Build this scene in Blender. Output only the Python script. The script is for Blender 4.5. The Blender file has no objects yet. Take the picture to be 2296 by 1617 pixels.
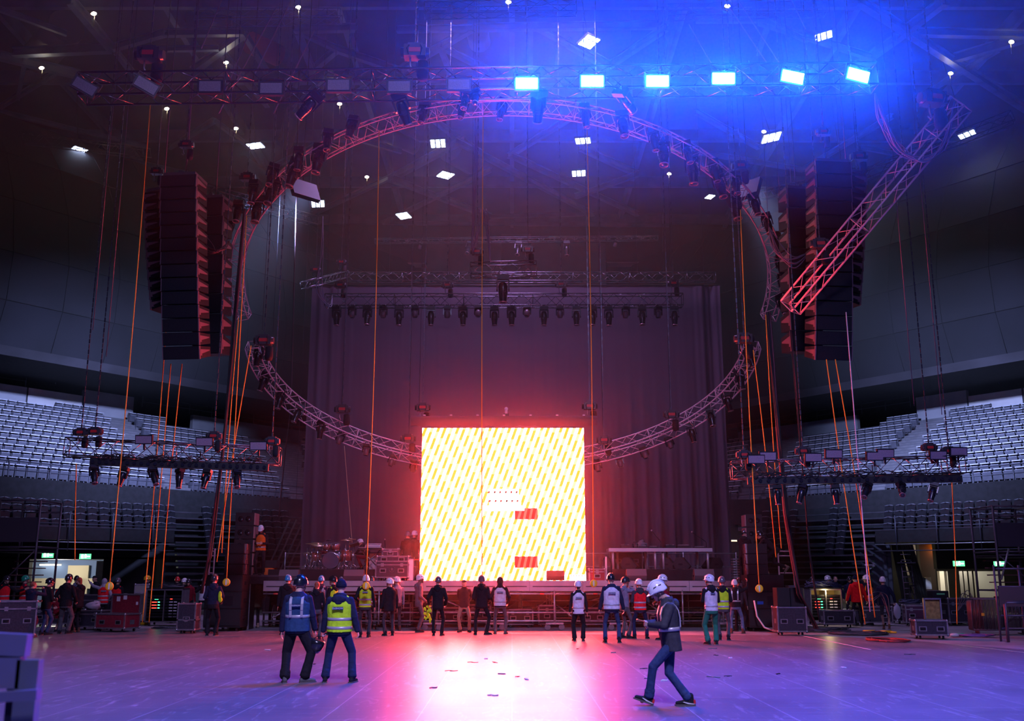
import bpy, bmesh, math, random
from mathutils import Vector, Matrix
random.seed(7)
SC = bpy.context.scene
COL = SC.collection
R = math.radians
# ------------------------------------------------------------------ camera
F = 35/36*2296.0
TILT = R(12.21)
CT, ST = math.cos(TILT), math.sin(TILT)
HAZE_HIGH = .0046; BLUE_E = 3500; HOUSE_E = 22; SCR_E = 64.0
CAM = Vector((0, 0, 1.8))
cd = bpy.data.cameras.new('camera'); cd.lens = 35; cd.sensor_width = 36; cd.clip_end = 400
cd.dof.use_dof = True; cd.dof.focus_distance = 30; cd.dof.aperture_fstop = 2.4
cam = bpy.data.objects.new('camera', cd); COL.objects.link(cam)
cam.location = CAM; cam.rotation_euler = (R(90)+TILT, 0, 0)
SC.camera = cam
def ray(x, y):
    u = (x-1148)/F; v = (808.5-y)/F
    return Vector((u, CT - v*ST, ST + v*CT))
def at(x, y, Y):
    d = ray(x, y); return CAM + d*(Y/d.y)
def atz(x, y, z):
    d = ray(x, y); return CAM + d*((z-1.8)/d.z)
def G(x, y): return atz(x, y, 0.0)
def proj(p):
    q = Vector(p)-CAM; dep = q.y*CT + q.z*ST
    return 1148+F*q.x/dep, 808.5 - F*(q.z*CT - q.y*ST)/dep
# ------------------------------------------------------------------ world, view
SC.view_settings.view_transform = 'Standard'; SC.view_settings.look = 'None'
SC.view_settings.gamma = 1; SC.view_settings.use_curve_mapping = False
SC.view_settings.exposure = 0.42
w = bpy.data.worlds.new('world'); SC.world = w; w.use_nodes = True
w.node_tree.nodes['Background'].inputs[0].default_value = (.006, .006, .02, 1)
w.node_tree.nodes['Background'].inputs[1].default_value = 1.0
cy = SC.cycles
cy.adaptive_threshold = .03; cy.max_bounces = 2; cy.diffuse_bounces = 1; cy.glossy_bounces = 2; cy.transmission_bounces = 2; cy.volume_bounces = 0
cy.transparent_max_bounces = 6; cy.sample_clamp_indirect = 3.0; cy.sample_clamp_direct = 0.0
cy.caustics_reflective = False; cy.caustics_refractive = False
# ------------------------------------------------------------------ added fill lights (area lamps with no visible source)
def area_lamp(name, loc, target, power, color, sx, sy, spread=180):
    l = bpy.data.lights.new(name, 'AREA'); l.shape = 'RECTANGLE'; l.size = sx; l.size_y = sy
    l.energy = power; l.color = color; l.spread = R(spread)
    o = bpy.data.objects.new(name, l); COL.objects.link(o); o.location = loc
    o.rotation_euler = (Vector(target)-Vector(loc)).to_track_quat('-Z', 'Y').to_euler()
    return o
VIO = (.50, .44, 1.0)
area_lamp('fill_front', (3, -6, 26), (0, 22, 0), 1300, VIO, 6, 3, 62)  # unseen fill added behind the camera for people and floor
area_lamp('seat_fill_left', (-8.6, 38.5, 17.2), (-21.5, 51.5, 8.8), 1250, (.37, .47, 1.0), 1.2, .8, 60)  # fill added to brighten the left stand seats
area_lamp('seat_fill_right', (9.7, 38.5, 17.2), (23.5, 51.5, 8.8), 1250, (.37, .47, 1.0), 1.2, .8, 60)  # matching added fill for the right stand seats
area_lamp('backdrop_fill', (0, 42, 27), (0, 47, 8), 1300, (.62, .36, 1.0), 8, 3, 120)  # fill added to lift the backdrop
# ------------------------------------------------------------------ materials
MATS = {}
def mat(name, rgb, rough=.5, metal=0.0, emit=None, noise=0.0, nscale=8.0, bump=0.0, coat=0.0):
    if name in MATS: return MATS[name]
    m = bpy.data.materials.new(name); m.use_nodes = True
    nt = m.node_tree; b = nt.nodes['Principled BSDF']
    b.inputs['Base Color'].default_value = (*rgb, 1); b.inputs['Roughness'].default_value = rough
    b.inputs['Metallic'].default_value = metal
    if coat: b.inputs['Coat Weight'].default_value = coat
    if emit:
        b.inputs['Emission Color'].default_value = (*emit[0], 1); b.inputs['Emission Strength'].default_value = emit[1]
    if noise or bump:
        tc = nt.nodes.new('ShaderNodeTexCoord'); n = nt.nodes.new('ShaderNodeTexNoise')
        n.inputs['Scale'].default_value = nscale; n.inputs['Detail'].default_value = 4
        nt.links.new(tc.outputs['Object'], n.inputs['Vector'])
        if noise:
            r = nt.nodes.new('ShaderNodeValToRGB')
            lo = [c*(1-noise) for c in rgb]; hi = [min(1, c*(1+noise)) for c in rgb]
            r.color_ramp.elements[0].position = .35; r.color_ramp.elements[1].position = .65
            r.color_ramp.elements[0].color = (*lo, 1); r.color_ramp.elements[1].color = (*hi, 1)
            nt.links.new(n.outputs['Fac'], r.inputs[0]); nt.links.new(r.outputs[0], b.inputs['Base Color'])
        if bump:
            bp = nt.nodes.new('ShaderNodeBump'); bp.inputs['Strength'].default_value = bump; bp.inputs['Distance'].default_value = .02
            nt.links.new(n.outputs['Fac'], bp.inputs['Height']); nt.links.new(bp.outputs[0], b.inputs['Normal'])
    MATS[name] = m; return m
def emitter(name, rgb, s):
    if name in MATS: return MATS[name]
    m = bpy.data.materials.new(name); m.use_nodes = True; nt = m.node_tree
    nt.nodes.remove(nt.nodes['Principled BSDF'])
    e = nt.nodes.new('ShaderNodeEmission'); e.inputs[0].default_value = (*rgb, 1); e.inputs[1].default_value = s
    nt.links.new(e.outputs[0], nt.nodes['Material Output'].inputs[0]); MATS[name] = m; return m
def cloth(name, rgb, rough=.85):
    m = mat('cloth_'+name, rgb, rough, 0, None, .12, 14, .6); m.node_tree.nodes['Principled BSDF'].inputs['Specular IOR Level'].default_value = .12; return m
ALU = mat('aluminium_tube', (.20, .195, .21), .25, .85, None, .12, 3)
ALUD = mat('black_truss_metal', (.05, .05, .06), .35, .7)
STEEL = mat('galvanised_steel', (.36, .36, .39), .38, .7, None, .2, 6)
BLK = mat('black_painted', (.010, .010, .012), .45, 0, None, .3, 6)
BLKG = mat('black_gloss_plastic', (.014, .014, .017), .25, 0)
BLKM = mat('black_matt', (.012, .011, .014), .85, 0, None, .3, 4)
RUB = mat('rubber', (.02, .02, .02), .8)
GRIL = mat('speaker_grille', (.014, .014, .017), .6, .3, None, .35, 60)
PLYB = mat('case_laminate_black', (.035, .03, .045), .42, 0, None, .3, 20)
PLYR = mat('case_laminate_maroon', (.22, .02, .035), .4, 0, None, .2, 20)
EDGE = mat('case_aluminium_edge', (.40, .40, .43), .3, .8, None, .15, 8)
CHAINM = mat('chain_steel', (.10, .10, .12), .35, .7)
ORG = mat('orange_rope', (1.0, .42, .03), .7)
YEL = mat('yellow_plastic', (1.0, .55, .02), .5)
WHT = mat('white_plastic', (.75, .75, .77), .35)
BLUEC = mat('blue_connector', (.02, .12, .6), .4)
REDM = mat('red_paint', (.6, .03, .03), .35)
GLASSD = mat('dark_lens_glass', (.02, .02, .03), .08, 0, None, coat=1.0)
# ------------------------------------------------------------------ mesh builder
class MB:
    def __init__(s): s.v = []; s.f = []; s.m = []; s.sm = []; s.cur = 0; s.mats = []
    def use(s, m):
        if m not in s.mats: s.mats.append(m)
        s.cur = s.mats.index(m); return s
    def add(s, vs, fs, smooth=False):
        o = len(s.v); s.v.extend([tuple(p) for p in vs])
        for f in fs: s.f.append([i+o for i in f]); s.m.append(s.cur); s.sm.append(smooth)
        return s
    def box(s, c, d, rot=None):
        hx, hy, hz = d[0]/2, d[1]/2, d[2]/2; c = Vector(c)
        vs = [Vector((x, y, z)) for x in (-hx, hx) for y in (-hy, hy) for z in (-hz, hz)]
        if rot is not None: vs = [rot @ p for p in vs]
        return s.add([p+c for p in vs], [(0,1,3,2),(4,6,7,5),(0,4,5,1),(2,3,7,6),(0,2,6,4),(1,5,7,3)])
    def bb(s, x0, x1, y0, y1, z0, z1): return s.box(((x0+x1)/2, (y0+y1)/2, (z0+z1)/2), (x1-x0, y1-y0, z1-z0))
    def ring(s, c, ax, ay, n): return [c + ax*math.cos(2*math.pi*i/n) + ay*math.sin(2*math.pi*i/n) for i in range(n)]
    def loft(s, rings, cap=True, smooth=True):
        n = len(rings[0]); vs = [p for r in rings for p in r]; fs = []
        for k in range(len(rings)-1):
            for i in range(n):
                j = (i+1) % n; fs.append((k*n+i, k*n+j, (k+1)*n+j, (k+1)*n+i))
        o = len(s.v); s.add(vs, fs, smooth)
        if cap:
            b = o+(len(rings)-1)*n
            for f in ([o+i for i in range(n-1, -1, -1)], [b+i for i in range(n)]): s.f.append(f); s.m.append(s.cur); s.sm.append(False)
        return s
    def cyl(s, a, b, r0, r1=None, n=8, cap=True):
        a, b = Vector(a), Vector(b); r1 = r0 if r1 is None else r1
        ax, ay = frame(b-a)
        return s.loft([s.ring(a, ax*r0, ay*r0, n), s.ring(b, ax*r1, ay*r1, n)], cap)
    def cap(s, a, b, r0, r1=None, n=10):
        """tapered capsule"""
        a, b = Vector(a), Vector(b); r1 = r0 if r1 is None else r1
        d = b-a; L = d.length; t = d/L if L > 1e-6 else Vector((0, 0, 1)); ax, ay = frame(t)
        rs = []
        for q in (-80, -50, -20): rs.append((a + t*r0*math.sin(R(q)), r0*math.cos(R(q))))
        for q in (20, 50, 80): rs.append((b + t*r1*math.sin(R(q)), r1*math.cos(R(q))))
        return s.loft([s.ring(c, ax*r, ay*r, n) for c, r in rs])
    def ell(s, c, rx, ry, rz, rot=None, n=12, z0=-90, z1=90):
        c = Vector(c); rs = []; st = 7
        for k in range(st+1):
            q = R(z0+(z1-z0)*k/st); q = max(min(q, R(88)), R(-88))
            pts = [Vector((rx*math.cos(q)*math.cos(2*math.pi*i/n), ry*math.cos(q)*math.sin(2*math.pi*i/n), rz*math.sin(q))) for i in range(n)]
            if rot is not None: pts = [rot @ p for p in pts]
            rs.append([p+c for p in pts])
        return s.loft(rs)
    def lathe(s, prof, c=(0,0,0), rot=None, n=14):
        c = Vector(c); rs = []
        for r, z in prof:
            pts = [Vector((r*math.cos(2*math.pi*i/n), r*math.sin(2*math.pi*i/n), z)) for i in range(n)]
            if rot is not None: pts = [rot @ p for p in pts]
            rs.append([p+c for p in pts])
        return s.loft(rs)
    def tube(s, pts, r, n=6):
        pts = [Vector(p) for p in pts]; rs = []
        for i, p in enumerate(pts):
            t = pts[min(i+1, len(pts)-1)] - pts[max(i-1, 0)]
            ax, ay = frame(t); rs.append(s.ring(p, ax*r, ay*r, n))
        return s.loft(rs)
    def prism(s, poly, a, b, f):
        """poly of 2d points, extruded from a to b; f maps (u,v,w) to 3d"""
        n = len(poly); vs = [f(u, v, a) for u, v in poly]+[f(u, v, b) for u, v in poly]
        fs = [tuple(range(n-1, -1, -1)), tuple(range(n, 2*n))]+[(i, (i+1) % n, n+(i+1) % n, n+i) for i in range(n)]
        return s.add(vs, fs)
    def build(s, name, m=None, parent=None, loc=None):
        me = bpy.data.meshes.new(name); me.from_pydata(s.v, [], s.f)
        if s.mats:
            for q in s.mats: me.materials.append(q)
            me.polygons.foreach_set('material_index', s.m)
        elif m is not None: me.materials.append(m)
        me.polygons.foreach_set('use_smooth', s.sm); me.update()
        bm = bmesh.new(); bm.from_mesh(me); bmesh.ops.recalc_face_normals(bm, faces=bm.faces); bm.to_mesh(me); bm.free()
        o = bpy.data.objects.new(name, me); COL.objects.link(o)
        if parent is not None: o.parent = parent
        if loc is not None: o.location = loc
        return o
def frame(t):
    t = Vector(t)
    if t.length < 1e-9: t = Vector((0, 0, 1))
    t = t.normalized(); up = Vector((0, 0, 1)) if abs(t.z) < .95 else Vector((1, 0, 0))
    ax = t.cross(up).normalized(); return ax, ax.cross(t).normalized()
LONG = []
def tag(o, label=None, cat=None, group=None, kind=None):
    if label and label != 'x' and not 4 <= len(label.split()) <= 16: LONG.append(label)
    if label: o['label'] = label
    if cat: o['category'] = cat
    if group: o['group'] = group
    if kind: o['kind'] = kind
    return o
def thing(name, label, cat, loc=(0,0,0), rz=0, group=None, kind=None):
    o = bpy.data.objects.new(name, None); COL.objects.link(o); o.location = loc; o.rotation_euler = (0, 0, rz)
    o.empty_display_size = .1
    return tag(o, label, cat, group, kind)
def dup(root, loc=None, rot=None, label=None, group=None, scale=None, cat=None):
    def cp(o, par):
        c = o.copy(); COL.objects.link(c); c.parent = par
        for ch in [x for x in KIDS.get(o.name, [])]: cp(ch, c)
        return c
    if root.name not in KIDS: index(root)
    c = cp(root, None)
    if loc is not None: c.location = loc
    if rot is not None: c.rotation_euler = rot
    if scale is not None: c.scale = (scale,)*3 if not hasattr(scale, '__len__') else scale
    tag(c, label, None, group)
    if cat: c['category'] = cat
    return c
KIDS = {}
def index(root):
    ch = [o for o in bpy.data.objects if o.parent == root]
    KIDS[root.name] = ch
    for c in ch: index(c)
def struct(o): o['kind'] = 'structure'; return o
def lerp(a, b, t): return a+(b-a)*t
def ORD(i): return ['first','second','third','fourth','fifth','sixth','seventh','eighth','ninth','tenth','eleventh','twelfth','thirteenth','fourteenth','fifteenth','sixteenth','seventeenth','eighteenth','nineteenth','twentieth','twenty-first','twenty-second','twenty-third','twenty-fourth'][i]

_tc = bpy.data.curves.new('badge_text', 'FONT'); _tc.body = 'DUSHOW'; _tc.size = .045; _tc.align_x = 'CENTER'; _tc.align_y = 'CENTER'; _tc.extrude = .001
_to = bpy.data.objects.new('badge_text', _tc); COL.objects.link(_to); bpy.context.view_layer.update()
TEXTME = bpy.data.meshes.new_from_object(_to.evaluated_get(bpy.context.evaluated_depsgraph_get())); bpy.data.objects.remove(_to)
TEXTME.materials.clear(); TEXTME.materials.append(mat('badge_lettering', (.75, .8, .9), .5))

SATIN = mat('satin_aluminium_leg', (.62, .56, .58), .42, .45)
# ------------------------------------------------------------------ floor
def floor_material():
    m = bpy.data.materials.new('vinyl_show_floor'); m.use_nodes = True; nt = m.node_tree; L = nt.links.new
    b = nt.nodes['Principled BSDF']; tc = nt.nodes.new('ShaderNodeTexCoord')
    def mp(sx, sy, rz=0):
        q = nt.nodes.new('ShaderNodeMapping'); q.inputs['Scale'].default_value = (sx, sy, 1); q.inputs['Rotation'].default_value = (0, 0, rz)
        L(tc.outputs['Object'], q.inputs['Vector']); return q
    n1 = nt.nodes.new('ShaderNodeTexNoise'); n1.inputs['Scale'].default_value = .5; n1.inputs['Detail'].default_value = 6; L(mp(1, 1).outputs[0], n1.inputs['Vector'])
    n2 = nt.nodes.new('ShaderNodeTexNoise'); n2.inputs['Scale'].default_value = 3; n2.inputs['Detail'].default_value = 8; L(mp(.25, 3, .5).outputs[0], n2.inputs['Vector'])
    n3 = nt.nodes.new('ShaderNodeTexNoise'); n3.inputs['Scale'].default_value = 2.2; n3.inputs['Detail'].default_value = 10; n3.inputs['Distortion'].default_value = 1.6; L(mp(2.4, .5, -.4).outputs[0], n3.inputs['Vector'])
    br = nt.nodes.new('ShaderNodeTexBrick'); br.inputs['Scale'].default_value = 1; br.inputs['Mortar Size'].default_value = .007
    br.inputs['Brick Width'].default_value = 2.44; br.inputs['Row Height'].default_value = 1.22
    L(mp(1, 1, R(90)).outputs[0], br.inputs['Vector'])
    br.inputs['Color1'].default_value = (.9, .9, .9, 1); br.inputs['Color2'].default_value = (1, 1, 1, 1); br.inputs['Mortar'].default_value = (2.4, 2.3, 2.3, 1)
    r = nt.nodes.new('ShaderNodeValToRGB'); r.color_ramp.elements[0].position = .3; r.color_ramp.elements[1].position = .75
    r.color_ramp.elements[0].color = (.13, .115, .14, 1); r.color_ramp.elements[1].color = (.24, .21, .25, 1)
    ad = nt.nodes.new('ShaderNodeMath'); ad.operation = 'ADD'; h = nt.nodes.new('ShaderNodeMath'); h.operation = 'MULTIPLY'; h.inputs[1].default_value = .5
    L(n1.outputs['Fac'], ad.inputs[0]); L(n2.outputs['Fac'], ad.inputs[1]); L(ad.outputs[0], h.inputs[0]); L(h.outputs[0], r.inputs[0])
    # pale scuffs
    sc = nt.nodes.new('ShaderNodeValToRGB'); sc.color_ramp.elements[0].position = .58; sc.color_ramp.elements[1].position = .74
    sc.color_ramp.elements[0].color = (0, 0, 0, 1); sc.color_ramp.elements[1].color = (.22, .19, .21, 1)
    L(n3.outputs['Fac'], sc.inputs[0])
    mx = nt.nodes.new('ShaderNodeMix'); mx.data_type = 'RGBA'; mx.blend_type = 'MULTIPLY'; mx.inputs[0].default_value = 1
    L(r.outputs[0], mx.inputs[6]); L(br.outputs['Color'], mx.inputs[7])
    m2 = nt.nodes.new('ShaderNodeMix'); m2.data_type = 'RGBA'; m2.blend_type = 'ADD'; m2.inputs[0].default_value = 1
    L(mx.outputs[2], m2.inputs[6]); L(sc.outputs[0], m2.inputs[7]); L(m2.outputs[2], b.inputs['Base Color'])
    ro = nt.nodes.new('ShaderNodeMapRange'); ro.inputs[3].default_value = .26; ro.inputs[4].default_value = .42
    L(h.outputs[0], ro.inputs[0]); L(ro.outputs[0], b.inputs['Roughness'])
    bp = nt.nodes.new('ShaderNodeBump'); bp.inputs['Strength'].default_value = .25; bp.inputs['Distance'].default_value = .01
    L(n2.outputs['Fac'], bp.inputs['Height']); L(bp.outputs[0], b.inputs['Normal'])
    b.inputs['Specular IOR Level'].default_value = .5
    return m
struct(MB().bb(-45, 47, -12, 90, -.3, -.012).build('floor', mat('concrete_floor', (.30, .29, .32), .55, 0, None, .2, .8)))
edge = [G(-60, 1398), G(300, 1408), G(560, 1414), G(1000, 1420), G(1500, 1424), G(1800, 1424), G(2040, 1436), G(2360, 1462)]
pf = [(-16, -8)]+[(p.x, p.y) for p in edge]+[(17, -8)]
tag(MB().prism(pf, -.010, 0.0, lambda u, v, q: (u, v, q)).build('vinyl_dance_floor', floor_material()),
    'dark glossy scuffed show floor laid in front of the stage', 'floor covering')
# ------------------------------------------------------------------ shell
DARKW = mat('dark_wall', (.022, .02, .03), .8, 0, None, .25, .7)
ROOFM = mat('dark_roof_deck', (.03, .03, .045), .85, 0, None, .5, .25)
struct(MB().bb(-50, 52, -12, 95, 31.5, 31.9).build('ceiling', ROOFM))
struct(MB().bb(-50, 52, 80, 80.4, -.3, 31.5).build('wall_back', DARKW))
struct(MB().bb(-50, -49.6, -12, 80, -.3, 31.5).build('wall_left', DARKW))
struct(MB().bb(51.6, 52, -12, 80, -.3, 31.5).build('wall_right', DARKW))
# pale acoustic panels high on the back wall
PANEL = mat('pale_wall_panel', (.34, .32, .33), .8, 0, None, .12, .6)
for i, (x0, x1) in enumerate(((958, 1124), (1191, 1360))):
    a = at(x0, 545, 79); b = at(x1, 660, 79)
    struct(MB().bb(a.x, b.x, 79, 79.9, b.z, a.z).build('trim_%d' % (i+1), PANEL))
a = at(1124, 525, 78.8); b = at(1191, 660, 78.8)
struct(MB().bb(a.x, b.x, 78.8, 79.9, b.z, a.z).build('trim_3', mat('ribbed_wall_panel', (.10, .09, .10), .8)))
for i, (x0, y0, x1, y1) in enumerate(((360+870-1230+860, 590, 955, 592), (1360, 588, 1500, 590))):
    a = at(x0, y0, 79); b = at(x1, y1+1, 79); struct(MB().bb(a.x, b.x, 78.9, 79.9, b.z, a.z).build('trim_%d' % (i+4), PANEL))
# ------------------------------------------------------------------ stands
SEATG = mat('grey_seat_plastic', (.105, .105, .13), .42, 0, None, .12, 5)
SEATE = mat('seat_edge_light_tint', (.55, .55, .6), .35)  # top edges coloured paler to carry the light on the seat tops
CONC = mat('stand_concrete', (.15, .145, .16), .8, 0, None, .15, 2)
TREAD = mat('stair_nosing', (.10, .10, .12), .7)
SEATB = mat('black_seat_plastic', (.015, .015, .02), .35)
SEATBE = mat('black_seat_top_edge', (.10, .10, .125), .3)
def rowdir(t=.0): return Vector((.6, .8, 0))
U = Vector((.6, .8, 0)); N = Vector((-.8, .6, 0))
def rp(k, s, off=0, dz=0): return Vector((-23.7, 46, 7.15)) + U*s + N*(.8*k+off) + Vector((0, 0, .4*k+dz))
def mir(p, sg): return p if sg < 0 else Vector((1.8-p.x, p.y, p.z))
def grey_seat():
    m = MB().use(SEATG)
    m.box((0, .10, .28), (.44, .07, .50), Matrix.Rotation(R(-10), 3, 'X'))       # backrest
    m.box((0, -.03, .22), (.42, .09, .40), Matrix.Rotation(R(8), 3, 'X'))        # folded pan
    m.box((0, .03, -.10), (.06, .10, .24)); m.bb(-.25, -.22, -.05, .16, -.2, .42)
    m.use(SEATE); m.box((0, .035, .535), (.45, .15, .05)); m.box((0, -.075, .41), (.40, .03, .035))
    return m.build('tip_up_seat')
def black_seat():
    m = MB().use(SEATB); m.box((0, .03, .14), (.44, .06, .26)); m.box((0, -.02, .10), (.40, .06, .18))
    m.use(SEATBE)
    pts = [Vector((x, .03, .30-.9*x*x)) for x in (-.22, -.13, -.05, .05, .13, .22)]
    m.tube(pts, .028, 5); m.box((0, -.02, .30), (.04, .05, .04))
    return m.build('bench_seat')
gs = grey_seat(); bs = black_seat(); gs_used = [False]; bs_used = [False]
SEATS = []
def put(proto, used, p, rz, label, group):
    if not used[0]: o = proto; used[0] = True
    else: o = proto.copy(); COL.objects.link(o)
    o.location = p; o.rotation_euler = (0, 0, rz); tag(o, label, 'seat', group); return o
def blk(k, x):
    """which seat block a pixel column (left half) falls in, for row k"""
    t = (k+2)/12.0
    L1 = lerp(363, 216, t); A = lerp(425, 289, t); B = lerp(642, 536, t); C = lerp(692, 676, t)
    if x < L1: return 1 if (k < 10 or x > 121) else 0
    if x < A: return 0
    if x < B:
        if k >= 9 and x > 372: return 0
        return 2
    if x < C: return 0
    return 3
cand = []
for sg in (-1, 1):
    rz = math.atan2(-(.8), -(.6)) if False else 0
    for k in range(-2, 11):
        s = -9.0
        while s < 27:
            p = rp(k, s, .35, -.12); q = mir(p, sg); x, y = proj(q); xl = x if sg < 0 else 2354-x
            b = blk(k, xl)
            if b and -14 < x < 2310 and not (712 < x < 1600):
                cand.append((q.y, sg, k, b, q))
            s += .52
cand.sort(key=lambda c: c[0])
extra = MB()
side = {-1: 'left', 1: 'right'}
RZ = {-1: math.atan2(U.y, U.x), 1: math.atan2(-U.y, U.x)}
BN = {1: 'outer', 2: 'middle', 3: 'inner'}
for i, (_, sg, k, b, q) in enumerate(cand):
    if i < 300:
        put(gs, gs_used, q, RZ[sg], 'folded pale grey seat, %s row, %s block, %s grandstand' % (['bottom', 'second', 'third', 'fourth', 'fifth', 'sixth', 'seventh', 'eighth', 'ninth', 'tenth', 'eleventh', 'twelfth', 'top'][k+2], BN[b], side[sg]),
            'grey seats row %d %s block %s stand' % (k+3, BN[b], side[sg]))
    else:
        rot = Matrix.Rotation(RZ[sg], 3, 'Z'); me = gs.data
        vs = [rot @ v.co + q for v in me.vertices]
        o = len(extra.v); extra.v.extend([tuple(v) for v in vs])
        for f in me.polygons: extra.f.append([j+o for j in f.vertices]); extra.m.append(f.material_index); extra.sm.append(False)
extra.mats = [SEATG, SEATE]
tag(extra.build('tip_up_seat_mass'), 'remaining far rows of folded pale grey seats in both grandstands', 'seat', 'far grandstand seats', 'stuff')
print('grey seats', len(cand))
def line_box(m, a, b, w, h):
    a, b = Vector(a), Vector(b); d = b-a; L = d.length
    rot = d.to_track_quat('X', 'Z').to_matrix(); m.box((a+b)/2, (L, w, h), rot)
WALLG = mat('grey_stand_wall', (.36, .35, .38), .8, 0, None, .1, .8)
WALLW = mat('pale_stand_wall', (.62, .58, .58), .8, 0, None, .1, .8)
FASC = mat('dark_balcony_fascia', (.013, .012, .018), .8, 0, None, .3, .35)
FASL = mat('painted_ledge_light', (.05, .045, .055), .7, 0, None, .3, .5)  # lighter colour stands for the light caught by the ledge
RAIL = mat('dark_rail_metal', (.06, .06, .08), .45, .3)
n_tr = [6]
for sg in (-1, 1):
    # stepped concrete
    m = MB().use(CONC)
    for k in range(-3, 12):
        a = mir(rp(k, -10, 0, -.42), sg); b = mir(rp(k, 30, 0, -.42), sg); n = N if sg < 0 else Vector((.8, .6, 0))
        q = [a-n*.4, b-n*.4, b+n*.4, a+n*.4]
        z0 = -1.2
        m.add(q+[p+Vector((0, 0, z0)) for p in q], [(0,1,2,3), (0,1,5,4), (2,3,7,6)])
    o = m.build('wall_%s_seating_tier' % side[sg]); struct(o)
    # aisle half steps with dark nosings
    for ai, (f0, f1) in enumerate(((lambda t: lerp(363, 216, t), lambda t: lerp(425, 289, t)), (lambda t: lerp(642, 536, t), lambda t: lerp(692, 676, t)))):
        m = MB().use(CONC)
        for kk in range(-6, 22):
            k = kk/2.0; t = (k+2)/12.0; sa = sb = None; s = -9.0
            while s < 29:
                x, y = proj(mir(rp(k, s, .2, -.42), sg)); xl = x if sg < 0 else 2354-x
                if sa is None and xl > f0(t)+2: sa = s
                if xl < f1(t)-2: sb = s
                s += .2
            if sa is None or sb is None or sb <= sa: continue
            a = mir(rp(k, sa, 0, -.34), sg); b = mir(rp(k, sb, 0, -.34), sg)
            m.use(CONC); line_box(m, a, b, .42, .20)
            n = (N if sg < 0 else Vector((.8, .6, 0)))*-.20
            m.use(TREAD); line_box(m, a+n+Vector((0, 0, -.06)), b+n+Vector((0, 0, -.06)), .04, .10)
        tag(m.build('aisle_stairs'), 'stepped %s aisle stairs running up between seat blocks of the %s grandstand' % (('outer', 'inner')[ai], side[sg]), 'stairs')
    # wall behind the top row, with vomitory openings left open, folded pale panels
    def wseg(x0, x1, yt, m_, nm, k=11.6, zt=12.3):
        """wall piece on the line of row k between two pixel columns of the left half"""
        sa = sb = None; s = -12.0
        while s < 30:
            x, y = proj(mir(rp(k, s), sg)); xl = x if sg < 0 else 2354-x
            if sa is None and xl >= x0: sa = s
            if xl <= x1: sb = s
            s += .1
        if sa is None or sb is None: return
        a = mir(rp(k, sa), sg); b = mir(rp(k, sb), sg); a.z = b.z = 0
        m = MB(); n = (N if sg < 0 else Vector((.8, .6, 0)))*.3
        vs = [a+Vector((0, 0, 8.5)), b+Vector((0, 0, 8.5)), b+Vector((0, 0, zt)), a+Vector((0, 0, zt))]
        m.add(vs+[v+n for v in vs], [(0,1,2,3), (4,5,6,7), (0,3,7,4), (1,2,6,5), (2,3,7,6)])
        n_tr[0] += 1; o = m.build('trim_%d' % n_tr[0], m_); struct(o); return a, b
    wseg(-80, 60, 0, WALLG, 'w', zt=12.35)
    wseg(60, 185, 0, WALLW, 'w', zt=12.35)
    wseg(185, 300, 0, WALLG, 'w', zt=12.75)
    wseg(430, 700, 0, WALLG, 'w', zt=12.2)
    # dark recess behind the opening
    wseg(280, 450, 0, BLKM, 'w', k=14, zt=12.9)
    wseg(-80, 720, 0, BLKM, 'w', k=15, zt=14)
    # balcony fascia above
    m = MB().use(FASC)
    def fp(s, z, off=4.0): p = rp(0, s, off); p.z = z; return mir(p, sg)
    prof = [(13.35, 4.0), (15.5, 3.2), (18.0, 3.0), (21.0, 3.6), (24.0, 5.0), (27.5, 8.0)]
    S = [-22, -14, -8, -2, 4, 10, 16, 22, 28, 36]
    bend = lambda s: max(0, -s-4)*.10
    for j in range(len(prof)-1):
        for i in range(len(S)-1):
            (z0, o0), (z1, o1) = prof[j], prof[j+1]
            m.add([fp(S[i], z0, o0+bend(S[i])), fp(S[i+1], z0, o0+bend(S[i+1])), fp(S[i+1], z1, o1+bend(S[i+1])), fp(S[i], z1, o1+bend(S[i]))], [(0,1,2,3)])
    m.use(FASL)
    for i in range(len(S)-1):
        a0, a1 = bend(S[i]), bend(S[i+1])
        m.add([fp(S[i], 12.9, 4.25+a0), fp(S[i+1], 12.9, 4.25+a1), fp(S[i+1], 13.35, 4.0+a1), fp(S[i], 13.35, 4.0+a0)], [(0,1,2,3)])
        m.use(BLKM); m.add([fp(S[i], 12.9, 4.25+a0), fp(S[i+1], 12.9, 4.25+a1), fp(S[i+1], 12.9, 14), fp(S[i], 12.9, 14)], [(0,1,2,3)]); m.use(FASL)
    o = m.build('wall_%s_balcony' % side[sg]); struct(o)
    # panel joints on fascia: thin vertical ribs and horizontal seams
    m = MB().use(BLKM)
    for i in range(-20, 34, 3):
        for j in range(len(prof)-1):
            (z0, o0), (z1, o1) = prof[j], prof[j+1]
            m.tube([fp(i, z0, o0+bend(i)-.02), fp(i, z1, o1+bend(i)-.02)], .014, 4)
    for (z0, o0) in prof[1:-1]:
        m.tube([fp(s, z0, o0+bend(s)-.02) for s in S], .02, 4)
    struct(m.build('trim_%d' % (60+sg)))
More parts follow.
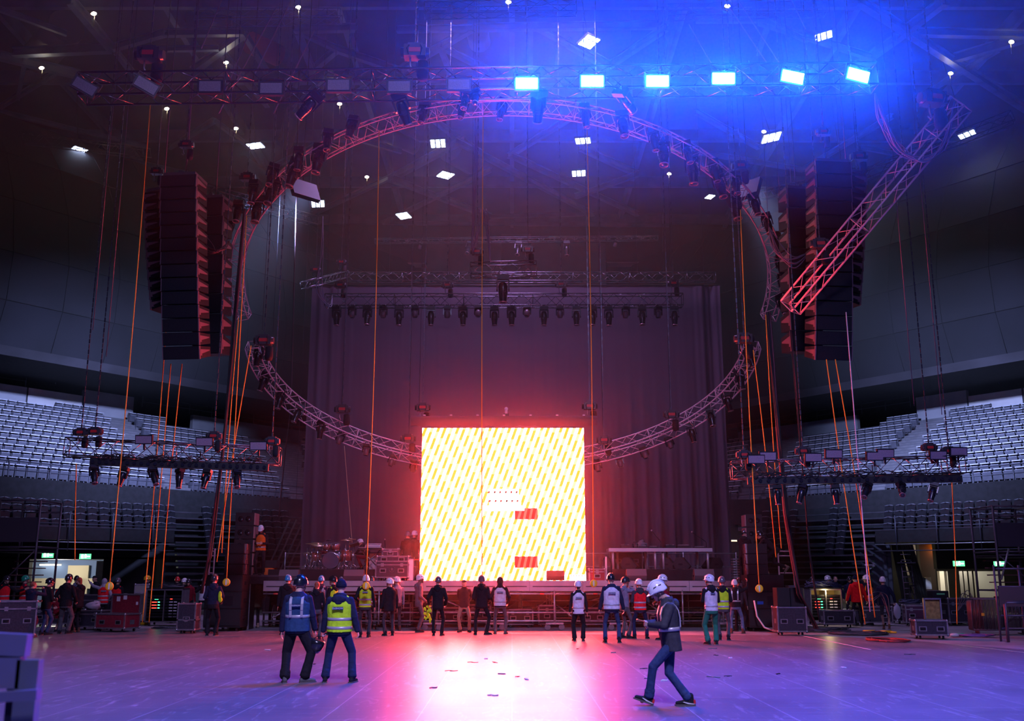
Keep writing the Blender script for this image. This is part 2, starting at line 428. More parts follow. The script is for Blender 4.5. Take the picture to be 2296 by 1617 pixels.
    # railing on top of the pale wall
    for (s0, s1, off, z) in ((-12, 5.5, 9.3, 12.35), (5.5, 8, 9.3, 12.8), (13, 28, 9.3, 12.2)):
        t = thing('guard_rail', 'dark metal guard rail on the wall behind the %s %s' % ({5.5: 'outer seat block', 8: 'aisle head', 28: 'inner seat blocks'}[s1], 'of the '+side[sg]+' grandstand'), 'railing')
        for h in (.35, .7, 1.0):
            line = MB().tube([fp(s0, z+h, off), fp(s1, z+h, off)], .03, 5).build('rail', RAIL, t)
        s = s0
        while s <= s1+.01:
            MB().tube([fp(s, z, off), fp(s, z+1.0, off)], .03, 5).build('post', RAIL, t); s += 1.75
    # front parapet, railing in front of the lowest row
    m = MB().use(BLKM)
    a = mir(rp(-3.6, -10), sg); b = mir(rp(-3.6, 30), sg)
    a.z = b.z = 5.35; line_box(m, a, b, .12, 1.35)
    struct(m.build('trim_%d' % (62+sg)))
    t = thing('guard_rail', 'long dark railing along the front edge of the %s grandstand' % side[sg], 'railing')
    for z in (5.95, 6.35, 6.75):
        a = mir(rp(-3.4, -9), sg); b = mir(rp(-3.4, 27), sg); a.z = b.z = z; MB().tube([a, b], .025, 5).build('rail', RAIL, t)
    s = -8.5
    while s < 27:
        a = mir(rp(-3.4, s), sg); b = a.copy(); a.z = 4.9; b.z = 6.78; MB().tube([a, b], .035, 5).build('post', RAIL, t); s += 1.9
# ------------------------------------------------------------------ lower retractable stands
U2 = Vector((.73, .68, 0)).normalized(); N2 = Vector((-.68, .73, 0)).normalized()
def lp(j, s, off=0, dz=0): return Vector((-20.1, 44.8, 4.92)) + U2*s - N2*(.12*j-off) + Vector((0, 0, -.29*j+dz))
SLAT = mat('dark_steel_slat', (.06, .057, .07), .4, .3, None, .2, 3)
RZ2 = {-1: math.atan2(U2.y, U2.x), 1: math.atan2(-U2.y, U2.x)}
lowseats = []
def s_at(x0, sg, j=0):
    s = -10.0
    while s < 40:
        x, y = proj(mir(lp(j, s), sg)); xl = x if sg < 0 else 2354-x
        if xl >= x0: return s
        s += .05
    return s
for sg in (-1, 1):
    for (bn, x0, x1, j1, xs0, xs1) in (('outer', -90, 384, 4, -40, 382), ('inner', 384, 690, 12, 446, 500), ('far', 384, 690, 12, 560, 640)):
        s0, s1 = s_at(x0, sg), s_at(x1, sg)
        if bn != 'far':
            t = thing('retracted_bleacher', 'dark %s bank of closed retractable seating decks below the %s grandstand' % (bn, side[sg]), 'bleacher')
            for j in range(j1+1 if bn == 'inner' else j1):
                m = MB(); line_box(m, mir(lp(j, s0, 0, -.12), sg), mir(lp(j, s1, 0, -.12), sg), .22, .07); m.build('deck', SLAT, t)
            m = MB(); line_box(m, mir(lp(0, s0, .5, -j1*.145), sg), mir(lp(0, s1, .5, -j1*.145), sg), .1, j1*.29+.5); m.build('back_panel', BLKM, t)
        jr = range(0, 4) if bn == 'outer' else range(0, 8)
        for j in jr:
            s = s_at(xs0, sg)+.3; e = s_at(xs1, sg)
            while s < e:
                p = mir(lp(j, s, -.05, -.10), sg); x, y = proj(p)
                if -8 < x < 2304: lowseats.append((p.y, sg, j, bn, p))
                s += .53
lowseats.sort(key=lambda c: c[0])
for i, (_, sg, j, bn, p) in enumerate(lowseats[:296]):
    put(bs, bs_used, p, RZ2[sg], 'folded black seat, %s deck, %s lower bank, %s side' % (['top', 'second', 'third', 'fourth', 'fifth', 'sixth', 'seventh', 'eighth'][j], bn, side[sg]), 'black seats deck %d %s bank %s' % (j+1, bn, side[sg]))
print('black seats', len(lowseats))
# fascia and undercroft below the outer bank
for sg in (-1, 1):
    s0, s1 = s_at(-60, sg), s_at(384, sg)
    m = MB().use(BLK)
    a = mir(lp(4, s0, 0), sg); b = mir(lp(4, s1, 0), sg); a.z = b.z = 3.62; line_box(m, a, b, .1, .55)
    struct(m.build('trim_%d' % (66+sg)))
    t = thing('guard_rail', 'steel rail along the lower edge of the %s retractable bank' % side[sg], 'railing')
    for z in (2.95, 3.25, 4.05):
        a = mir(lp(4, s0, -.15), sg); b = mir(lp(4, s1, -.15), sg); a.z = b.z = z; MB().tube([a, b], .025, 5).build('rail', STEEL if z == 3.25 else RAIL, t)
    s = s0
    while s < s1:
        a = mir(lp(4, s, -.15), sg); b = a.copy(); a.z = 2.9; b.z = 4.6; MB().tube([a, b], .03, 5).build('post', RAIL, t); s += 1.9
# undercroft walls: dark lintel, room behind on the left
UW = mat('undercroft_wall', (.02, .018, .022), .85, 0, None, .3, 1)
def wallbox(name, x0, y0, x1, y1, Y, th, m):
    a = at(x0, y0, Y); b = at(x1, y1, Y); return MB().bb(a.x, b.x, Y, Y+th, max(b.z, -.01), a.z).build(name, m)
struct(wallbox('wall_left_lintel', -120, 1205, 385, 1254, 51, .4, UW))
struct(wallbox('wall_left_pier', 233, 1250, 330, 1400, 51, .4, UW))
struct(wallbox('wall_left_pier_outer', -120, 1250, 52, 1400, 51, .4, UW))
struct(wallbox('wall_left_under_bank', 330, 1120, 700, 1400, 56, .4, UW))
BLW = mat('blue_corridor_wall', (.20, .30, .55), .7)
YEW = mat('cream_corridor_wall', (.80, .70, .48), .7)
struct(wallbox('wall_corridor', 0, 1240, 300, 1400, 55.5, .2, BLW))
struct(wallbox('trim_70', 40, 1297, 250, 1320, 55.3, .2, YEW))
struct(wallbox('door_1', 153, 1268, 188, 1400, 55.3, .15, YEW))
struct(wallbox('trim_71', 217, 1258, 231, 1400, 52.2, .2, mat('grey_column', (.4, .4, .42), .7)))
a = at(-20, 1254, 51); b = at(260, 1254, 51)
struct(MB().bb(a.x, b.x, 51.4, 55.6, a.z+.02, a.z+.2).build('ceiling_corridor', mat('corridor_ceiling', (.3, .33, .4), .8)))
LWARM = emitter('warm_tube_light', (1.0, .93, .72), 6)
for i, (x0, x1, y) in enumerate(((88, 137, 1266), (55, 71, 1265))):
    a = at(x0, y, 55.2); b = at(x1, y+2.2, 55.2)
    t = thing('tube_light', 'lit strip light inside the blue corridor, %s' % ('the longer one above the counter' if i == 0 else 'the short one by the scaffold tower'), 'light', ((a.x+b.x)/2, 55.25, a.z))
    w_ = (b.x-a.x); MB().box((0, 0, .02), (w_, .1, .04)).build('housing', WHT, t); MB().box((0, -.02, -.03), (w_*.96, .08, .06)).build('tube', LWARM, t)
l = bpy.data.lights.new('corridor_lamp', 'POINT'); l.energy = 120; l.color = (1, .92, .8); l.shadow_soft_size = .4
o = bpy.data.objects.new('corridor_lamp', l); COL.objects.link(o); c = at(130, 1275, 53.3); o.location = (c.x, 53.3, 2.4)
EXG = emitter('exit_sign_green', (.08, .75, .22), 2.2); EXW = emitter('exit_sign_white', (.7, 1, .8), 4)
def exit_sign(x, y, Y, lab, sc=1.0):
    c = at(x, y, Y); t = thing('exit_sign', lab, 'exit sign', c)
    MB().box((0, 0, 0), (.62*sc, .08, .30*sc)).build('housing', BLK, t)
    MB().box((0, -.045, 0), (.58*sc, .02, .26*sc)).build('panel', EXG, t)
    m = MB(); m.box((-.14*sc, -.06, 0), (.12*sc, .01, .18*sc)); m.box((.02*sc, -.06, 0), (.10*sc, .01, .14*sc)); m.cyl((.02*sc, -.055, .09*sc), (.02*sc, -.065, .09*sc), .03*sc); m.box((.17*sc, -.06, 0), (.14*sc, .01, .05*sc))
    m.box((.02*sc, -.06, -.02*sc), (.02*sc, .01, .1*sc), Matrix.Rotation(.6, 3, 'Y')); m.build('running_figure', EXW, t)
exit_sign(108, 1245, 50.96, 'green lit running man exit sign above the blue corridor, nearer the scaffold tower')
exit_sign(192, 1248, 50.96, 'green lit running man exit sign above the cream door of the blue corridor')
exit_sign(345, 905, 66, 'small green exit sign in the dark opening at the top of the left grandstand', .9)
exit_sign(2010, 903, 66, 'small green exit sign in the dark opening at the top of the right grandstand', .9)
exit_sign(2149, 1264, 50.96, 'green lit exit sign over the undercroft opening beside the orange lamp')
exit_sign(2240, 1264, 50.96, 'green lit exit sign over the undercroft opening behind the right scaffold tower')
# right undercroft
struct(wallbox('wall_right_lintel', 2095, 1205, 2420, 1276, 51, .4, UW))
struct(wallbox('wall_right_back', 1620, 1120, 2500, 1400, 58, .3, UW))
GW = mat('pale_grey_wall', (.45, .45, .44), .8); WW = mat('white_wall_edge', (.8, .78, .72), .8)
struct(wallbox('wall_right_white_jamb', 2106, 1281, 2122, 1346, 54, .3, WW))
struct(wallbox('wall_right_grey_panel', 2122, 1281, 2135, 1400, 54.2, .3, GW))
struct(wallbox('wall_right_grey_partition', 2188, 1281, 2262, 1400, 54, .3, GW))
struct(wallbox('wall_right_pier', 2060, 1220, 2108, 1400, 52.5, .3, mat('brown_pier', (.07, .05, .05), .8)))
struct(wallbox('wall_right_far_partition', 2012, 1222, 2058, 1290, 54, .3, mat('tan_board', (.30, .24, .22), .8)))
l = bpy.data.lights.new('undercroft_lamp', 'POINT'); l.energy = 160; l.color = (1, .93, .7); l.shadow_soft_size = .4
o = bpy.data.objects.new('undercroft_lamp', l); COL.objects.link(o); c = at(2170, 1290, 52.3); o.location = (c.x, 52.3, 2.6)
l = bpy.data.lights.new('undercroft_lamp_stage', 'POINT'); l.energy = 120; l.color = (1, .85, .5); l.shadow_soft_size = .4
o = bpy.data.objects.new('undercroft_lamp_stage', l); COL.objects.link(o); c = at(1880, 1300, 56); o.location = (c.x, 56, 1.8)
c = at(2101, 1231, 52.42); t = thing('orange_warning_lamp', 'small glowing orange lamp on the wall above the right undercroft', 'lamp', c)
MB().box((0, .05, 0), (.2, .1, .2)).build('base', BLK, t); MB().ell((0, -.05, 0), .14, .1, .10).build('lens', emitter('orange_glow', (1, .22, .01), 60), t)
c = at(1906, 1288, 55); t = thing('tube_light', 'white fluorescent tube lit under the right retractable bank', 'light', c)
MB().box((0, 0, .05), (.5, .1, .06)).build('housing', WHT, t); MB().box((0, -.02, 0), (.48, .07, .06)).build('tube', emitter('tube_white', (1, 1, .85), 25), t)
c = at(1638, 1213, 56); t = thing('tube_light', 'yellowish strip light behind the stage between curtain and right speaker stack', 'light', c)
MB().box((0, 0, .05), (1.0, .1, .06)).build('housing', WHT, t); MB().box((0, -.02, 0), (.96, .07, .06)).build('tube', emitter('tube_yellow', (1, .8, .35), 2.5), t)
# hanging black drape with a taped arrow
c0 = at(1927, 1222, 49); c1 = at(1998, 1222, 49)
t = thing('black_drape', 'black drape with a white taped arrow hanging at the right undercroft', 'curtain', (c0.x, 49, 0))
W_ = c1.x-c0.x; m = MB().use(mat('black_drape_cloth', (.045, .042, .06), .8)); n = 24
vs = []; fs = []
for i in range(n+1):
    x = W_*i/n; y = (.12*math.sin(i*1.9)*max(0, (i-14)/10)+.01*math.sin(i))
    vs += [(x, y, .05), (x, y*.6, c0.z)]
for i in range(n): fs.append((2*i, 2*i+2, 2*i+3, 2*i+1))
m.add(vs, fs, True); m.build('cloth', None, t)
a = at(1939, 1267, 48.9); b = at(1964, 1267, 48.9); pts = [(a, b), (at(1950, 1257, 48.9), b), (at(1947, 1278, 48.9), b)]
m = MB()
for p, q in pts: line_box(m, Vector((p.x-c0.x, -.06, p.z)), Vector((q.x-c0.x, -.06, q.z)), .02, .06)
m.build('taped_arrow', mat('white_tape', (.8, .8, .85), .5), t)
for i, (x0, x1) in enumerate(((1998, 2020), (2020, 2046))):
    c0 = at(x0, 1222, 50); c1 = at(x1, 1222, 50); t = MB(); n = 14; vs = []; fs = []
    for k in range(n+1):
        x = c0.x+(c1.x-c0.x)*k/n; vs += [(x+(.7 if i else .4)*1.0, 50+.08*math.sin(k*2.1), .02), (x, 50+.05*math.sin(k*2.1), c0.z)]
    for k in range(n): fs.append((2*k, 2*k+2, 2*k+3, 2*k+1))
    t.add(vs, fs, True)
    tag(t.build('gathered_drape', mat('dusty_drape', (.05, .05, .04), .9)), 'dusty dark gathered curtain %s the arrow drape' % ('right beside' if i == 0 else 'one further to the side of'), 'curtain')
for i, x in enumerate((2150, 2160, 2171)):
    c0 = at(x, 1281, 53); m = MB(); vs = []; fs = []
    for k in range(9): vs += [(c0.x+.022*k, 53+.04*(k % 2), 0.0), (c0.x+.022*k, 53+.04*(k % 2), c0.z)]
    for k in range(8): fs.append((2*k, 2*k+2, 2*k+3, 2*k+1))
    m.add(vs, fs, True)
    tag(m.build('grey_strip_curtain', mat('grey_curtain', (.16, .15, .15), .9)), '%s of three narrow grey curtain folds in the right undercroft opening' % ['leftmost', 'middle', 'rightmost'][i], 'curtain')
# ------------------------------------------------------------------ trusses
def truss(name, label, a, b, w=.52, h=.52, bay=.5, rc=.025, rb=.012, m=None, group=None, up=(0,0,1), tri=False, cat='truss', kind=None):
    m = m or ALU; a = Vector(a); b = Vector(b); d = b-a; L = d.length; x = d.normalized(); up = Vector(up)
    s = x.cross(up).normalized(); u = s.cross(x).normalized()
    t = thing(name, label, cat, a, 0, group, kind)
    cor = [(-w/2, h/2), (w/2, h/2), (w/2, -h/2), (-w/2, -h/2)] if not tri else [(-w/2, h/2), (w/2, h/2), (0, -h/2)]
    C_ = [s*p+u*q for p, q in cor]
    n = max(2, int(L/bay)); nc = len(C_)
    for c in C_: MB().cyl(c, c+d, rc, None, 6).build('chord', m, t)
    for k in range(nc):
        p, q = C_[k], C_[(k+1) % nc]; mb = MB()
        for i in range(n):
            f0, f1 = d*(i/n), d*((i+1)/n)
            if i % 2: mb.cyl(p+f0, q+f1, rb, None, 4)
            else: mb.cyl(q+f0, p+f1, rb, None, 4)
            if i % 6 == 0: mb.cyl(p+f0, q+f0, rb*1.3, None, 4)
        mb.cyl(p+d, q+d, rb*1.3, None, 4)
        mb.build('bracing', m, t)
    return t
FT0 = at(186, 199, 24.0); FT1 = at(1958, 176, 24.3)
FRONT = truss('lighting_truss', 'long aluminium front truss carrying the row of blue floodlights', FT0, FT1, .6, .62, .62, .028, .014, ALU)
truss('lighting_truss', 'long back truss with the row of hanging moving heads above the stage', at(730, 675, 42), at(1530, 674, 42), .5, .52, .5, .024, .012)
truss('lighting_truss', 'dark rear truss above the top of the backdrop', at(775, 622, 46.2), at(1603, 622, 46.2), .4, .42, .45, .022, .011)
truss('lighting_truss', 'short skewed truss stub at the left end of the rear truss', at(682, 640, 42), at(775, 615, 46), .35, .3, .4, .02, .01)
truss('lighting_truss', 'thin high truss hanging in front of the pale wall panels', at(840, 541, 52), at(1475, 534, 52), .25, .24, .3, .016, .009)
truss('lighting_truss', 'short centre truss with a single large moving head below it', at(1055, 606, 38), at(1203, 602, 38), .5, .5, .45, .024, .012)
SL0, SL1 = at(150, 1003, 29), at(628, 1024, 29.6)
truss('lighting_truss', 'side truss hanging low in front of the left grandstand', SL0, SL1, .5, .5, .5, .022, .011)
SR0, SR1 = at(1640, 1055, 29.6), at(2158, 1043, 29)
truss('lighting_truss', 'side truss hanging low in front of the right grandstand', SR0, SR1, .5, .5, .5, .022, .011)
DIAG = truss('lighting_truss', 'steep diagonal truss hoisted by one end at the upper right', at(1772, 690, 29.5), at(2155, 232, 25.5), .5, .52, .5, .03, .012, mat('red_lit_truss_tube', (.80, .55, .58), .5, .3))
truss('lighting_truss', 'small truss behind the left speaker hang running back to the ring', at(455, 425, 36), at(700, 494, 46), .5, .4, .5, .02, .01, ALUD)
truss('lighting_truss', 'small truss behind the right speaker hang sloping up to the side', at(1700, 440, 46), at(1925, 390, 36), .5, .4, .5, .02, .01, ALUD)
truss('lighting_truss', 'truss continuing out of sight behind the diagonal truss at right', at(1935, 395, 36), at(2270, 262, 34), .4, .4, .5, .018, .009, ALUD)
BLT = mat('blue_steel_truss', (.10, .14, .26), .5, .3)
truss('roof_truss', 'bluish box truss high in the roof at upper left', at(440, 40, 40), at(765, 38, 40), .6, .5, .6, .02, .01, BLT)
truss('roof_truss', 'box truss high in the roof above the front truss centre', at(952, 24, 34), at(1292, 17, 34), .4, .5, .6, .02, .01, ALUD)
truss('roof_truss', 'box truss high in the roof above the lit floodlights', at(1495, 28, 38), at(1850, 20, 38), .5, .5, .6, .02, .01, BLT)
truss('roof_truss', 'dark ground-support truss in shadow at the far upper left', at(60, 310, 45), at(330, 345, 52), .5, .5, .6, .02, .01, ALUD)
BAT = []
def batten(lab, x0, y0, x1, y1, Y, Y1):
    a = at(x0, y0, Y); b = at(x1, y1, Y1); BAT.append((x0, x1, a, b)); t = thing('light_batten', lab, 'light batten', a)
    m = MB(); line_box(m, (0, 0, 0), b-a, .16, .2); m.build('housing', BLK, t)
    d = b-a; n = 26
    for i in range(n): MB().cyl(d*((i+.5)/n)+Vector((0, -.09, .0)), d*((i+.5)/n)+Vector((0, -.11, 0)), .055, None, 8).build('lens', GLASSD, t)
    for f in (.1, .35, .6, .85): MB().tube([d*f+Vector((0, 0, .1)), d*f+Vector((0, .15, .2)), d*f+Vector((0, .15, .44))], .018, 5).build('hanging_clamp', BLK, t)
    tc = MB()
    for k in range(60):
        f = random.random()*.92; tc.tube([d*f+Vector((0, -.1, .17+random.random()*.1)), d*(f+.03)+Vector((0, -.16, .07+random.random()*.15)), d*(f+.07)+Vector((0, -.1, .17+random.random()*.1))], .012, 4)
    tc.build('cable_bundle', RUB, t)
batten('black light batten slung under the left side truss', 203, 1036, 602, 1049, 28.72, 29.25)
batten('black light batten slung under the right side truss', 1676, 1079, 2156, 1074, 29.2, 28.72)
# ------------------------------------------------------------------ curved ring trusses
REDR = mat('red_lit_truss_tube', (.80, .55, .58), .5, .3)  # truss metal tinted pink to carry the red screen light
def ring_pt(cx, cy, a, b, Dm, kd, deg):
    q = R(deg); return at(cx+a*math.cos(q), cy-b*math.sin(q), Dm+kd*math.sin(q))
def ring(name, label, cx, cy, a, b, Dm, kd, d0, d1, n, w=.5):
    P = [ring_pt(cx, cy, a, b, Dm, kd, lerp(d0, d1, i/n)) for i in range(n+1)]
    c = ring_pt(cx, cy, 0, 0, Dm, 0, 0); nrm = (P[0]-c).cross(P[n//3]-c).normalized()
    t = thing(name, label, 'truss', P[0])
    fr = []
    for i, p in enumerate(P):
        tg = (P[min(i+1, n)]-P[max(i-1, 0)]).normalized(); o = tg.cross(nrm).normalized(); nn = o.cross(tg).normalized()
        fr.append([p-P[0]+o*w/2*sx+nn*w/2*sy for sx, sy in ((1, 1), (1, -1), (-1, -1), (-1, 1))])
    for k in range(4): MB().tube([f[k] for f in fr], .025, 6).build('chord', REDR, t)
    for k in range(4):
        m = MB()
        for i in range(n):
            m.cyl(fr[i][k if i % 2 else (k+1) % 4], fr[i+1][(k+1) % 4 if i % 2 else k], .012, None, 4)
            if i % 4 == 0: m.cyl(fr[i][k], fr[i][(k+1) % 4], .016, None, 4)
        m.cyl(fr[n][k], fr[n][(k+1) % 4], .016, None, 4)
        m.build('bracing', REDR, t)
    return t, P
UP = (1134, 620, 606, 382, 36.0, -4.5); LO = (1128, 742, 563, 297, 35.0, -4.0)
ring('ring_truss', 'huge curved upper ring truss arching over the stage', *UP, -14, 194, 84)
ring('ring_truss', 'smaller curved lower ring truss sagging behind the lit screen', *LO, 186, 354, 56)
# ------------------------------------------------------------------ fixtures
def moving_head(name='moving_head_light', s=1.0):
    t = thing(name, 'x', 'moving head')
    MB().box((0, 0, -.10), (.38, .30, .16)).box((0, 0, -.01), (.10, .08, .08)).build('base', BLK, t)
    y = MB(); y.box((0, 0, -.20), (.40, .16, .05))
    for sx in (-1, 1): y.prism([(-.09, -.19), (.09, -.19), (.07, -.50), (0, -.56), (-.07, -.50)], sx*.17, sx*.215, lambda u, v, q: (q, u, v))
    y.build('yoke', BLKG, t)
    h = MB().lathe([(.0, -.26), (.10, -.27), (.13, -.32), (.15, -.42), (.15, -.60), (.135, -.72), (.12, -.86), (.125, -.92), (.10, -.925)], n=14)
    for z in (-.5, -.56, -.62): h.lathe([(.155, z), (.158, z-.01), (.155, z-.02)], n=14)
    hd = h.build('head', BLKG, t)
    MB().lathe([(.112, -.90), (.132, -.905), (.135, -.94), (.115, -.945), (.112, -.93)], n=16).build('lens_ring', mat('lens_ring_metal', (.45, .25, .25), .3, .6), hd)
    MB().lathe([(.0, -.925), (.11, -.925), (.10, -.945), (.0, -.955)], n=14).build('lens', GLASSD, hd)
    for sx in (-1, 1): MB().tube([(sx*.1, 0, 0), (sx*.1, .04, .07), (sx*.1, -.04, .07), (sx*.1, 0, 0)], .012, 4).build('clamp', STEEL, t)
    return t
MH = moving_head(); index(MH); MHU = [False]
def place(proto, flag, p, rot, label, group, sc=1.0):
    if not flag[0]:
        flag[0] = True; proto.location = p; proto.rotation_euler = rot; proto.scale = (sc,)*3; tag(proto, label, None, group); return proto
    return dup(proto, p, rot, label, group, sc)
def small_head():
    t = thing('wash_light', 'x', 'moving head')
    MB().box((0, 0, -.08), (.30, .26, .12)).build('base', BLK, t)
    y = MB()
    for sx in (-1, 1): y.box((sx*.16, 0, -.26), (.04, .12, .28))
    y.build('yoke', BLKG, t)
    h = MB().lathe([(0, -.20), (.09, -.21), (.13, -.28), (.135, -.40), (.115, -.50), (.10, -.52)], n=14).build('head', REDM if False else mat('wash_head_grey', (.12, .08, .09), .3), t)
    for sx in (-1, 1): MB().tube([(sx*.1, 0, -.03), (sx*.1, .05, .05), (sx*.1, -.05, .07), (sx*.1, 0, -.03)], .014, 4).build('clamp', STEEL, t)
    MB().lathe([(0, -.515), (.095, -.515), (.09, -.53), (0, -.535)], n=12).build('lens', GLASSD, h)
    return t
WH = small_head(); index(WH); WHU = [False]
# back truss row
xs = [758, 793, 827, 862, 897, 933, 968, 1004, 1039, 1074, 1109, 1147, 1182, 1219, 1255, 1291, 1327, 1363, 1401, 1437, 1473, 1509]
bi = si = 0
for i, x in enumerate(xs):
    p = at(x, 674.5, 42)-Vector((0, .25, .26+.06))
    big = x not in (793, 862, 933, 1004, 1074, 1182, 1255, 1401, 1473)
    if big:
        place(MH, MHU, p, (R(random.uniform(-6, 6)), 0, R(random.uniform(-15, 15))), 'large black moving head, %s fixture from the left under the back truss' % ORD(i), 'moving heads under the back truss', .92)
    else:
        place(WH, WHU, p, (R(random.uniform(-20, 5)), 0, R(random.uniform(-20, 20))), 'small wash moving head, %s fixture from the left under the back truss' % ORD(i), 'wash lights under the back truss', 1.0)
# upper ring fixtures: (x, y of the hanging point, size)
UR = [(500, 672, 1.0), (496, 634, 1.0), (497, 590, 1.0), (505, 545, 1.0), (516, 497, 1.0), (537, 452, 1.0), (574, 405, 1.05), (581, 440, 1.25), (616, 370, 1.05), (620, 400, 1.3), (673, 330, 1.0), (669, 358, 1.3), (722, 325, 1.3), (736, 292, 1.0), (797, 262, 1.0), (955, 228, 1.0), (1042, 222, .95), (1128, 222, .95), (1308, 233, 1.0), (1392, 252, 1.2),
      (1463, 288, 1.0), (1486, 312, 1.3), (1536, 318, 1.0), (1550, 345, 1.35), (1596, 358, 1.0), (1606, 385, 1.25), (1646, 388, 1.0), (1641, 430, 1.3), (1686, 435, 1.0), (1716, 480, 1.0), (1736, 522, 1.0), (1748, 572, 1.0), (1752, 615, 1.0), (1746, 660, 1.0)]
cx, cy_, a_, b_, Dm, kd = UP
for i, (x, y, sc) in enumerate(UR):
    sn = max(-1, min(1, (cy_-y)/b_)); D = Dm+kd*sn
    p = at(x, y, D); left = x < 1134
    place(MH, MHU, p, (R(random.uniform(-14, 2)), R((8 if left else -8)+random.uniform(-6, 6)), R(random.uniform(-25, 25))),
          '%s black moving head, %s along the upper ring truss counted from its left end' % ('large' if sc > 1.15 else 'slim', ORD(i) if i < 24 else 'number '+str(i+1)), 'moving heads on the upper ring', sc*.92)
LR = [(583, 778), (600, 835), (634, 875), (676, 908), (722, 942), (768, 970), (824, 995), (884, 1020), (930, 1032), (1674, 782), (1655, 830), (1625, 880), (1590, 915), (1546, 950), (1496, 980), (1440, 1003), (1386, 1022), (1338, 1032)]
cx, cy_, a_, b_, Dm, kd = LO
for i, (x, y) in enumerate(LR):
    sn = (cy_-y)/b_; p = at(x, y, Dm+kd*max(-1, sn)-.1); lf = x < 1128
    k = i if lf else i-9
    place(MH if k < 5 else WH, MHU if k < 5 else WHU, p, (R(random.uniform(-12, 0)), R((14 if lf else -14)+random.uniform(-8, 8)), R(random.uniform(-25, 25))),
          'moving head, %s from the raised %s tip of the lower ring truss' % (ORD(k), 'left' if lf else 'right'), 'moving heads on the lower ring', .8 if k < 5 else .9)
for i, x in enumerate((203, 281, 340, 403, 466, 530)):
    place(MH, MHU, BAT[0][2].lerp(BAT[0][3], min(.97, max(.02, (x-203)/399)))-Vector((0, 0, .11)), (R(random.uniform(-40, 10)), R(random.uniform(-15, 15)), R(random.uniform(-40, 40))), 'moving head hanging %s from the left under the left side truss' % ORD(i), 'moving heads under left side truss', .62)
for i, (x, r) in enumerate(((1743, 0), (1803, -30), (1873, 5), (1948, -70), (2020, -80), (2096, -40))):
    place(MH, MHU, BAT[1][2].lerp(BAT[1][3], (x-1676)/480)-Vector((0, 0, .11)), (R(r*.5), R(-r*.4), R(random.uniform(-40, 40))), 'moving head hanging %s from the left under the right side truss' % ORD(i), 'moving heads under right side truss', .62)
# single fixtures
place(MH, MHU, at(1128, 604, 38)-Vector((0, .25, .31)), (R(2), 0, 0), 'single large moving head under the short centre truss', None, 1.2)
for i, (x, y) in enumerate(((1055, 538.5), (1163, 537.5), (1270, 536))):
    place(MH, MHU, at(x, y, 52)-Vector((0, .125, .18)), (R(-25+10*i), R(12-6*i), 0), '%s of three moving heads under the thin high truss' % ['left', 'middle', 'right'][i], 'moving heads under the thin high truss', .9)
for i, (x, y) in enumerate(((945, 540), (1382, 535))):
    place(WH, WHU, at(x, y, 52)-Vector((0, .125, .15)), (R(30), R(20), 0), 'small light under the %s part of the thin high truss' % ['left', 'right'][i], None, .7)
big = [((718, 238), (50, 35, 30), 'tilted to the left beside the ring'), ((886, 235), (35, -22, 0), 'pointing down, next left of the centre pair'), ((1040, 232), (-10, 10, 20), 'centre pair of smaller heads, left one'), ((1062, 228), (-30, -10, -20), 'centre pair of smaller heads, right one'), ((1202, 228), (40, -25, 30), 'blue tinted between the first two lit floodlights'), ((1378, 232), (70, 20, -40), 'aimed at the camera below the lit floodlights')]
for i, ((x, y), r, lb) in enumerate(big):
    sc = .62 if i in (2, 3) else .95
    q0 = FT0.lerp(FT1, (x-186)/(1958-186)); place(MH, MHU, q0-Vector((0, .3, .31+.05)), tuple(R(q) for q in r), 'big moving head under the front truss, '+lb, 'large moving heads under the front truss', sc)
# ------------------------------------------------------------------ floodlights on the front truss
BLUE = emitter('lit_blue_flood', (.005, .066, 1.0), BLUE_E)
OFFP = mat('unlit_led_panel', (.20, .18, .20), .35, 0, None, .2, 40)
def flood(lit):
    t = thing('floodlight', 'x', 'floodlight')
    MB().box((0, .06, 0), (.64, .14, .36)).box((0, .15, .1), (.5, .08, .14)).build('housing', BLK, t)
    MB().box((0, -.018, 0), (.56, .02, .27)).build('led_panel', BLUE if lit else OFFP, t)
    m = MB()
    for sx in (-1, 1): m.box((sx*.34, .06, .10), (.02, .05, .34))
    m.box((0, .06, .27), (.70, .05, .02)); m.build('bracket', BLK, t); return t
FO = flood(False); FL = flood(True); index(FO); index(FL); u0 = [False]; u1 = [False]
for i, (x, y, r) in enumerate(((190, 194, -25), (328, 192, -25), (471, 194, 0), (608, 198, 0), (759, 191, 0), (895, 194, 0), (1029, 190, 0))):
    place(FO, u0, at(x, y, 23.6), (R(8), R(-r), R(-r*.8)), 'unlit floodlight with a grey panel, %s from the left on the front truss' % ORD(i), 'unlit floodlights on the front truss', .98)
for i, (x, y, r) in enumerate(((1181, 187, 0), (1328, 182, 0), (1474, 182, 0), (1622, 176, 0), (1777, 173, 8), (1924, 169, 10))):
    place(FL, u1, at(x, y, 23.6), (R(14), R(r), R(r)), 'glaring lit blue white floodlight, %s of the six lit ones counted from the centre' % ORD(i), 'lit blue floodlights', 1.0)
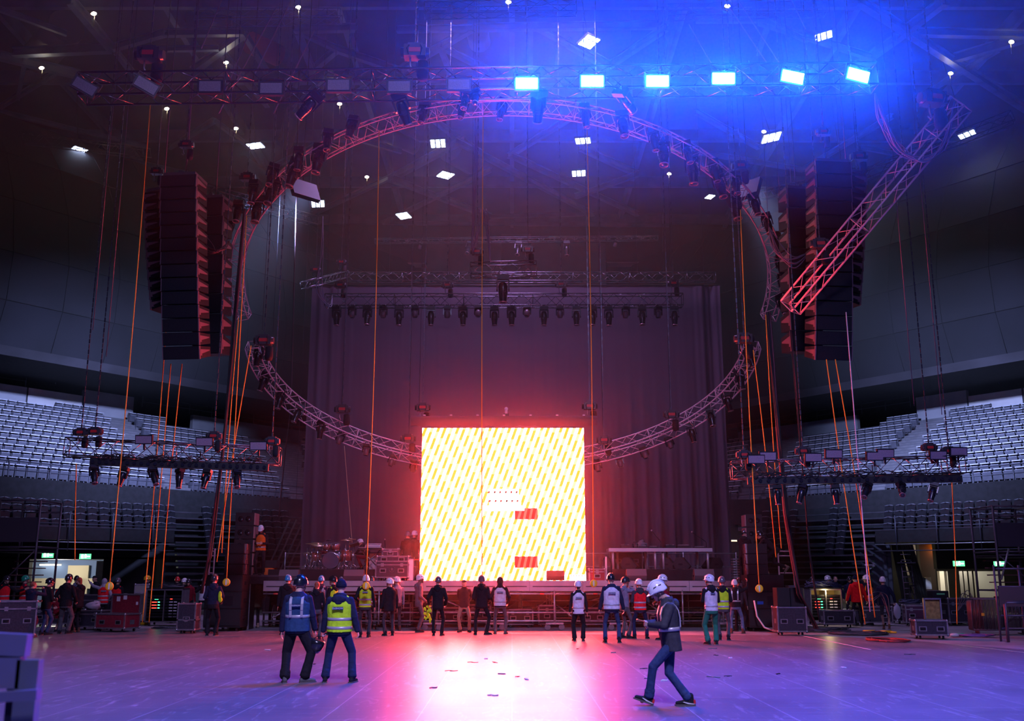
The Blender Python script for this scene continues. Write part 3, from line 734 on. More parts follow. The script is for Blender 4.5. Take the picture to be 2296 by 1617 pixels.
# small flat blinders on the side trusses
BLF = thing('strobe_panel', 'x', 'strobe panel')
MB().box((0, .05, 0), (.5, .1, .27)).build('housing', BLK, BLF); MB().box((0, -.005, .0), (.45, .02, .21)).build('panel', mat('strobe_cells', (.30, .24, .28), .4, 0, None, .3, 60), BLF)
MB().box((0, .05, -.2), (.05, .04, .2)).build('clamp', BLK, BLF); index(BLF); ub = [False]
for i, (x, y) in enumerate(((322, 986), (458, 991), (579, 1000))):
    place(BLF, ub, at(x, y, 28.8), (R(10), 0, 0), 'small flat strobe panel on top of the left side truss, %s from left' % ORD(i), 'strobe panels on left side truss')
for i, (x, y) in enumerate(((1696, 1030), (1722, 1023), (1824, 1026), (1870, 1018), (1962, 1023), (1986, 1017), (2104, 1021), (2150, 1013))):
    place(BLF, ub, at(x, y, 28.8), (R(10), 0, 0), 'small flat strobe panel on top of the right side truss, %s from left' % ORD(i), 'strobe panels on right side truss', 1.0)
# ------------------------------------------------------------------ chain hoists
def hoist():
    t = thing('chain_hoist', 'x', 'chain hoist')
    b = MB().box((0, 0, 0), (.46, .26, .26)).box((.0, 0, .15), (.30, .20, .06)).cyl((-.30, 0, 0), (.30, 0, 0), .11, None, 12).build('motor_body', mat('hoist_body', (.05, .045, .05), .3), t)
    for sx in (-1, 1): MB().tube([(sx*.12, -.14, .10), (sx*.16, -.2, 0), (sx*.12, -.14, -.12)], .015, 5).build('handle', RUB, t)
    MB().box((0, -.135, 0), (.24, .01, .10)).build('name_plate', REDM, t)
    MB().loft([MB().ring(Vector((0, 0, -.14)), Vector((.09, 0, 0)), Vector((0, .09, 0)), 8), MB().ring(Vector((0, 0, -.62)), Vector((.12, 0, 0)), Vector((0, .12, 0)), 8)]).build('chain_bag', BLKM, t) if False else None
    MB().lathe([(.02, -.16), (.12, -.2), (.13, -.5), (.10, -.6), (.0, -.61)], (.16, .05, 0), None, 10).build('chain_bag', BLKM, t)
    MB().tube([(-.1, 0, -.13), (-.1, 0, -.3), (-.06, 0, -.38), (-.1, 0, -.44), (-.16, 0, -.38)], .02, 6).build('hook', STEEL, t)
    return t
HO = hoist(); index(HO); hu = [False]
def chain(p, z1, r=.014, q=None, cat='chain', name='hoist_chain', label='', m=CHAINM, group=None):
    p = Vector(p); L = z1-p.z; t = MB()
    if r > .01 and q is None:
        n = max(6, int(L/.16)); pts = []
        for i in range(n):
            z = L*i/n; d = .012 if i % 2 else .026; e = .026 if i % 2 else .012
            t.box((0, 0, z+L/n/2), (d*1.5, e*1.5, L/n*.86))
    else: t.tube([(0, 0, 0), (q or (0, 0, L))], r, 5)
    o = t.build(name, m); o.location = p; return tag(o, label, cat, group)
def hang(x, y, Y, where, ztop=28.5, sc=1.0, rz=0.0):
    p = at(x, y, Y); h = place(HO, hu, p, (0, 0, rz), 'black chain hoist '+where, None, sc)
    c = chain((0, 0, 0), 31.4-p.z, .014, cat=None, name='lift_chain'); c.location = (0, 0, .14); c.parent = h; c.scale = (1/sc,)*3
hang(336, 124, 24, 'above the left part of the front truss', 24, 1.25)
hang(931, 118, 24, 'above the middle of the front truss', 24, 1.25)
hang(2092, 222, 25.6, 'at the raised end of the diagonal truss', 24, 1.4, .2)
hang(418, 325, 30, 'above the main left speaker hang', 25, .8)
hang(1845, 297, 30, 'above the main right speaker hang', 25, .8)
hang(1925, 352, 33, 'to the side of the right speaker hang', 26, 1.0)
hang(352, 385, 33, 'to the side of the left speaker hang', 26, .8)
hang(555, 398, 35, 'behind the left shoulder of the ring truss', 28, 1.0)
hang(1660, 373, 35, 'behind the right shoulder of the ring truss', 28, 1.1)
hang(1838, 548, 28.5, 'halfway along the diagonal truss', 24, 1.0)
hang(592, 764, 32.5, 'at the left tip of the lower ring', 28, 1.1)
hang(1668, 760, 32.5, 'at the right tip of the lower ring', 28, 1.1)
hang(768, 918, 37, 'over the left quarter of the lower ring', 28, 1.0)
hang(1505, 930, 37, 'over the right quarter of the lower ring', 28, 1.0)
hang(915, 984, 38.5, 'left of the screen over the lower ring', 28, 1.0)
hang(1354, 987, 38.5, 'right of the screen over the lower ring', 28, 1.0)
hang(948, 914, 36.6, 'on the left end of the screen header', 28, .95)
hang(1322, 911, 36.6, 'on the right end of the screen header', 28, .95)
for i, (x, y) in enumerate(((763, 640), (1003, 640), (1258, 638), (1510, 636))):
    hang(x, y, 42, '%s from the left on the back truss' % ORD(i), 28, .9)
for i, (x, y) in enumerate(((766, 588), (708, 605))): hang(x, y, 46, ['at the left end of the rear truss', 'on the skewed truss stub'][i], 28.5, .85)
for i, (x, y) in enumerate(((1070, 565), (1183, 560))): hang(x, y, 38, 'on the %s end of the short centre truss' % ['left', 'right'][i], 28, .9)
for i, (x, y) in enumerate(((182, 970), (213, 968), (480, 978), (610, 990))): hang(x, y, 29, '%s from the left on the left side truss' % ORD(i), 26, .75)
for i, (x, y) in enumerate(((1668, 1020), (1800, 1012), (2083, 1004), (2127, 1012))): hang(x, y, 29, '%s from the left on the right side truss' % ORD(i), 26, .75)
# plain chains and ropes hanging from the roof
def wire_up(x1, y1, D, r, m, name, label):
    a = at(x1, y1, D); o = MB().tube([(0, 0, 0), (0, 0, 31.4-a.z)], r, 5).build(name, m); o.location = a; return tag(o, label, 'wire', 'thin suspension lines')
def rope(x0, y0, D0, x1, y1, D1, r, m, name, label, cat, group=None, sag=0.0, nseg=10):
    a = at(x0, y0, D0); b = at(x1, y1, D1); n = nseg
    pts = [Vector((0, 0, 0))+(b-a)*(i/n)+Vector((sag*math.sin(math.pi*i/n), 0, 0)) for i in range(n+1)]
    o = MB().tube(pts, r, 6).build(name, m); o.location = a; return tag(o, label, cat, group)
LINES = [(1008, 262, 1006, 598, 37), (960, 290, 958, 536, 45), (1066, 262, 1064, 560, 37.5), (1187, 300, 1184, 552, 37.5), (1254, 262, 1255, 532, 45), (1345, 400, 1343, 612, 46), (1430, 480, 1429, 612, 46), (875, 460, 873, 612, 46), (1480, 400, 1488, 612, 46), (1508, 330, 1505, 600, 42), (738, 560, 733, 610, 44), (785, 300, 770, 590, 45),
         (698, 500, 664, 1120, 44), (775, 700, 766, 912, 40), (866, 0, 866, 160, 26), (1990, 240, 2050, 910, 27), (2052, 300, 2112, 930, 27), (258, 235, 208, 740, 27), (288, 235, 238, 800, 27), (366, 235, 352, 380, 32), (424, 235, 415, 395, 31), (1655, 300, 1660, 372, 34), (1714, 380, 1724, 520, 33), (1800, 60, 1806, 150, 30), (1825, 0, 1832, 150, 30),
         (600, 520, 588, 740, 38), (632, 500, 612, 745, 40), (1905, 210, 1920, 340, 33), (1480, 720, 1503, 915, 41), (1530, 500, 1590, 900, 42), (500, 300, 505, 440, 34), (1335, 700, 1352, 980, 42), (930, 500, 917, 975, 42), (948, 640, 940, 905, 42), (1060, 380, 1058, 560, 39), (1880, 230, 1886, 375, 32), (1765, 210, 1775, 430, 33), (1740, 230, 1748, 440, 33)]
for i, (x0, y0, x1, y1, D) in enumerate(LINES):
    wire_up(x1, y1, D, .010, CHAINM, 'suspension_wire', 'thin grey suspension line hanging straight down from the roof')
RLINES = [(1115, 90, 1000, 0), (497, 0, 452, 108), (560, 70, 505, 205), (620, 15, 490, 255), (650, 5, 572, 165), (705, 68, 613, 255), (1625, 0, 1722, 145), (1655, 0, 1748, 142), (1775, 0, 1806, 65), (1545, 55, 1598, 148)]
for i, (x0, y0, x1, y1) in enumerate(RLINES[1:]):
    rope(x0, y0, 27, x1, y1, 24.5, .016, mat('steel_sling', (.28, .2, .25), .4, .5), 'rigging_bridle', 'slanted rigging bridle wire, %s from the left across the roof above the front truss' % ORD(i), 'wire')
# orange ropes: top x,y, bottom x,y, depth, weight at the end, label
PUCK = []
OR = [(337, 234, 246, 1306, 27, 1, 'from the left front truss down to the workers in red vests'),
      (372, 742, 319, 1396, 31, 0, 'falling beside the outer edge of the left speaker hang'),
      (383, 816, 334, 1396, 31, 0, 'falling from the bottom corner of the left speaker hang'),
      (408, 816, 362, 1320, 31, 0, 'falling from the bottom middle of the left speaker hang'),
      (850, 292, 821, 1306, 30, 1, 'falling before the backdrop to the drum riser'),
      (1083, 262, 1081, 1293, 31, 0, 'hanging in front of the middle of the lit screen'),
      (1316, 292, 1331, 1301, 31, 1, 'hanging along the right edge of the lit screen'),
      (1660, 470, 1702, 1312, 29, 1, 'from the right shoulder of the ring to the right stack'),
      (1717, 706, 1752, 1230, 31, 0, 'falling from the right end of the upper ring truss'),
      (1689, 785, 1740, 1250, 31, 0, 'falling from the right tip of the lower ring truss'),
      (1853, 806, 1940, 1400, 29, 0, 'falling from the right speaker hang, the inner one'),
      (1873, 806, 1962, 1385, 29.3, 0, 'falling from the right speaker hang, the outer one'),
      (553, 484, 508, 1298, 30, 1, 'from the left shoulder of the ring to the left stack'),
      (535, 712, 497, 1240, 31, 0, 'falling from the left end of the upper ring truss'),
      (563, 775, 486, 1260, 31, 0, 'slanting from the left tip of the lower ring truss'),
      (171, 1040, 168, 1256, 31, 0, 'short and alone in front of the dark seats at far left'),
      (2134, 1070, 2146, 1400, 31, 0, 'short and alone in front of the dark seats at far right')]
for i, (x0, y0, x1, y1, D, pk, lb) in enumerate(OR):
    a = at(x0, y0, D); b = at(x1, y1, D)
    t = thing('rope', 'orange yellow rope '+lb, 'rope', a)
    d = b-a; m = MB(); sg = random.uniform(-.06, .06)
    m.tube([d*(k/12)+Vector((sg*math.sin(math.pi*k/12), 0, 0)) for k in range(13)], .015, 6).build('line', ORG, t)
    if pk:
        pr = MB().lathe([(0, -.02), (.10, -.02), (.115, 0), (.10, .02), (0, .02)], d-Vector((0, 0, .1)), Matrix.Rotation(R(90), 3, 'X'), 18)
        pr.build('weight_disc', YEL, t); MB().box(d-Vector((0, .03, .1)), (.03, .01, .16)).build('disc_tape', WHT, t)
# dark cable looms
DRED = mat('dark_cable_loom', (.10, .03, .04), .5)
for pts, lb, r in (([(548, 470, 33), (522, 760, 32), (497, 1040, 32), (470, 1250, 32), (452, 1330, 33)], 'thick dark cable loom dropping beside the left speaker stack', .07),
                   ([(1722, 700, 31), (1740, 900, 31), (1762, 1150, 31), (1790, 1330, 31.5), (1830, 1408, 33)], 'thick dark cable loom dropping beside the right speaker stack', .075),
                   ([(1773, 740, 31), (1795, 1000, 31), (1815, 1240, 31), (1838, 1395, 32)], 'second thinner dark cable loom right of the stack', .035),
                   ([(676, -60, 40), (652, 905, 40), (640, 1010, 40), (626, 1160, 40)], 'thin dark cable loom left of the backdrop', .03)):
    P = [at(*q) for q in pts]; t = thing('cable_loom', lb, 'cable', P[0]); m = MB()
    Q = []
    for k in range(len(P)-1):
        for j in range(6): Q.append(P[k].lerp(P[k+1], j/6)-P[0])
    Q.append(P[-1]-P[0])
    for c in range(5 if r > .05 else 3):
        an = c*1.3; ph = random.random()*6
        MB().tube([q+Vector((math.cos(an+i*.25+ph)*r*.6, math.sin(an+i*.25)*r*.6, 0)) for i, q in enumerate(Q)], r*.45, 6).build('cable', [DRED, RUB, RUB, DRED, RUB][c], t)
rope(1897, 700, 29, 1951, 1372, 29, .016, mat('white_rope', (.75, .72, .78), .6), 'rope', 'single pale rope falling from the right speaker hang', 'rope')
rope(772, 1000, 38, 790, 1225, 38, .014, mat('khaki_rope', (.45, .38, .2), .6), 'rope', 'thin khaki rope slanting down behind the drum kit', 'rope')
# drooping cable bundle near the diagonal truss and beside trusses
def droop(pts, lb, r=.02, n=5, m=None, spread=.12):
    P = [at(*q) for q in pts]; t = thing('cable_bundle', lb, 'cable', P[0])
    def cr(p0, p1, p2, p3, u): return .5*((2*p1)+(p2-p0)*u+(2*p0-5*p1+4*p2-p3)*u*u+(3*p1-p0-3*p2+p3)*u**3)
    for c in range(n):
        PP = [p+Vector((random.uniform(-1, 1), random.uniform(-1, 1), random.uniform(-1, 1)))*spread*(0 if k in (0, len(P)-1) else 1) for k, p in enumerate(P)]
        PP = [PP[0]]+PP+[PP[-1]]; Q = []
        for k in range(1, len(PP)-2):
            for j in range(7): Q.append(cr(PP[k-1], PP[k], PP[k+1], PP[k+2], j/7)-P[0])
        Q.append(PP[-1]-P[0]); MB().tube(Q, r, 5).build('cable', m or RUB, t)
CBL = mat('grey_cable', (.20, .19, .25), .45)
droop([(1962, 210, 24.5), (1980, 270, 25), (2015, 330, 26), (2070, 360, 26.2), (2120, 320, 26), (2140, 228, 25.5)], 'bundle of grey cables sagging from the front truss end to the diagonal truss', .022, 6, CBL)
droop([(1065, 268, 37), (1067, 380, 37), (1062, 560, 37), (1085, 470, 37), (1100, 590, 37)], 'bundle of grey cables above the short centre truss', .018, 4, CBL, .1)
droop([(724, 485, 40), (722, 560, 40), (716, 650, 40), (735, 690, 41), (745, 660, 42)], 'cable loop hanging at the left end of the back truss', .016, 3, CBL, .15)
droop([(1725, 510, 32), (1745, 560, 31), (1775, 590, 31), (1815, 565, 31)], 'cables sagging between the ring truss and the right speaker hang', .018, 6, CBL, .2)
droop([(450, 515, 31), (465, 550, 31), (495, 560, 31), (515, 540, 32)], 'cables sagging between the left speaker hang and the ring truss', .018, 5, DRED, .15)
# ------------------------------------------------------------------ hanging speaker arrays
BLUEL = BLUEC
def line_array(lb, xt, yt, xb, yb, D, n, w, rz, curve=0.0, hb=None, dep=.9, sidewin=True, rear=False):
    top = at(xt, yt, D); bot = at(xb, yb, D); H = (top.z-bot.z)/n
    t = thing('speaker_array', lb, 'speaker array', top, rz)
    MB().box((0, .1, .07), (w*.92, dep*1.05, .10)).box((0, .1, .16), (.12, dep*.9, .10)).build('rigging_frame', mat('fly_frame_steel', (.14, .13, .15), .4, .5), t)
    MB().cyl((0, .1, .2), (0, .1, 31.4-top.z), .02, None, 6).build('lift_chain', CHAINM, t)
    dx = (bot-top); loc = Matrix.Rotation(-rz, 3, 'Z') @ dx
    for i in range(n):
        f = (i+.5)/n; tiltA = R(curve*(f**2)); yo = -curve*.02*(f**2)*0
        c = Vector((loc.x*f, loc.y*f - math.sin(curve*.012*f*f*6)*(-.35), -H*(i+.5)))
        rot = Matrix.Rotation(tiltA, 3, 'X')
        def Fm(u, v, q, c=c, rot=rot): return rot @ Vector((q, u, v)) + c
        h2 = H*.485; hb2 = H*.36
        b = MB().prism([(-dep*.5, -h2), (-dep*.5, h2), (dep*.5, hb2), (dep*.5, -hb2)], -w/2, w/2, Fm).build('cabinet', BLK, t)
        g = MB().prism([(-dep*.5-.03, -h2*.92), (-dep*.5-.03, h2*.92), (-dep*.5, h2*.92), (-dep*.5, -h2*.92)], -w/2*.96, w/2*.96, Fm).build('grille', GRIL, b)
        for sx in (-1, 1):
            m = MB()
            m.prism([(-dep*.50, -h2), (-dep*.50, h2), (-dep*.43, h2), (-dep*.43, -h2)], sx*w/2, sx*(w/2+.03), Fm)
            m.prism([(-dep*.4, -h2*.5), (-dep*.4, h2*.5), (dep*.35, h2*.3), (dep*.35, h2*.15), (-dep*.3, -h2*.2), (-dep*.3, -h2*.5)], sx*w/2, sx*(w/2+.03), Fm)
            m.build('rigging_arm', mat('array_rigging_metal', (.30, .20, .22), .35, .5), b)
        if rear:
            mm = MB(); mm.prism([(dep*.5, -hb2*.5), (dep*.5, hb2*.5), (dep*.5+.02, hb2*.5), (dep*.5+.02, -hb2*.5)], -.12, .12, Fm); mm.build('connector_plate', BLUEC, b)
    return t
line_array('main left hanging line array, tall black column of speakers left of the ring', 413, 404, 410, 800, 30, 14, 1.14, R(-6), 16)
line_array('main right hanging line array, tall black column partly crossed by the diagonal truss', 1856, 374, 1866, 802, 30, 14, 1.14, R(6), 16)
line_array('left outer side-hang seen from the rear with blue connectors', 360, 440, 368, 700, 31.5, 12, .95, R(-112), 8, rear=True, dep=.62)
line_array('right outer side-hang seen from the rear with blue connectors', 1905, 400, 1900, 690, 31.5, 12, .95, R(112), 8, rear=True, dep=.62)
line_array('left hanging subwoofer array between main hang and ring truss', 480, 452, 476, 800, 33, 8, 1.0, R(-10), 0, dep=.8)
line_array('right hanging subwoofer array beside the ring truss', 1788, 432, 1798, 795, 33, 8, 1.1, R(10), 0, dep=.8)
# ------------------------------------------------------------------ house lights under the roof
LEDW = emitter('house_led_white', (.55, .68, 1.0), HOUSE_E)
def led_cluster():
    t = thing('house_light', 'x', 'ceiling light')
    MB().box((0, 0, .09), (.95, .95, .10)).build('housing', BLK, t)
    m = MB()
    for i in range(3):
        for j in range(3): m.box((-.3+.3*i, -.3+.3*j, .02), (.22, .22, .03))
    m.build('led_cells', LEDW, t); m = MB(); m.tube([(0, 0, .14), (0, 0, 5.2)], .02, 5); m.build('hanger', BLK, t); return t
LC = led_cluster(); index(LC); lu = [False]
for i, (x, y, s) in enumerate(((174, 338, 1), (573, 328, 1), (713, 458, 1), (905, 485, 1), (982, 323, 1), (999, 394, 1), (1298, 390, 1), (1307, 317, 1), (1321, 95, .9), (1847, 82, .9), (1730, 310, 1.2), (2168, 302, 1), (1890, 391, 1), (1592, 442, .6))):
    p = atz(x, y, 26.5)
    place(LC, lu, p, (R(random.uniform(-12, 4)), R(random.uniform(-8, 8)), R(random.uniform(0, 90))), 'white square cluster house light in the roof, %s from the left' % ORD([174, 573, 713, 905, 982, 999, 1298, 1307, 1321, 1592, 1730, 1847, 1890, 2168].index(x)), 'house lights', s)
BULB = emitter('warm_bulb', (1.0, .80, .45), 90)
def bulb():
    t = thing('work_light', 'x', 'lamp'); MB().tube([(0, 0, -.6), (0, 0, .1)], .03, 5).box((0, 0, .12), (.3, .2, .12)).build('bracket', BLK, t)
    MB().ell((0, -.12, .1), .15, .08, .10, None, 8).build('bulb', BULB, t); return t
BB = bulb(); index(BB); bu = [False]
WL = [(212, 37), (95, 158), (375, 249), (508, 146), (670, 23), (762, 238), (530, 293), (1140, 11), (823, 401), (1500, 394), (2266, 100), (1630, 20), (1712, 300), (2130, 170)]
for i, (x, y) in enumerate(WL):
    place(BB, bu, atz(x, y, 27.5), (0, 0, 0), 'small warm glowing work light on the roof steel, %s from the left' % ORD(sorted(q[0] for q in WL).index(x)), 'roof work lights', .85)
for nm, X, tg in (('left', -8.6, (-21.5, 51.5, 8.8)), ('right', 9.7, (23.5, 51.5, 8.8))):  # made-up housings and hangers giving the seat fills a body
    t = thing('added_lamp_housing', 'black housing added around the fill light aimed at the %s grandstand seats' % nm, 'floodlight', (X, 38.5, 17.2)); d = (Vector(tg)-Vector((X, 38.5, 17.2))).normalized(); rot = d.to_track_quat('-Z', 'Y').to_matrix()
    MB().box(-d*.14, (1.26, .86, .2), rot).build('housing', BLK, t); MB().cyl((0, 0, .1), (0, 0, 14.2), .02).build('hanger', BLK, t)
# ------------------------------------------------------------------ roof steel
RB = mat('roof_steel', (.10, .13, .22), .55, .2, None, .25, 1)
BE = [(30, 118, 248, 108, .5), (158, 0, 250, 108, .5), (0, 125, 180, 168, .5), (368, 74, 548, 72, .4), (548, 74, 430, 160, .45), (300, 112, 490, 108, .3), (490, 110, 600, 235, .4), (548, 75, 598, 160, .35), (260, 115, 300, 168, .35), (660, 66, 800, 62, .4), (668, 72, 700, 155, .4), (672, 70, 756, 110, .35), (756, 110, 660, 190, .4), (756, 110, 900, 160, .4),
      (660, 245, 740, 160, .35), (800, 210, 895, 158, .4), (895, 158, 1060, 62, .4), (890, 66, 1060, 63, .35), (893, 158, 990, 100, .3), (985, 100, 1010, 165, .35), (985, 102, 1100, 160, .35), (1188, 60, 1480, 56, .4), (1190, 62, 1190, 150, .35), (1200, 60, 1330, 130, .3), (1272, 95, 1365, 148, .5), (1365, 148, 1495, 60, .4), (1248, 105, 1248, 150, .3),
      (872, 402, 1040, 312, .5), (880, 402, 1100, 485, .45), (1022, 315, 1330, 480, .4), (1030, 312, 950, 250, .4), (1140, 350, 1300, 250, .4), (1150, 350, 1430, 480, .4), (1300, 330, 1430, 390, .45), (1430, 390, 1290, 440, .4), (860, 500, 1100, 380, .35), (700, 480, 870, 400, .35), (600, 380, 760, 300, .35), (760, 300, 900, 340, .3), (740, 160, 800, 310, .3),
      (1870, 185, 2010, 85, .5), (2010, 85, 2120, 0, .5), (2060, 72, 2330, 78, .45), (1925, 0, 2330, 262, .5), (1700, 48, 1960, 130, .35), (1960, 130, 1880, 210, .35), (2140, 130, 2330, 75, .5), (2090, 200, 2240, 110, .3), (1560, 45, 1720, 45, .3), (1725, 48, 1700, 120, .3), (1720, 48, 1810, 90, .3), (1500, 330, 1800, 380, .35), (1560, 250, 1700, 330, .35), (1800, 380, 2000, 260, .35), (1930, 330, 2296, 400, .3),
      (0, 250, 330, 330, .3), (150, 330, 420, 390, .35), (380, 330, 480, 270, .35), (480, 270, 560, 330, .3), (0, 20, 150, 75, .3), (60, 118, 40, 220, .3), (0, 240, 130, 160, .3), (1100, 485, 1330, 480, .3), (870, 500, 1500, 505, .3), (1060, 62, 1190, 60, .4), (250, 108, 368, 74, .4)]
for i, (x0, y0, x1, y1, w) in enumerate(BE):
    zz = 28.5 if max(y0, y1) < 420 else 27.8
    a = atz(x0, y0, zz); b = atz(x1, y1, zz-.3)
    m = MB(); d = b-a; rot = d.to_track_quat('X', 'Z').to_matrix(); c = (a+b)/2
    m.box(c+Vector((0, 0, w*.42)), (d.length, w*.7, w*.12), rot); m.box(c-Vector((0, 0, w*.42)), (d.length, w*.7, w*.12), rot); m.box(c, (d.length, w*.14, w*.84), rot)
    o = m.build('beam', RB); struct(o)
# longitudinal purlins of the roof deck
for i in range(-4, 6):
    o = MB().bb(i*9-.15, i*9+.15, 20, 80, 30.6, 31.4).build('beam', RB); struct(o)
for i in range(7):
    o = MB().bb(-49, 51, 30+i*8-.15, 30+i*8+.15, 30.2, 31.0).build('beam', RB); struct(o)
# air ducts and tanks seen between the roof steel
DUCT = mat('roof_duct', (.16, .14, .16), .5, .4); DUCTR = mat('red_brown_duct', (.30, .06, .06), .6)
for i, (x0, y0, x1, y1, r, m_) in enumerate(((85, 130, 150, 60, .9, DUCT), (420, 45, 520, 55, .45, DUCT), (560, 95, 625, 125, .6, DUCTR), (1005, 35, 1040, 45, .55, DUCTR), (1065, 45, 1075, 95, .6, DUCT), (1010, 330, 1060, 360, 1.0, DUCT), (540, 370, 590, 400, .7, DUCT), (860, 300, 930, 330, .5, DUCT), (640, 320, 660, 250, .5, DUCT))):
    a = atz(x0, y0, 29.6); b = atz(x1, y1, 29.6); o = MB().cyl(a, b, r, None, 16).build('air_duct', m_)
    tag(o, 'roof ventilation duct, %s from the left among the roof steel' % ORD(sorted([85, 420, 560, 1005, 1065, 1010, 540, 860, 640]).index(x0)), 'duct')
# ------------------------------------------------------------------ backdrop
BD = bpy.data.materials.new('backdrop_cloth'); BD.use_nodes = True
b_ = BD.node_tree.nodes['Principled BSDF']; b_.inputs['Base Color'].default_value = (.085, .065, .085, 1); b_.inputs['Roughness'].default_value = .9
c0 = at(700, 640, 47); c1 = at(1612, 640, 47)
n = 420; W_ = c1.x-c0.x; Ht = c0.z; zs = [0.05, 2, 4, 5.5, 7, 8.5, 10, 12, 14, Ht-.05]
vs = []; fs = []
for j, z in enumerate(zs):
    for i in range(n+1):
        u = i/n; amp = .004 + .22*max(0, (u-.62)/.38)*max(0, 1-z/9.5)+(.15*max(0, (u-.93)/.07))+.03*max(0, (.12-u)/.12)+ .012*max(0, 1-z/6)
        y = amp*(math.sin(u*170+1.5*math.sin(u*23))+.35*math.sin(u*410+z*.15))
        vs.append((c0.x+W_*u, 47+y, z))
for j in range(len(zs)-1):
    for i in range(n): k = j*(n+1)+i; fs.append((k, k+1, k+n+2, k+n+1))
t = thing('backdrop_curtain', 'huge dark backdrop cloth hanging behind the stage and screen', 'curtain', (0, 0, 0))
MB().add(vs, fs, True).build('cloth', BD, t)
MB().cyl((c0.x-.1, 47, Ht), (c1.x+.1, 47, Ht), .04).build('top_pipe', BLK, t)
# dark masking behind backdrop, both sides
# ------------------------------------------------------------------ stage deck
DZ = 1.63; SY = 35.0
DECKM = mat('stage_deck_ply', (.05, .045, .055), .55, 0, None, .3, 1.5); FASCM = mat('stage_fascia_aluminium', (.50, .48, .50), .4, .7, None, .15, 1)
xl = at(592, 1303, SY).x; xr = at(1664, 1303, SY).x
st = thing('stage', 'black decked stage on rolling scaffold with a metal front edge', 'stage', (0, SY, 0))
nb = 9; wj = (xr-xl)/nb
for j in range(3):
    for i in range(nb):
        MB().bb(xl+wj*i+.005, xl+wj*(i+1)-.005, 3.4*j+.02, 3.4*(j+1)-.01, DZ-.06, DZ).build('deck_panel', DECKM, st)
for i in range(nb): MB().bb(xl+wj*i, xl+wj*(i+1)-.01, -.05, .02, DZ-.34, DZ+.005).build('front_edge', FASCM, st)
for i in range(nb): MB().bb(xl+wj*i+.1, xl+wj*(i+1)-.1, -.06, -.05, DZ-.20, DZ-.17).build('edge_groove', ALUD, st)
for (y0, y1) in ((0, 0), (2.4, 2.4), (5.2, 5.2)):
    for z in (.30, .58, 1.20):
        m = MB(); m.cyl((xl, y0, z), (xr, y0, z), .028, None, 8); m.build('ledger', STEEL, st)
for x in (970, 1243, 1530, 700, 850, 1110, 1385, 1620):
    X = at(x, 1350, SY).x
    for yy in (0, 2.4):
        MB().cyl((X, yy-.03, .18), (X, yy-.03, DZ-.3), .03).cyl((X, yy-.03, .55), (X, yy-.03, .62), .05).cyl((X, yy-.03, 1.16), (X, yy-.03, 1.24), .05).build('standard', STEEL, st)
    if x in (970, 1243, 700, 1110, 1385, 1620):
        for sx in (-1, 1):
            c = MB(); c.cyl((X+sx*.24, -.06, .10), (X+sx*.24, 0.0, .10), .10, None, 14).box((X+sx*.24, -.03, .2), (.10, .08, .08)); c.build('castor', mat('castor_wheel', (.14, .13, .15), .5), st)
        MB().bb(X-.3, X+.3, -.1, .04, .19, .25).build('base_plate', STEEL, st)
for xa, xb, za, zb in ((985, 1075, 1.05, .45), (1290, 1170+60, .35, 1.05), (1395, 1330, 1.25, .95), (610, 690, .4, 1.1), (1500, 1440, .4, 1.1)):
    A = at(xa, 1350, SY).x; B = at(xb, 1350, SY).x; MB().cyl((A, .1, za), (B, 1.4, zb), .026).build('brace', STEEL, st)
for i in range(nb): MB().cyl((xl+wj*i, .08, .22), (xl+wj*(i+1), .08, .22), .02).build('toe_cable', RUB, st)
MB().bb(xl, xr, 6.5, 6.6, .02, DZ-.4).build('rear_masking', BLKM, st)
tpm = mat('red_tape', (.8, .08, .05), .5)
for i in range(nb): MB().cyl((xl+wj*i+.35, 0, 1.2), (xl+wj*i+.5, 0, 1.2), .03).build('tape_mark', tpm, st)
# drum riser and dj riser
def riser(lb, x0, x1, y0, y1, h):
    a = at(x0, 1290, y0).x; b = at(x1, 1290, y0).x; t = thing('riser', lb, 'riser', (a, y0, DZ))
    MB().bb(0, b-a, 0, y1-y0, h-.06, h).build('deck', DECKM, t); MB().bb(0, b-a, -.02, 0, 0.0, h).build('skirt', BLKM, t)
    for sx in (.1, b-a-.1):
        for sy in (.1, y1-y0-.1): MB().bb(sx-.03, sx+.03, sy-.03, sy+.03, 0, h-.06).build('leg', STEEL, t)
    return t
RH = .40; riser('low black riser carrying the drum kit and keyboard', 601, 842, 36.2, 39.0, RH)
riser('low black riser carrying the tall control tables', 1364, 1620, 36.2, 39.2, RH)
RZ_ = DZ+RH
# rear stage guard rail
t = thing('stage_guard_rail', 'scaffold tube guard rail along the back of the stage', 'railing', (0, 43, DZ))
for z in (.55, 1.1): MB().cyl((at(640, 1240, 43).x, 0, z), (at(1650, 1240, 43).x, 0, z), .025).build('rail', STEEL, t)
for x in (640, 760, 860, 1330, 1450, 1532, 1650): X = at(x, 1240, 43).x; MB().cyl((X, 0, 0), (X, 0, 1.15), .03).build('post', STEEL, t)
t = thing('stage_rear_scaffold', 'scaffold platform behind the stage holding the rear guard rail', 'scaffold', (0, 43, 0))
for x in (640, 760, 860, 1000, 1130, 1330, 1450, 1532, 1650): X = at(x, 1240, 43).x; MB().cyl((X, .1, 0), (X, .1, DZ), .03).build('post', STEEL, t)
MB().bb(at(640, 1240, 43).x, at(1650, 1240, 43).x, -.2, .6, DZ-.06, DZ).build('platform', DECKM, t)
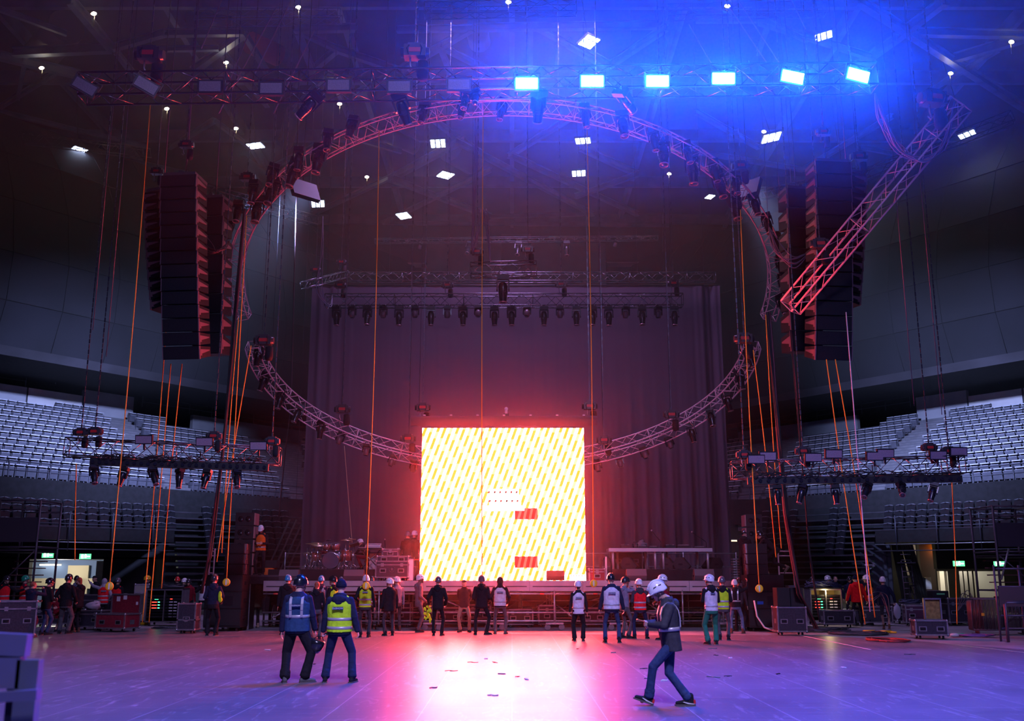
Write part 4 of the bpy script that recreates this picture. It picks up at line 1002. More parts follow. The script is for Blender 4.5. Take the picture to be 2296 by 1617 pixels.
# ------------------------------------------------------------------ LED screen
a = at(947, 960, 35.5); b = at(1314, 1303, 35.5); SW = b.x-a.x; SZ0 = DZ+.01; SZ1 = a.z; SH = SZ1-SZ0; SX = a.x
SCREEN = thing('led_screen', 'huge glowing video screen of white and yellow diagonal stripes at stage centre', 'screen', (SX, 35.5, SZ0))
def screen_mat():
    m = bpy.data.materials.new('screen_image_stripes'); m.use_nodes = True; nt = m.node_tree; L = nt.links.new
    nt.nodes.remove(nt.nodes['Principled BSDF'])
    tc = nt.nodes.new('ShaderNodeTexCoord'); sp = nt.nodes.new('ShaderNodeSeparateXYZ'); L(tc.outputs['Object'], sp.inputs[0])
    def M_(op, a, b=None, c=None):
        q = nt.nodes.new('ShaderNodeMath'); q.operation = op
        for i, v in enumerate((a, b, c)):
            if v is None: continue
            if isinstance(v, (int, float)): q.inputs[i].default_value = v
            else: L(v, q.inputs[i])
        return q.outputs[0]
    X, Z = sp.outputs['X'], sp.outputs['Z']
    u = M_('SUBTRACT', X, M_('MULTIPLY', Z, .36))
    P = .232
    fr = M_('FRACT', M_('ADD', M_('DIVIDE', u, P), 40)); idx = M_('FLOOR', M_('ADD', M_('DIVIDE', u, P), 40))
    st_ = M_('LESS_THAN', fr, .50)
    odd = M_('MODULO', idx, 2)
    dash = M_('LESS_THAN', M_('FRACT', M_('ADD', M_('ADD', M_('DIVIDE', Z, .62), M_('MULTIPLY', idx, .37)), 20)), .62)
    strong = M_('MULTIPLY', st_, dash); weak = M_('MULTIPLY', st_, M_('SUBTRACT', 1, dash))
    weak = M_('MAXIMUM', weak, M_('MULTIPLY', 0, odd))
    mx = nt.nodes.new('ShaderNodeMix'); mx.data_type = 'RGBA'; L(strong, mx.inputs[0])
    m0 = nt.nodes.new('ShaderNodeMix'); m0.data_type = 'RGBA'; L(weak, m0.inputs[0])
    m0.inputs[6].default_value = (S_W[0], S_W[1], S_W[2], 1); m0.inputs[7].default_value = (S_W[0]*.8, .80, .40, 1)
    L(m0.outputs[2], mx.inputs[6]); mx.inputs[7].default_value = (S_W[0]*.6, .56, .045, 1)
    e = nt.nodes.new('ShaderNodeEmission'); L(mx.outputs[2], e.inputs[0]); e.inputs[1].default_value = 1
    L(e.outputs[0], nt.nodes['Material Output'].inputs[0]); return m
S_W = (SCR_E, SCR_E*.11, SCR_E*.105)
MB().bb(0, SW, .04, .16, 0, SH).build('cabinet', BLK, SCREEN)
MB().add([(0, 0, 0), (SW, 0, 0), (SW, 0, SH), (0, 0, SH)], [(0, 1, 2, 3)]).add([(0, .03, 0), (SW, .03, 0), (SW, .03, SH), (0, .03, SH)], [(3, 2, 1, 0)]).build('image_panel', screen_mat(), SCREEN)
def spx(x, y): return (x-947)/(1314-947)*SW, (1303-y)/(1303-960)*SH
SWH = emitter('screen_white', (S_W[0]/10, S_W[1]/10, S_W[2]/10), 10); SBK = emitter('screen_dark', (.02, .015, .02), 1)
SRD = emitter('screen_red', (1.0, .008, .008), 1.2); SPK = emitter('screen_pink', (6, .13, .10), 1)
m = MB().use(SWH)
for (x0, y0, x1, y1) in ((1097, 1100, 1166, 1113), (1100, 1113, 1171, 1137), (1083, 1137, 1173, 1149)):
    p, q = spx(x0, y1), spx(x1, y0); m.bb(p[0], q[0], -.012, -.008, p[1], q[1])
m.use(SBK)
for x in (1099, 1112, 1124, 1137, 1149, 1161):
    for y in (1107, 1127):
        xx = x+(2 if y > 1110 else 0); p = spx(xx-2.6, y+2.5); q = spx(xx+2.4, y-2.5)
        m.prism([(p[0]-.0, p[1]), (q[0]-.01, p[1]), (q[0]+.01, q[1]), (p[0]+.02, q[1])], -.022, -.018, lambda u, v, w: (u, w, v))
for x in range(1281, 1312, 6):
    for y in (1293, 1300):
        p = spx(x-1.4, y+1); q = spx(x+1.6, y-1); m.bb(p[0], q[0], -.022, -.018, p[1], q[1])
for x in (1158, 1161, 1165, 1169): p = spx(x, 1144); q = spx(x+1, 1139); m.bb(p[0], q[0], -.022, -.018, p[1], q[1])
m.build('white_block', None, SCREEN); m = MB().use(SWH); p, q = spx(1278, 1303), spx(1313, 1290); m.bb(p[0], q[0], -.012, -.008, p[1], q[1]).build('white_corner_block', None, SCREEN)
for nm, y0, y1 in (('upper', 1143, 1168), ('lower', 1250, 1275)):
    m = MB().use(SRD); p = spx(1157, y1); q = spx(1208, y0)
    cut = .52 if nm == 'upper' else 1
    m.bb(p[0] if nm == 'lower' else p[0], q[0], -.014, -.010, p[1], p[1]+(q[1]-p[1])*(1 if nm == 'lower' else .78))
    if nm == 'upper': m.bb(p[0]+.34, q[0], -.014, -.010, p[1]+(q[1]-p[1])*.7, q[1])
    m.use(SPK); w_ = q[0]-p[0]; h_ = q[1]-p[1]
    for k in range(4):
        x = p[0]+w_*(.10+.25*k); m.prism([(x, p[1]), (x+w_*.11, p[1]), (min(x+w_*.22, q[0]), q[1]*1.0 if not (nm == 'upper' and k == 0) else p[1]+h_*.78), (x+w_*.11, q[1] if not (nm == 'upper' and k == 0) else p[1]+h_*.78)], -.022, -.018, lambda u, v, w: (u, w, v))
    m.build('striped_red_block', None, SCREEN)
# header above the screen
a = at(923, 935, 36); b = at(1338, 958, 36)
t = thing('screen_header', 'black cloth covered header truss above the lit screen', 'header', (a.x, 36, b.z))
w_ = b.x-a.x; h_ = a.z-b.z; vs = []; fs = []; n = 60
for i in range(n+1):
    x = w_*i/n; s_ = .05*math.sin(i*1.3)+.04*math.sin(i*.55); vs += [(x, -.25+.03*math.sin(i*2.3), s_*.4), (x, -.28, h_*.5), (x, -.25, h_+.01*math.sin(i)), (x, .25, h_)]
for i in range(n):
    for k in range(3): q = 4*i+k; fs.append((q, q+4, q+5, q+1))
MB().add(vs, fs, True).build('cloth_cover', mat('header_cloth', (.05, .03, .04), .6), t)
MB().bb(0, w_, -.2, .2, .08, h_-.05).build('truss_core', BLK, t)
for i in range(7): MB().bb(w_*(i+.5)/7-.04, w_*(i+.5)/7+.04, -.27, .0, h_, h_+.05).build('clamp', STEEL, t)
t = thing('small_camera', 'small device standing on top of the screen header', 'camera', at(1135, 934, 36))
MB().bb(-.1, .1, -.06, .06, 0, .1).build('base', BLK, t); MB().cyl((0, 0, .1), (0, 0, .22), .05).ell((0, 0, .28), .07, .07, .07).build('head', WHT, t)
# ------------------------------------------------------------------ wedges
def wedge(lb, x, y, Y, w, h, rz, z=None, grey=False, group=None):
    z = DZ if z is None else z; X = at(x, y, Y).x; t = thing('floor_monitor', lb, 'monitor speaker', (X, Y, z), rz, group)
    pr = [(-.25, .02), (.22, .02), (.30, h*.45), (.18, h), (-.02, h), (-.30, h*.25)]
    MB().prism(pr, -w/2, w/2, lambda u, v, q: (q, u, v)).build('cabinet', mat('wedge_grey', (.10, .09, .10), .5) if grey else BLK, t)
    MB().prism([(-.32, h*.26), (-.30, h*.23), (-.03, h*1.0), (-.05, h*1.03)], -w/2*.93, w/2*.93, lambda u, v, q: (q, u, v)).build('grille', GRIL, t)
    for s in (-1, 1): MB().prism([(-.05, h*.35), (.10, h*.35), (.10, h*.5), (-.05, h*.5)], s*w/2, s*(w/2+.008), lambda u, v, q: (q, u, v)).build('side_handle', BLKG, t)
    return t
wedge('floor monitor in front of the right bottom corner of the lit screen', 1245, 1300, 35.25, .62, .34, R(180))
wedge('floor monitor in front of the drum riser, beside the beanie wearer', 795, 1300, 35.4, .68, .38, R(180), grey=True)
wedge('floor monitor half hidden behind the blue helmet in front of the drum riser', 650, 1300, 35.4, .66, .38, R(180), grey=True)
wedge('grey floor monitor on the stage edge under the left leg of the control table', 1426, 1300, 35.35, .68, .40, R(180), grey=True)
wedge('grey floor monitor on the stage edge under the right end of the control tables', 1577, 1300, 35.35, .68, .40, R(180), grey=True)
wedge('red lit wedge monitor on the riser under the left control table', 1412, 1285, 37.0, .6, .42, R(75), RZ_)
wedge('wedge monitor on the riser just right of the middle table legs', 1498, 1285, 37.3, .6, .42, R(75), RZ_)
wedge('wedge monitor on the riser between the two right hand table legs', 1530, 1285, 37.0, .6, .42, R(75), RZ_)
wedge('wedge monitor on the riser by the rightmost table legs', 1598, 1285, 37.4, .6, .42, R(-75), RZ_)
# ------------------------------------------------------------------ DJ tables
def dj_table(lb, x0, x1, legs):
    Y = 36.9; a = at(x0, 1230, Y).x; b = at(x1, 1230, Y).x; zt = at(x0, 1229, Y).z; t = thing('control_table', lb, 'table', (a, Y, RZ_))
    h = zt-RZ_; w_ = b-a
    MB().bb(0, w_, 0, 1.0, h-.03, h).build('top', BLK, t)
    m = MB(); m.bb(-.01, w_+.01, -.02, 0, h-.13, h-.005); m.bb(-.01, w_+.01, 1.0, 1.02, h-.13, h-.005); m.bb(-.02, 0, 0, 1, h-.13, h-.01); m.bb(w_, w_+.02, 0, 1, h-.13, h-.01); m.build('frame', SATIN, t)
    for X in (.14, w_-.14):
        for yy in (.12, .88): MB().cyl((X+(.25 if yy > .5 and X < w_/2 else (-.25 if yy > .5 else 0)), yy, 0), (X+(.25 if yy > .5 and X < w_/2 else (-.25 if yy > .5 else 0)), yy, h-.1), .045, None, 12).build('leg', SATIN, t)
    return t, a, b, zt
T1_ = dj_table('left tall control table on round metal legs', 1366, 1478, 0); T2_ = dj_table('right tall control table on round metal legs', 1479, 1596, 0)
def gear(lb, x, Y, z, w, d, h, cat, knobs=8, wheel=False, rz=0):
    X = at(x, 1225, Y).x; t = thing(cat.replace(' ', '_'), lb, cat, (X, Y, z), rz)
    MB().bb(-w/2, w/2, -d/2, d/2, 0, h).build('body', BLK, t)
    m = MB()
    for i in range(knobs): m.cyl((-w*.4+w*.8*(i+.5)/knobs, -d*.2, h), (-w*.4+w*.8*(i+.5)/knobs, -d*.2, h+.03), .015, None, 6)
    for i in range(knobs): m.box((-w*.4+w*.8*(i+.5)/knobs, d*.15, h+.01), (.02, .05, .03))
    m.build('knob_row', STEEL, t)
    if wheel: MB().lathe([(0, h), (.11, h), (.11, h+.02), (0, h+.025)], (0, 0, 0)).build('jog_wheel', ALU, t)
gear('black media player on the left control table', 1402, 37.3, T1_[3], .36, .4, .11, 'media player', 6, True)
gear('low mixer with knobs in the middle of the left control table', 1436, 37.3, T1_[3], .5, .4, .07, 'mixer', 9)
gear('flat controller near the centre joint of the control tables', 1464, 37.2, T1_[3], .34, .3, .05, 'controller', 6)
gear('black media player at the left of the right control table', 1502, 37.3, T2_[3], .36, .4, .11, 'media player', 6, True)
gear('long mixing desk on the right control table', 1532, 37.3, T2_[3], .5, .4, .10, 'mixer', 10)
gear('small keyboard controller at the right end of the control table', 1568, 37.2, T2_[3], .42, .25, .04, 'controller', 12)
t = thing('headphones', 'pair of headphones lying upright on the left control table', 'headphones', (at(1424, 1220, 37.1).x, 37.1, T1_[3]+.02))
m = MB()
for s in (-1, 1): m.cyl((s*.09-.03*s, 0, .07), (s*.09, 0, .07), .06, None, 12)
m.build('ear_cup', BLKG, t); MB().tube([(math.cos(q)*.10, 0, .08+math.sin(q)*.13) for q in [i*math.pi/8 for i in range(9)]], .014).build('headband', BLK, t)
def mic(lb, x, y, Y, zbase, hx, hz, straight=False):
    X = at(x, y, Y).x; t = thing('microphone_stand', lb, 'microphone stand', (X, Y, zbase))
    MB().lathe([(0, 0), (.12, 0), (.12, .02), (.02, .03), (0, .03)], n=14).build('base', BLK, t)
    p1 = Vector((0, 0, hz*.45)) ; p2 = Vector((hx, -.05, hz))
    MB().cyl((0, 0, .02), p1, .014).build('pole', BLKG, t)
    MB().cyl(p1, p2, .012).build('boom', BLKG, t)
    d = (p2-p1).normalized(); mm = MB().cyl(p2, p2+d*.13, .016, .022).build('microphone', BLK, t)
    MB().ell(p2+d*.15, .033, .033, .035, None, 10).build('mesh_head', STEEL, mm)
mic('short microphone boom leaning left from the centre of the control tables', 1482, 1229, 37.2, T1_[3], -.24, .52)
mic('short microphone boom leaning left from the right end of the control tables', 1584, 1229, 37.2, T2_[3], -.40, .50)
mic('tall microphone stand beside the keyboard at the drum riser', 818, 1300, 35.9, DZ, .07, 1.95)
mic('small microphone boom near the stacked cases behind the keyboard', 866, 1250, 38, DZ, -.05, 1.35)
# ------------------------------------------------------------------ drum kit
CHR = mat('chrome', (.75, .73, .75), .18, 1.0); SHELL = mat('drum_shell_burgundy', (.45, .10, .07), .2, .2, coat=.8); SKIN = mat('drum_skin', (.7, .68, .68), .5); CYM = mat('cymbal_bronze', (.8, .62, .35), .28, .9)
def DX(x, Y=37.2): return at(x, 1270, Y).x
def drum(name, lb, x, z, Y, r, d, tilt, front=False, legs=0, head=SKIN):
    t = thing(name, lb, 'drum', (DX(x, Y), Y, z)); rot = Matrix.Rotation(tilt, 3, 'X')
    s = MB().lathe([(r*.98, -d/2), (r, -d/2), (r, d/2), (r*.98, d/2)], (0, 0, 0), rot, 22).build('shell', SHELL, t)
    for sg in (-1, 1): MB().lathe([(r*1.0, sg*d/2-.015), (r*1.04, sg*d/2-.015), (r*1.04, sg*d/2+.02), (r*.99, sg*d/2+.02)], (0, 0, 0), rot, 22).build('rim', CHR, t)
    for sg in (-1, 1): MB().lathe([(0, sg*(d/2)), (r*.99, sg*(d/2)), (r*.99, sg*(d/2+.008)), (0, sg*(d/2+.008))], (0, 0, 0), rot, 22).build('drum_head', head, t)
    m = MB()
    for i in range(8):
        q = i*math.pi/4; m.cyl(rot @ Vector((r*1.03*math.cos(q), r*1.03*math.sin(q), -d/2)), rot @ Vector((r*1.03*math.cos(q), r*1.03*math.sin(q), d/2)), .008, None, 5)
    m.build('tension_rods', CHR, t)
    for k in range(legs):
        q = 2*math.pi*k/legs+.5; MB().cyl((r*math.cos(q), r*math.sin(q), 0), (r*1.05*math.cos(q), r*1.05*math.sin(q), RZ_-z), .012, None, 6).build('leg', CHR, t)
    return t
bd_ = drum('bass_drum', 'bass drum with a black front skin and a small white logo', 743, RZ_+.32, 37.0, .29, .42, R(90), head=BLKG)
MB().box((-.03, -.225, .19), (.10, .005, .035)).ell((-.03, -.226, .19), .07, .004, .035).build('logo_mark', WHT, bd_)
for s in (-1, 1): MB().cyl((s*.2, -.15, -.2), (s*.34, -.25, -.32), .012).build('spur', CHR, bd_)
drum('tom_drum', 'left rack tom above the bass drum', 731, RZ_+.82, 37.1, .15, .22, R(18))
drum('tom_drum', 'right rack tom above the bass drum', 751, RZ_+.82, 37.1, .15, .22, R(18))
drum('floor_tom', 'floor tom on three chrome legs right of the bass drum', 775, RZ_+.48, 37.3, .21, .38, 0, legs=3)
drum('floor_tom', 'floor tom on three chrome legs left of the bass drum', 706, RZ_+.45, 37.5, .19, .34, 0, legs=3)
drum('snare_drum', 'shallow snare drum behind the bass drum', 722, RZ_+.62, 37.9, .18, .15, 0, legs=3)
def cymbal(lb, x, y, Y, r, tl, hh=False):
    c = at(x, y, Y); t = thing('cymbal_stand', lb, 'cymbal', (c.x, Y, RZ_)); h = c.z-RZ_
    MB().cyl((0, 0, .1), (0, 0, h), .014, None, 8).cyl((0, 0, h*.5), (0, 0, h*.55), .024).build('pole', CHR, t)
    for k in range(3):
        q = 2*math.pi*k/3+.4; MB().tube([(0, 0, .42), (.15*math.cos(q), .15*math.sin(q), .2), (.28*math.cos(q), .28*math.sin(q), .015)], .012).build('leg', CHR, t)
    rot = Matrix.Rotation(tl, 3, 'X') @ Matrix.Rotation(tl*.5, 3, 'Y')
    for dz in ((0,) if not hh else (0, -.05)):
        MB().lathe([(0, .035), (.03, .03), (.05, .012), (r*.6, .004), (r, -.012), (r, -.016), (0, -.004)], (0, 0, h+dz), rot, 24).build('cymbal', CYM, t)
    MB().cyl((0, 0, h), (0, 0, h+.08), .008).build('wing_nut', CHR, t)
cymbal('wide crash cymbal at the far left of the kit', 700, 1219, 37.3, .24, R(5)); cymbal('big tilted ride cymbal above the left floor tom', 713, 1220, 37.1, .28, R(16))
cymbal('low splash cymbal under the left crash', 706, 1228, 37.4, .2, R(3)); cymbal('crash cymbal high right of the kit', 776, 1211, 37.1, .2, R(4)); cymbal('second crash cymbal overlapping at the high right', 784, 1209, 37.4, .23, R(-3)); cymbal('hi-hat pair at the left edge of the kit', 690, 1240, 37.6, .17, 0, True)
t = thing('percussion_pad', 'black electronic drum pad on a stand right of the kit', 'drum pad', (DX(793), 37.2, RZ_))
MB().cyl((0, 0, 0), (0, 0, .85), .014).build('pole', CHR, t); MB().box((0, 0, .9), (.35, .28, .05), Matrix.Rotation(R(-20), 3, 'X') @ Matrix.Rotation(R(-18), 3, 'Y')).build('pad', BLK, t)
t = thing('drum_microphone', 'small black microphones on a clip above the toms', 'microphone', (DX(733), 36.9, RZ_+1.02)); MB().cyl((0, 0, 0), (.15, 0, .04), .02).build('body', BLK, t); MB().cyl((.07, 0, 0), (.07, .1, -1.02), .01).build('pole', BLK, t)
for i, x in enumerate((686, 770, 790)):
    t = thing('microphone_stand', 'low chrome tripod microphone stand at the %s of the drum kit' % ['left foot', 'right foot', 'far right foot'][i], 'microphone stand', (DX(x, 36.7), 36.7, RZ_))
    MB().cyl((0, 0, .1), (.02, 0, .75), .012).build('pole', CHR, t)
    for k in range(3): q = 2.1*k+.3; MB().cyl((0, 0, .2), (.25*math.cos(q), .18*math.sin(q), .012), .01).build('leg', CHR, t)
# keyboard on stand
t = thing('keyboard', 'keyboard on an X stand with a second synthesizer module on top', 'keyboard', (DX(830, 37.0), 37.0, RZ_)); kz = at(830, 1233, 37).z-RZ_
MB().bb(-.45, .5, -.16, .16, kz, kz+.07).build('body', BLK, t)
m = MB()
for i in range(34): m.bb(-.42+i*.025, -.42+i*.025+.021, -.155, -.02, kz+.07, kz+.08)
m.build('key_bed', WHT, t)
for s in (-1, 1): MB().cyl((-.35*s, -.05*s, 0), (.35*s, .05*s, kz), .018).build('stand_leg', ALU, t)
t = thing('synthesizer', 'pale synthesizer module standing above the keyboard', 'synthesizer', (DX(836, 37.3), 37.25, RZ_+kz+.08))
MB().prism([(-.15, 0), (.15, 0), (.15, .16), (-.15, .05)], -.28, .28, lambda u, v, q: (q, u, v)).build('body', mat('synth_grey', (.5, .48, .5), .35), t)
m = MB()
for i in range(12): m.cyl((-.24+i*.044, 0, .10), (-.24+i*.044, -.01, .13), .012, None, 6)
m.build('knob_row', BLK, t)
t = thing('equipment_plinth', 'pale grey plinth cabinet behind the keyboard legs', 'cabinet', (DX(846, 37.6), 37.6, RZ_)); MB().bb(-.28, .28, -.2, .2, 0, kz-.12).build('body', mat('synth_grey2', (.42, .40, .42), .5), t); MB().bb(-.3, .3, -.22, .22, kz-.12, kz-.08).build('top', ALU, t)
# ------------------------------------------------------------------ flight cases
def case_bm(w, d, h, z0, lam, t, lid=.22, handles=True, name='body'):
    """boxed case centred on x,y"""
    b = MB().bb(-w/2, w/2, -d/2, d/2, z0, z0+h).build(name, lam, t)
    e = MB(); r = .022
    for x in (-w/2, w/2):
        for y in (-d/2, d/2): e.box((x, y, z0+h/2), (r*2, r*2, h+.01))
    for z in (z0, z0+h) + ((z0+h*(1-lid),) if lid else ()):
        for y in (-d/2, d/2): e.box((0, y, z), (w+.04, r*2, r*2))
        for x in (-w/2, w/2): e.box((x, 0, z), (r*2, d+.04, r*2))
    e.build('edge_trim', EDGE, t)
    c = MB()
    for x in (-w/2, w/2):
        for y in (-d/2, d/2):
            for z in (z0, z0+h): c.ell((x, y, z), .045, .045, .045, None, 8)
    c.build('ball_corners', EDGE, t)
    if handles:
        hz = z0+h*.42
        for s in (-1, 1):
            for i, hx in enumerate((-w*.28, w*.28) if w > .7 else (0,)):
                q = MB(); q.bb(hx-.11, hx+.11, s*(d/2+.004)-.004, s*(d/2+.004)+.004, hz-.07, hz+.07); q.build('handle_plate', EDGE, t)
                MB().bb(hx-.08, hx+.08, s*(d/2+.010)-.003, s*(d/2+.010)+.003, hz-.045, hz+.045).tube([(hx-.06, s*(d/2+.02), hz+.02), (hx-.06, s*(d/2+.03), hz-.01), (hx+.06, s*(d/2+.03), hz-.01), (hx+.06, s*(d/2+.02), hz+.02)], .008, 5).build('handle', BLKG, t)
            MB().bb(s*(w/2+.004)-.004, s*(w/2+.004)+.004, -.11, .11, hz-.07, hz+.07).build('handle_plate', EDGE, t)
        if lid:
            for lx in ((-w*.3, w*.3) if w > .7 else (0,)):
                MB().bb(lx-.05, lx+.05, -d/2-.02, -d/2, z0+h*(1-lid)-.06, z0+h*(1-lid)+.06).build('latch', STEEL, t)
def wheels(w, d, t, r=.05):
    for x in (-w/2+.12, w/2-.12):
        for y in (-d/2+.1, d/2-.1):
            o = MB().cyl((x-.02, y, r), (x+.02, y, r), r, None, 12).build('castor', RUB, t)
            MB().box((x, y, r*2+.01), (.09, .09, .02)).prism([(-.03, -r-.02), (.03, -r-.02), (.02, .0), (-.02, 0)], -.03, .03, lambda u, v, q: (x+q, y+u, 2*r+v)).build('fork', STEEL, o)
def flight_case(lb, p, rz, w, d, h, lam=PLYB, wh=True, lid=.22, open_=False, lab=None, group=None, z=0, cat='flight case'):
    t = thing('flight_case', lb, cat, (p.x, p.y, z), rz, group); z0 = .12 if wh else .0
    if wh: wheels(w, d, t)
    if not open_: case_bm(w, d, h, z0, lam, t, lid)
    else:
        case_bm(w, d, h*.62, z0, lam, t, 0)
        lh = open_; hy = d/2
        q = MB().bb(-w/2, w/2, hy-.02, hy+.10, z0+h*.62, z0+h*.62+lh).build('open_lid', lam, t)
        e = MB()
        for x in (-w/2, w/2): e.box((x, hy+.04, z0+h*.62+lh/2), (.05, .17, lh))
        for z_ in (z0+h*.62, z0+h*.62+lh): e.box((0, hy+.04, z_), (w+.04, .17, .05))
        e.build('lid_trim', EDGE, q)
    return t
WT = mat('white_marking', (.75, .72, .74), .6)
def P(x, y): return G(x, y)
# right side
flight_case('square black flight case in front of the right speaker stack', P(1772, 1424), 0, .88, .6, .72, lid=0, z=0)
fc = flight_case('low black flight case with its small foam lined lid standing open', P(2085, 1432), R(-8), .88, .6, .40, lid=0)
q = MB().bb(.0, .44, .32, .36, .54, 1.12).build('open_lid', mat('brown_foam', (.32, .20, .06), .8, 0, None, .3, 9), fc); e = MB()
for x in (-.01, .45): e.bb(x-.02, x+.02, .24, .37, .52, 1.14)
for z in (.53, 1.13): e.bb(-.03, .47, .24, .37, z-.02, z+.02)
e.build('lid_frame', EDGE, q)
flight_case('long low black flight case beside the amplifier rack', P(1878, 1406), R(-4), 1.05, .6, .46, lid=0)
flight_case('long grey brown flight case in front of the worker in the red hoodie', P(1955, 1402), R(-6), 1.35, .7, .55)
flight_case('black flight case under the coiled cables right of the man in shorts', P(2032, 1398), R(4), 1.0, .7, .62)
fc = flight_case('maroon flight case with white lettering left of the open case', P(2062, 1403), R(-12), 1.0, .7, .60, lam=mat('case_laminate_plum', (.10, .03, .08), .4))
flight_case('tall equipment case standing behind the open case lid', P(2145, 1402), R(6), .9, .7, .85)
flight_case('small pale case far back in the right undercroft opening', P(2166, 1380), 0, .6, .5, .42, lam=mat('case_laminate_grey', (.30, .30, .26), .5))
# left side
fc = flight_case('black flight case with stickers on its sloping lid at the far left', P(28, 1432), R(32), 1.0, 1.1, .95)
for q, (x, y, w_, h_, m_) in enumerate(((-.2, -.1, .3, .2, WT), (.15, .2, .35, .15, mat('pink_sticker', (.8, .25, .3), .6)), (.3, -.2, .12, .10, mat('green_sticker', (.1, .6, .2), .6)))):
    MB().bb(x-w_/2, x+w_/2, y-h_/2, y+h_/2, 1.071, 1.076).build('sticker', m_, fc)
flight_case('flight case carrying the clear plastic bag, left group', P(205, 1412), R(-12), 1.1, .7, .52)
fc = flight_case('open maroon flight case with its lid standing up, left side', P(262, 1416), R(-18), 1.15, .75, .72, lam=PLYR, open_=.62)
for x, z, w_, h_ in ((-.32, .98, .14, .16), (-.05, 1.06, .14, .2), (.44, .84, .08, .1)): MB().bb(x-w_/2, x+w_/2, .345, .353, z-h_/2+.06, z+h_/2+.06).build('paper_label', WT, fc)
flight_case('black flight case partly hidden behind the left group', P(118, 1405), R(5), 1.3, .7, .55)
flight_case('upright narrow black flight case right of the left amplifier rack', P(421, 1420), 0, .56, .5, .80, lid=.62)
flight_case('tall grey case leaning by the worker in the yellow helmet', P(312, 1398), R(20), .5, .4, 1.35, lam=mat('case_laminate_grey', (.3, .3, .26), .5))
flight_case('black flight case behind the workers in red vests', P(215, 1396), 0, 1.6, .8, .95)
t = thing('plastic_bag', 'crumpled clear plastic bag on a flight case at left', 'plastic bag', Vector((P(205, 1412).x, P(205, 1412).y, .66)))
PB = mat('clear_plastic_film', (.75, .72, .80), .25); PB.node_tree.nodes['Principled BSDF'].inputs['Transmission Weight'].default_value = .15
m = MB(); random.seed(3)
m.ell((0, 0, .12), .26, .2, .14, None, 12); m.ell((.08, .02, .2), .14, .12, .1, None, 9); o = m.build('film', PB, t)
for v in o.data.vertices: v.co += Vector((random.uniform(-1, 1), random.uniform(-1, 1), random.uniform(-1, 1)))*.035
# stage cases
flight_case('large black flight case with a round emblem on the stage left of the screen', Vector((at(881, 1290, 36.0).x, 36.0, 0)), 0, 1.13, .7, .55, z=DZ, lid=.22)
flight_case('flat black flight case lying on top of the emblem case', Vector((at(882, 1290, 36.0).x, 36.0, 0)), 0, 1.1, .65, .17, z=DZ+.67, lid=0, wh=False)
flight_case('small black toolbox on top of the stacked stage cases', Vector((at(875, 1290, 36.0).x, 36.0, 0)), 0, .55, .4, .24, z=DZ+.85, lid=.3, wh=False)
t = thing('case_emblem', 'faint round emblem on the front of the big stage case', 'emblem', (at(878, 1290, 35.6).x, 35.64, DZ+.40)); m = MB()
m.tube([(.1*math.cos(q*math.pi/10), 0, .1*math.sin(q*math.pi/10)) for q in range(21)], .006, 4); m.ell((0, 0, 0), .04, .004, .05, None, 8); m.build('ring_mark', mat('faint_print', (.16, .12, .15), .5), t)
t = thing('white_board', 'bright white lit side panel beside the emblem case', 'panel', (at(917, 1290, 36.1).x, 36.1, DZ)); MB().bb(-.03, .16, -.2, .2, .02, .74).build('board', WHT, t); MB().bb(-.05, .18, -.22, .22, .74, .77).build('cap', EDGE, t)
t = thing('metal_table', 'small metal framed table between the stage cases and the screen', 'table', (at(935, 1290, 36.4).x, 36.4, DZ)); MB().bb(-.25, .25, -.25, .25, .73, .76).build('top', REDM, t)
for x in (-.23, .23):
    for y in (-.23, .23): MB().cyl((x, y, 0), (x, y, .73), .015).build('leg', ALU, t)
flight_case('black case behind the left legs of the control tables', Vector((at(1404, 1260, 38.4).x, 38.4, 0)), 0, 1.15, .6, .75, z=RZ_, lid=0, wh=False)
flight_case('small maroon case on the stage right of the screen', Vector((at(1338, 1290, 35.9).x, 35.9, 0)), 0, .55, .5, .40, z=DZ, wh=False, lam=PLYR)
t = thing('cable_coil', 'upright coil of cable on the stage beside the control tables', 'cable', (at(1359, 1290, 36.0).x, 36.0, DZ+.04)); m = MB()
for k in range(5): m.tube([((.17+.01*k)*math.cos(q*math.pi/12), -.04+.03*k, .42+(.38+.012*k)*math.sin(q*math.pi/12)) for q in range(25)], .018, 6)
m.build('loops', RUB, t); MB().bb(-.03, .03, -.06, .1, 0, .8).build('strap', WHT, t)
# under the stage: cases and machinery
for i, (x, Y, w_, h_) in enumerate(((1165, 37, .9, .55), (1225, 37.2, .6, .7), (1330, 37, .8, .6), (1010, 37.4, .9, .6), (900, 37, .7, .8), (1480, 37.3, .9, .5), (1075, 38, .8, .7))):
    flight_case('flight case stored under the stage, %s from the left' % ORD([900, 1010, 1075, 1165, 1225, 1330, 1480].index(x)), Vector((at(x, 1380, Y).x, Y, 0)), R(random.uniform(-8, 8)), w_, .5, h_*.9)
for i, x in enumerate(range(640, 1640, 62)):
    X = at(x, 1370, 37.9).x; t = thing('scaffold_bay', 'scaffold cross frame deep under the stage, %s from the left' % ORD(i), 'scaffold', (X, 37.8+.3*(i % 3), 0))
    MB().cyl((-.5, 0, .3), (.5, 0, .3), .02).cyl((-.5, 0, .9), (.5, 0, .9), .02).build('ledger', STEEL, t); MB().cyl((-.45, 0, 0), (-.45, 0, 1.35), .022).build('post', STEEL, t); MB().cyl((.45, 0, 0), (.45, 0, 1.35), .022).build('post', STEEL, t)
    MB().cyl((-.45, 0, .3), (.45, 0, .9), .018).build('brace', STEEL, t)
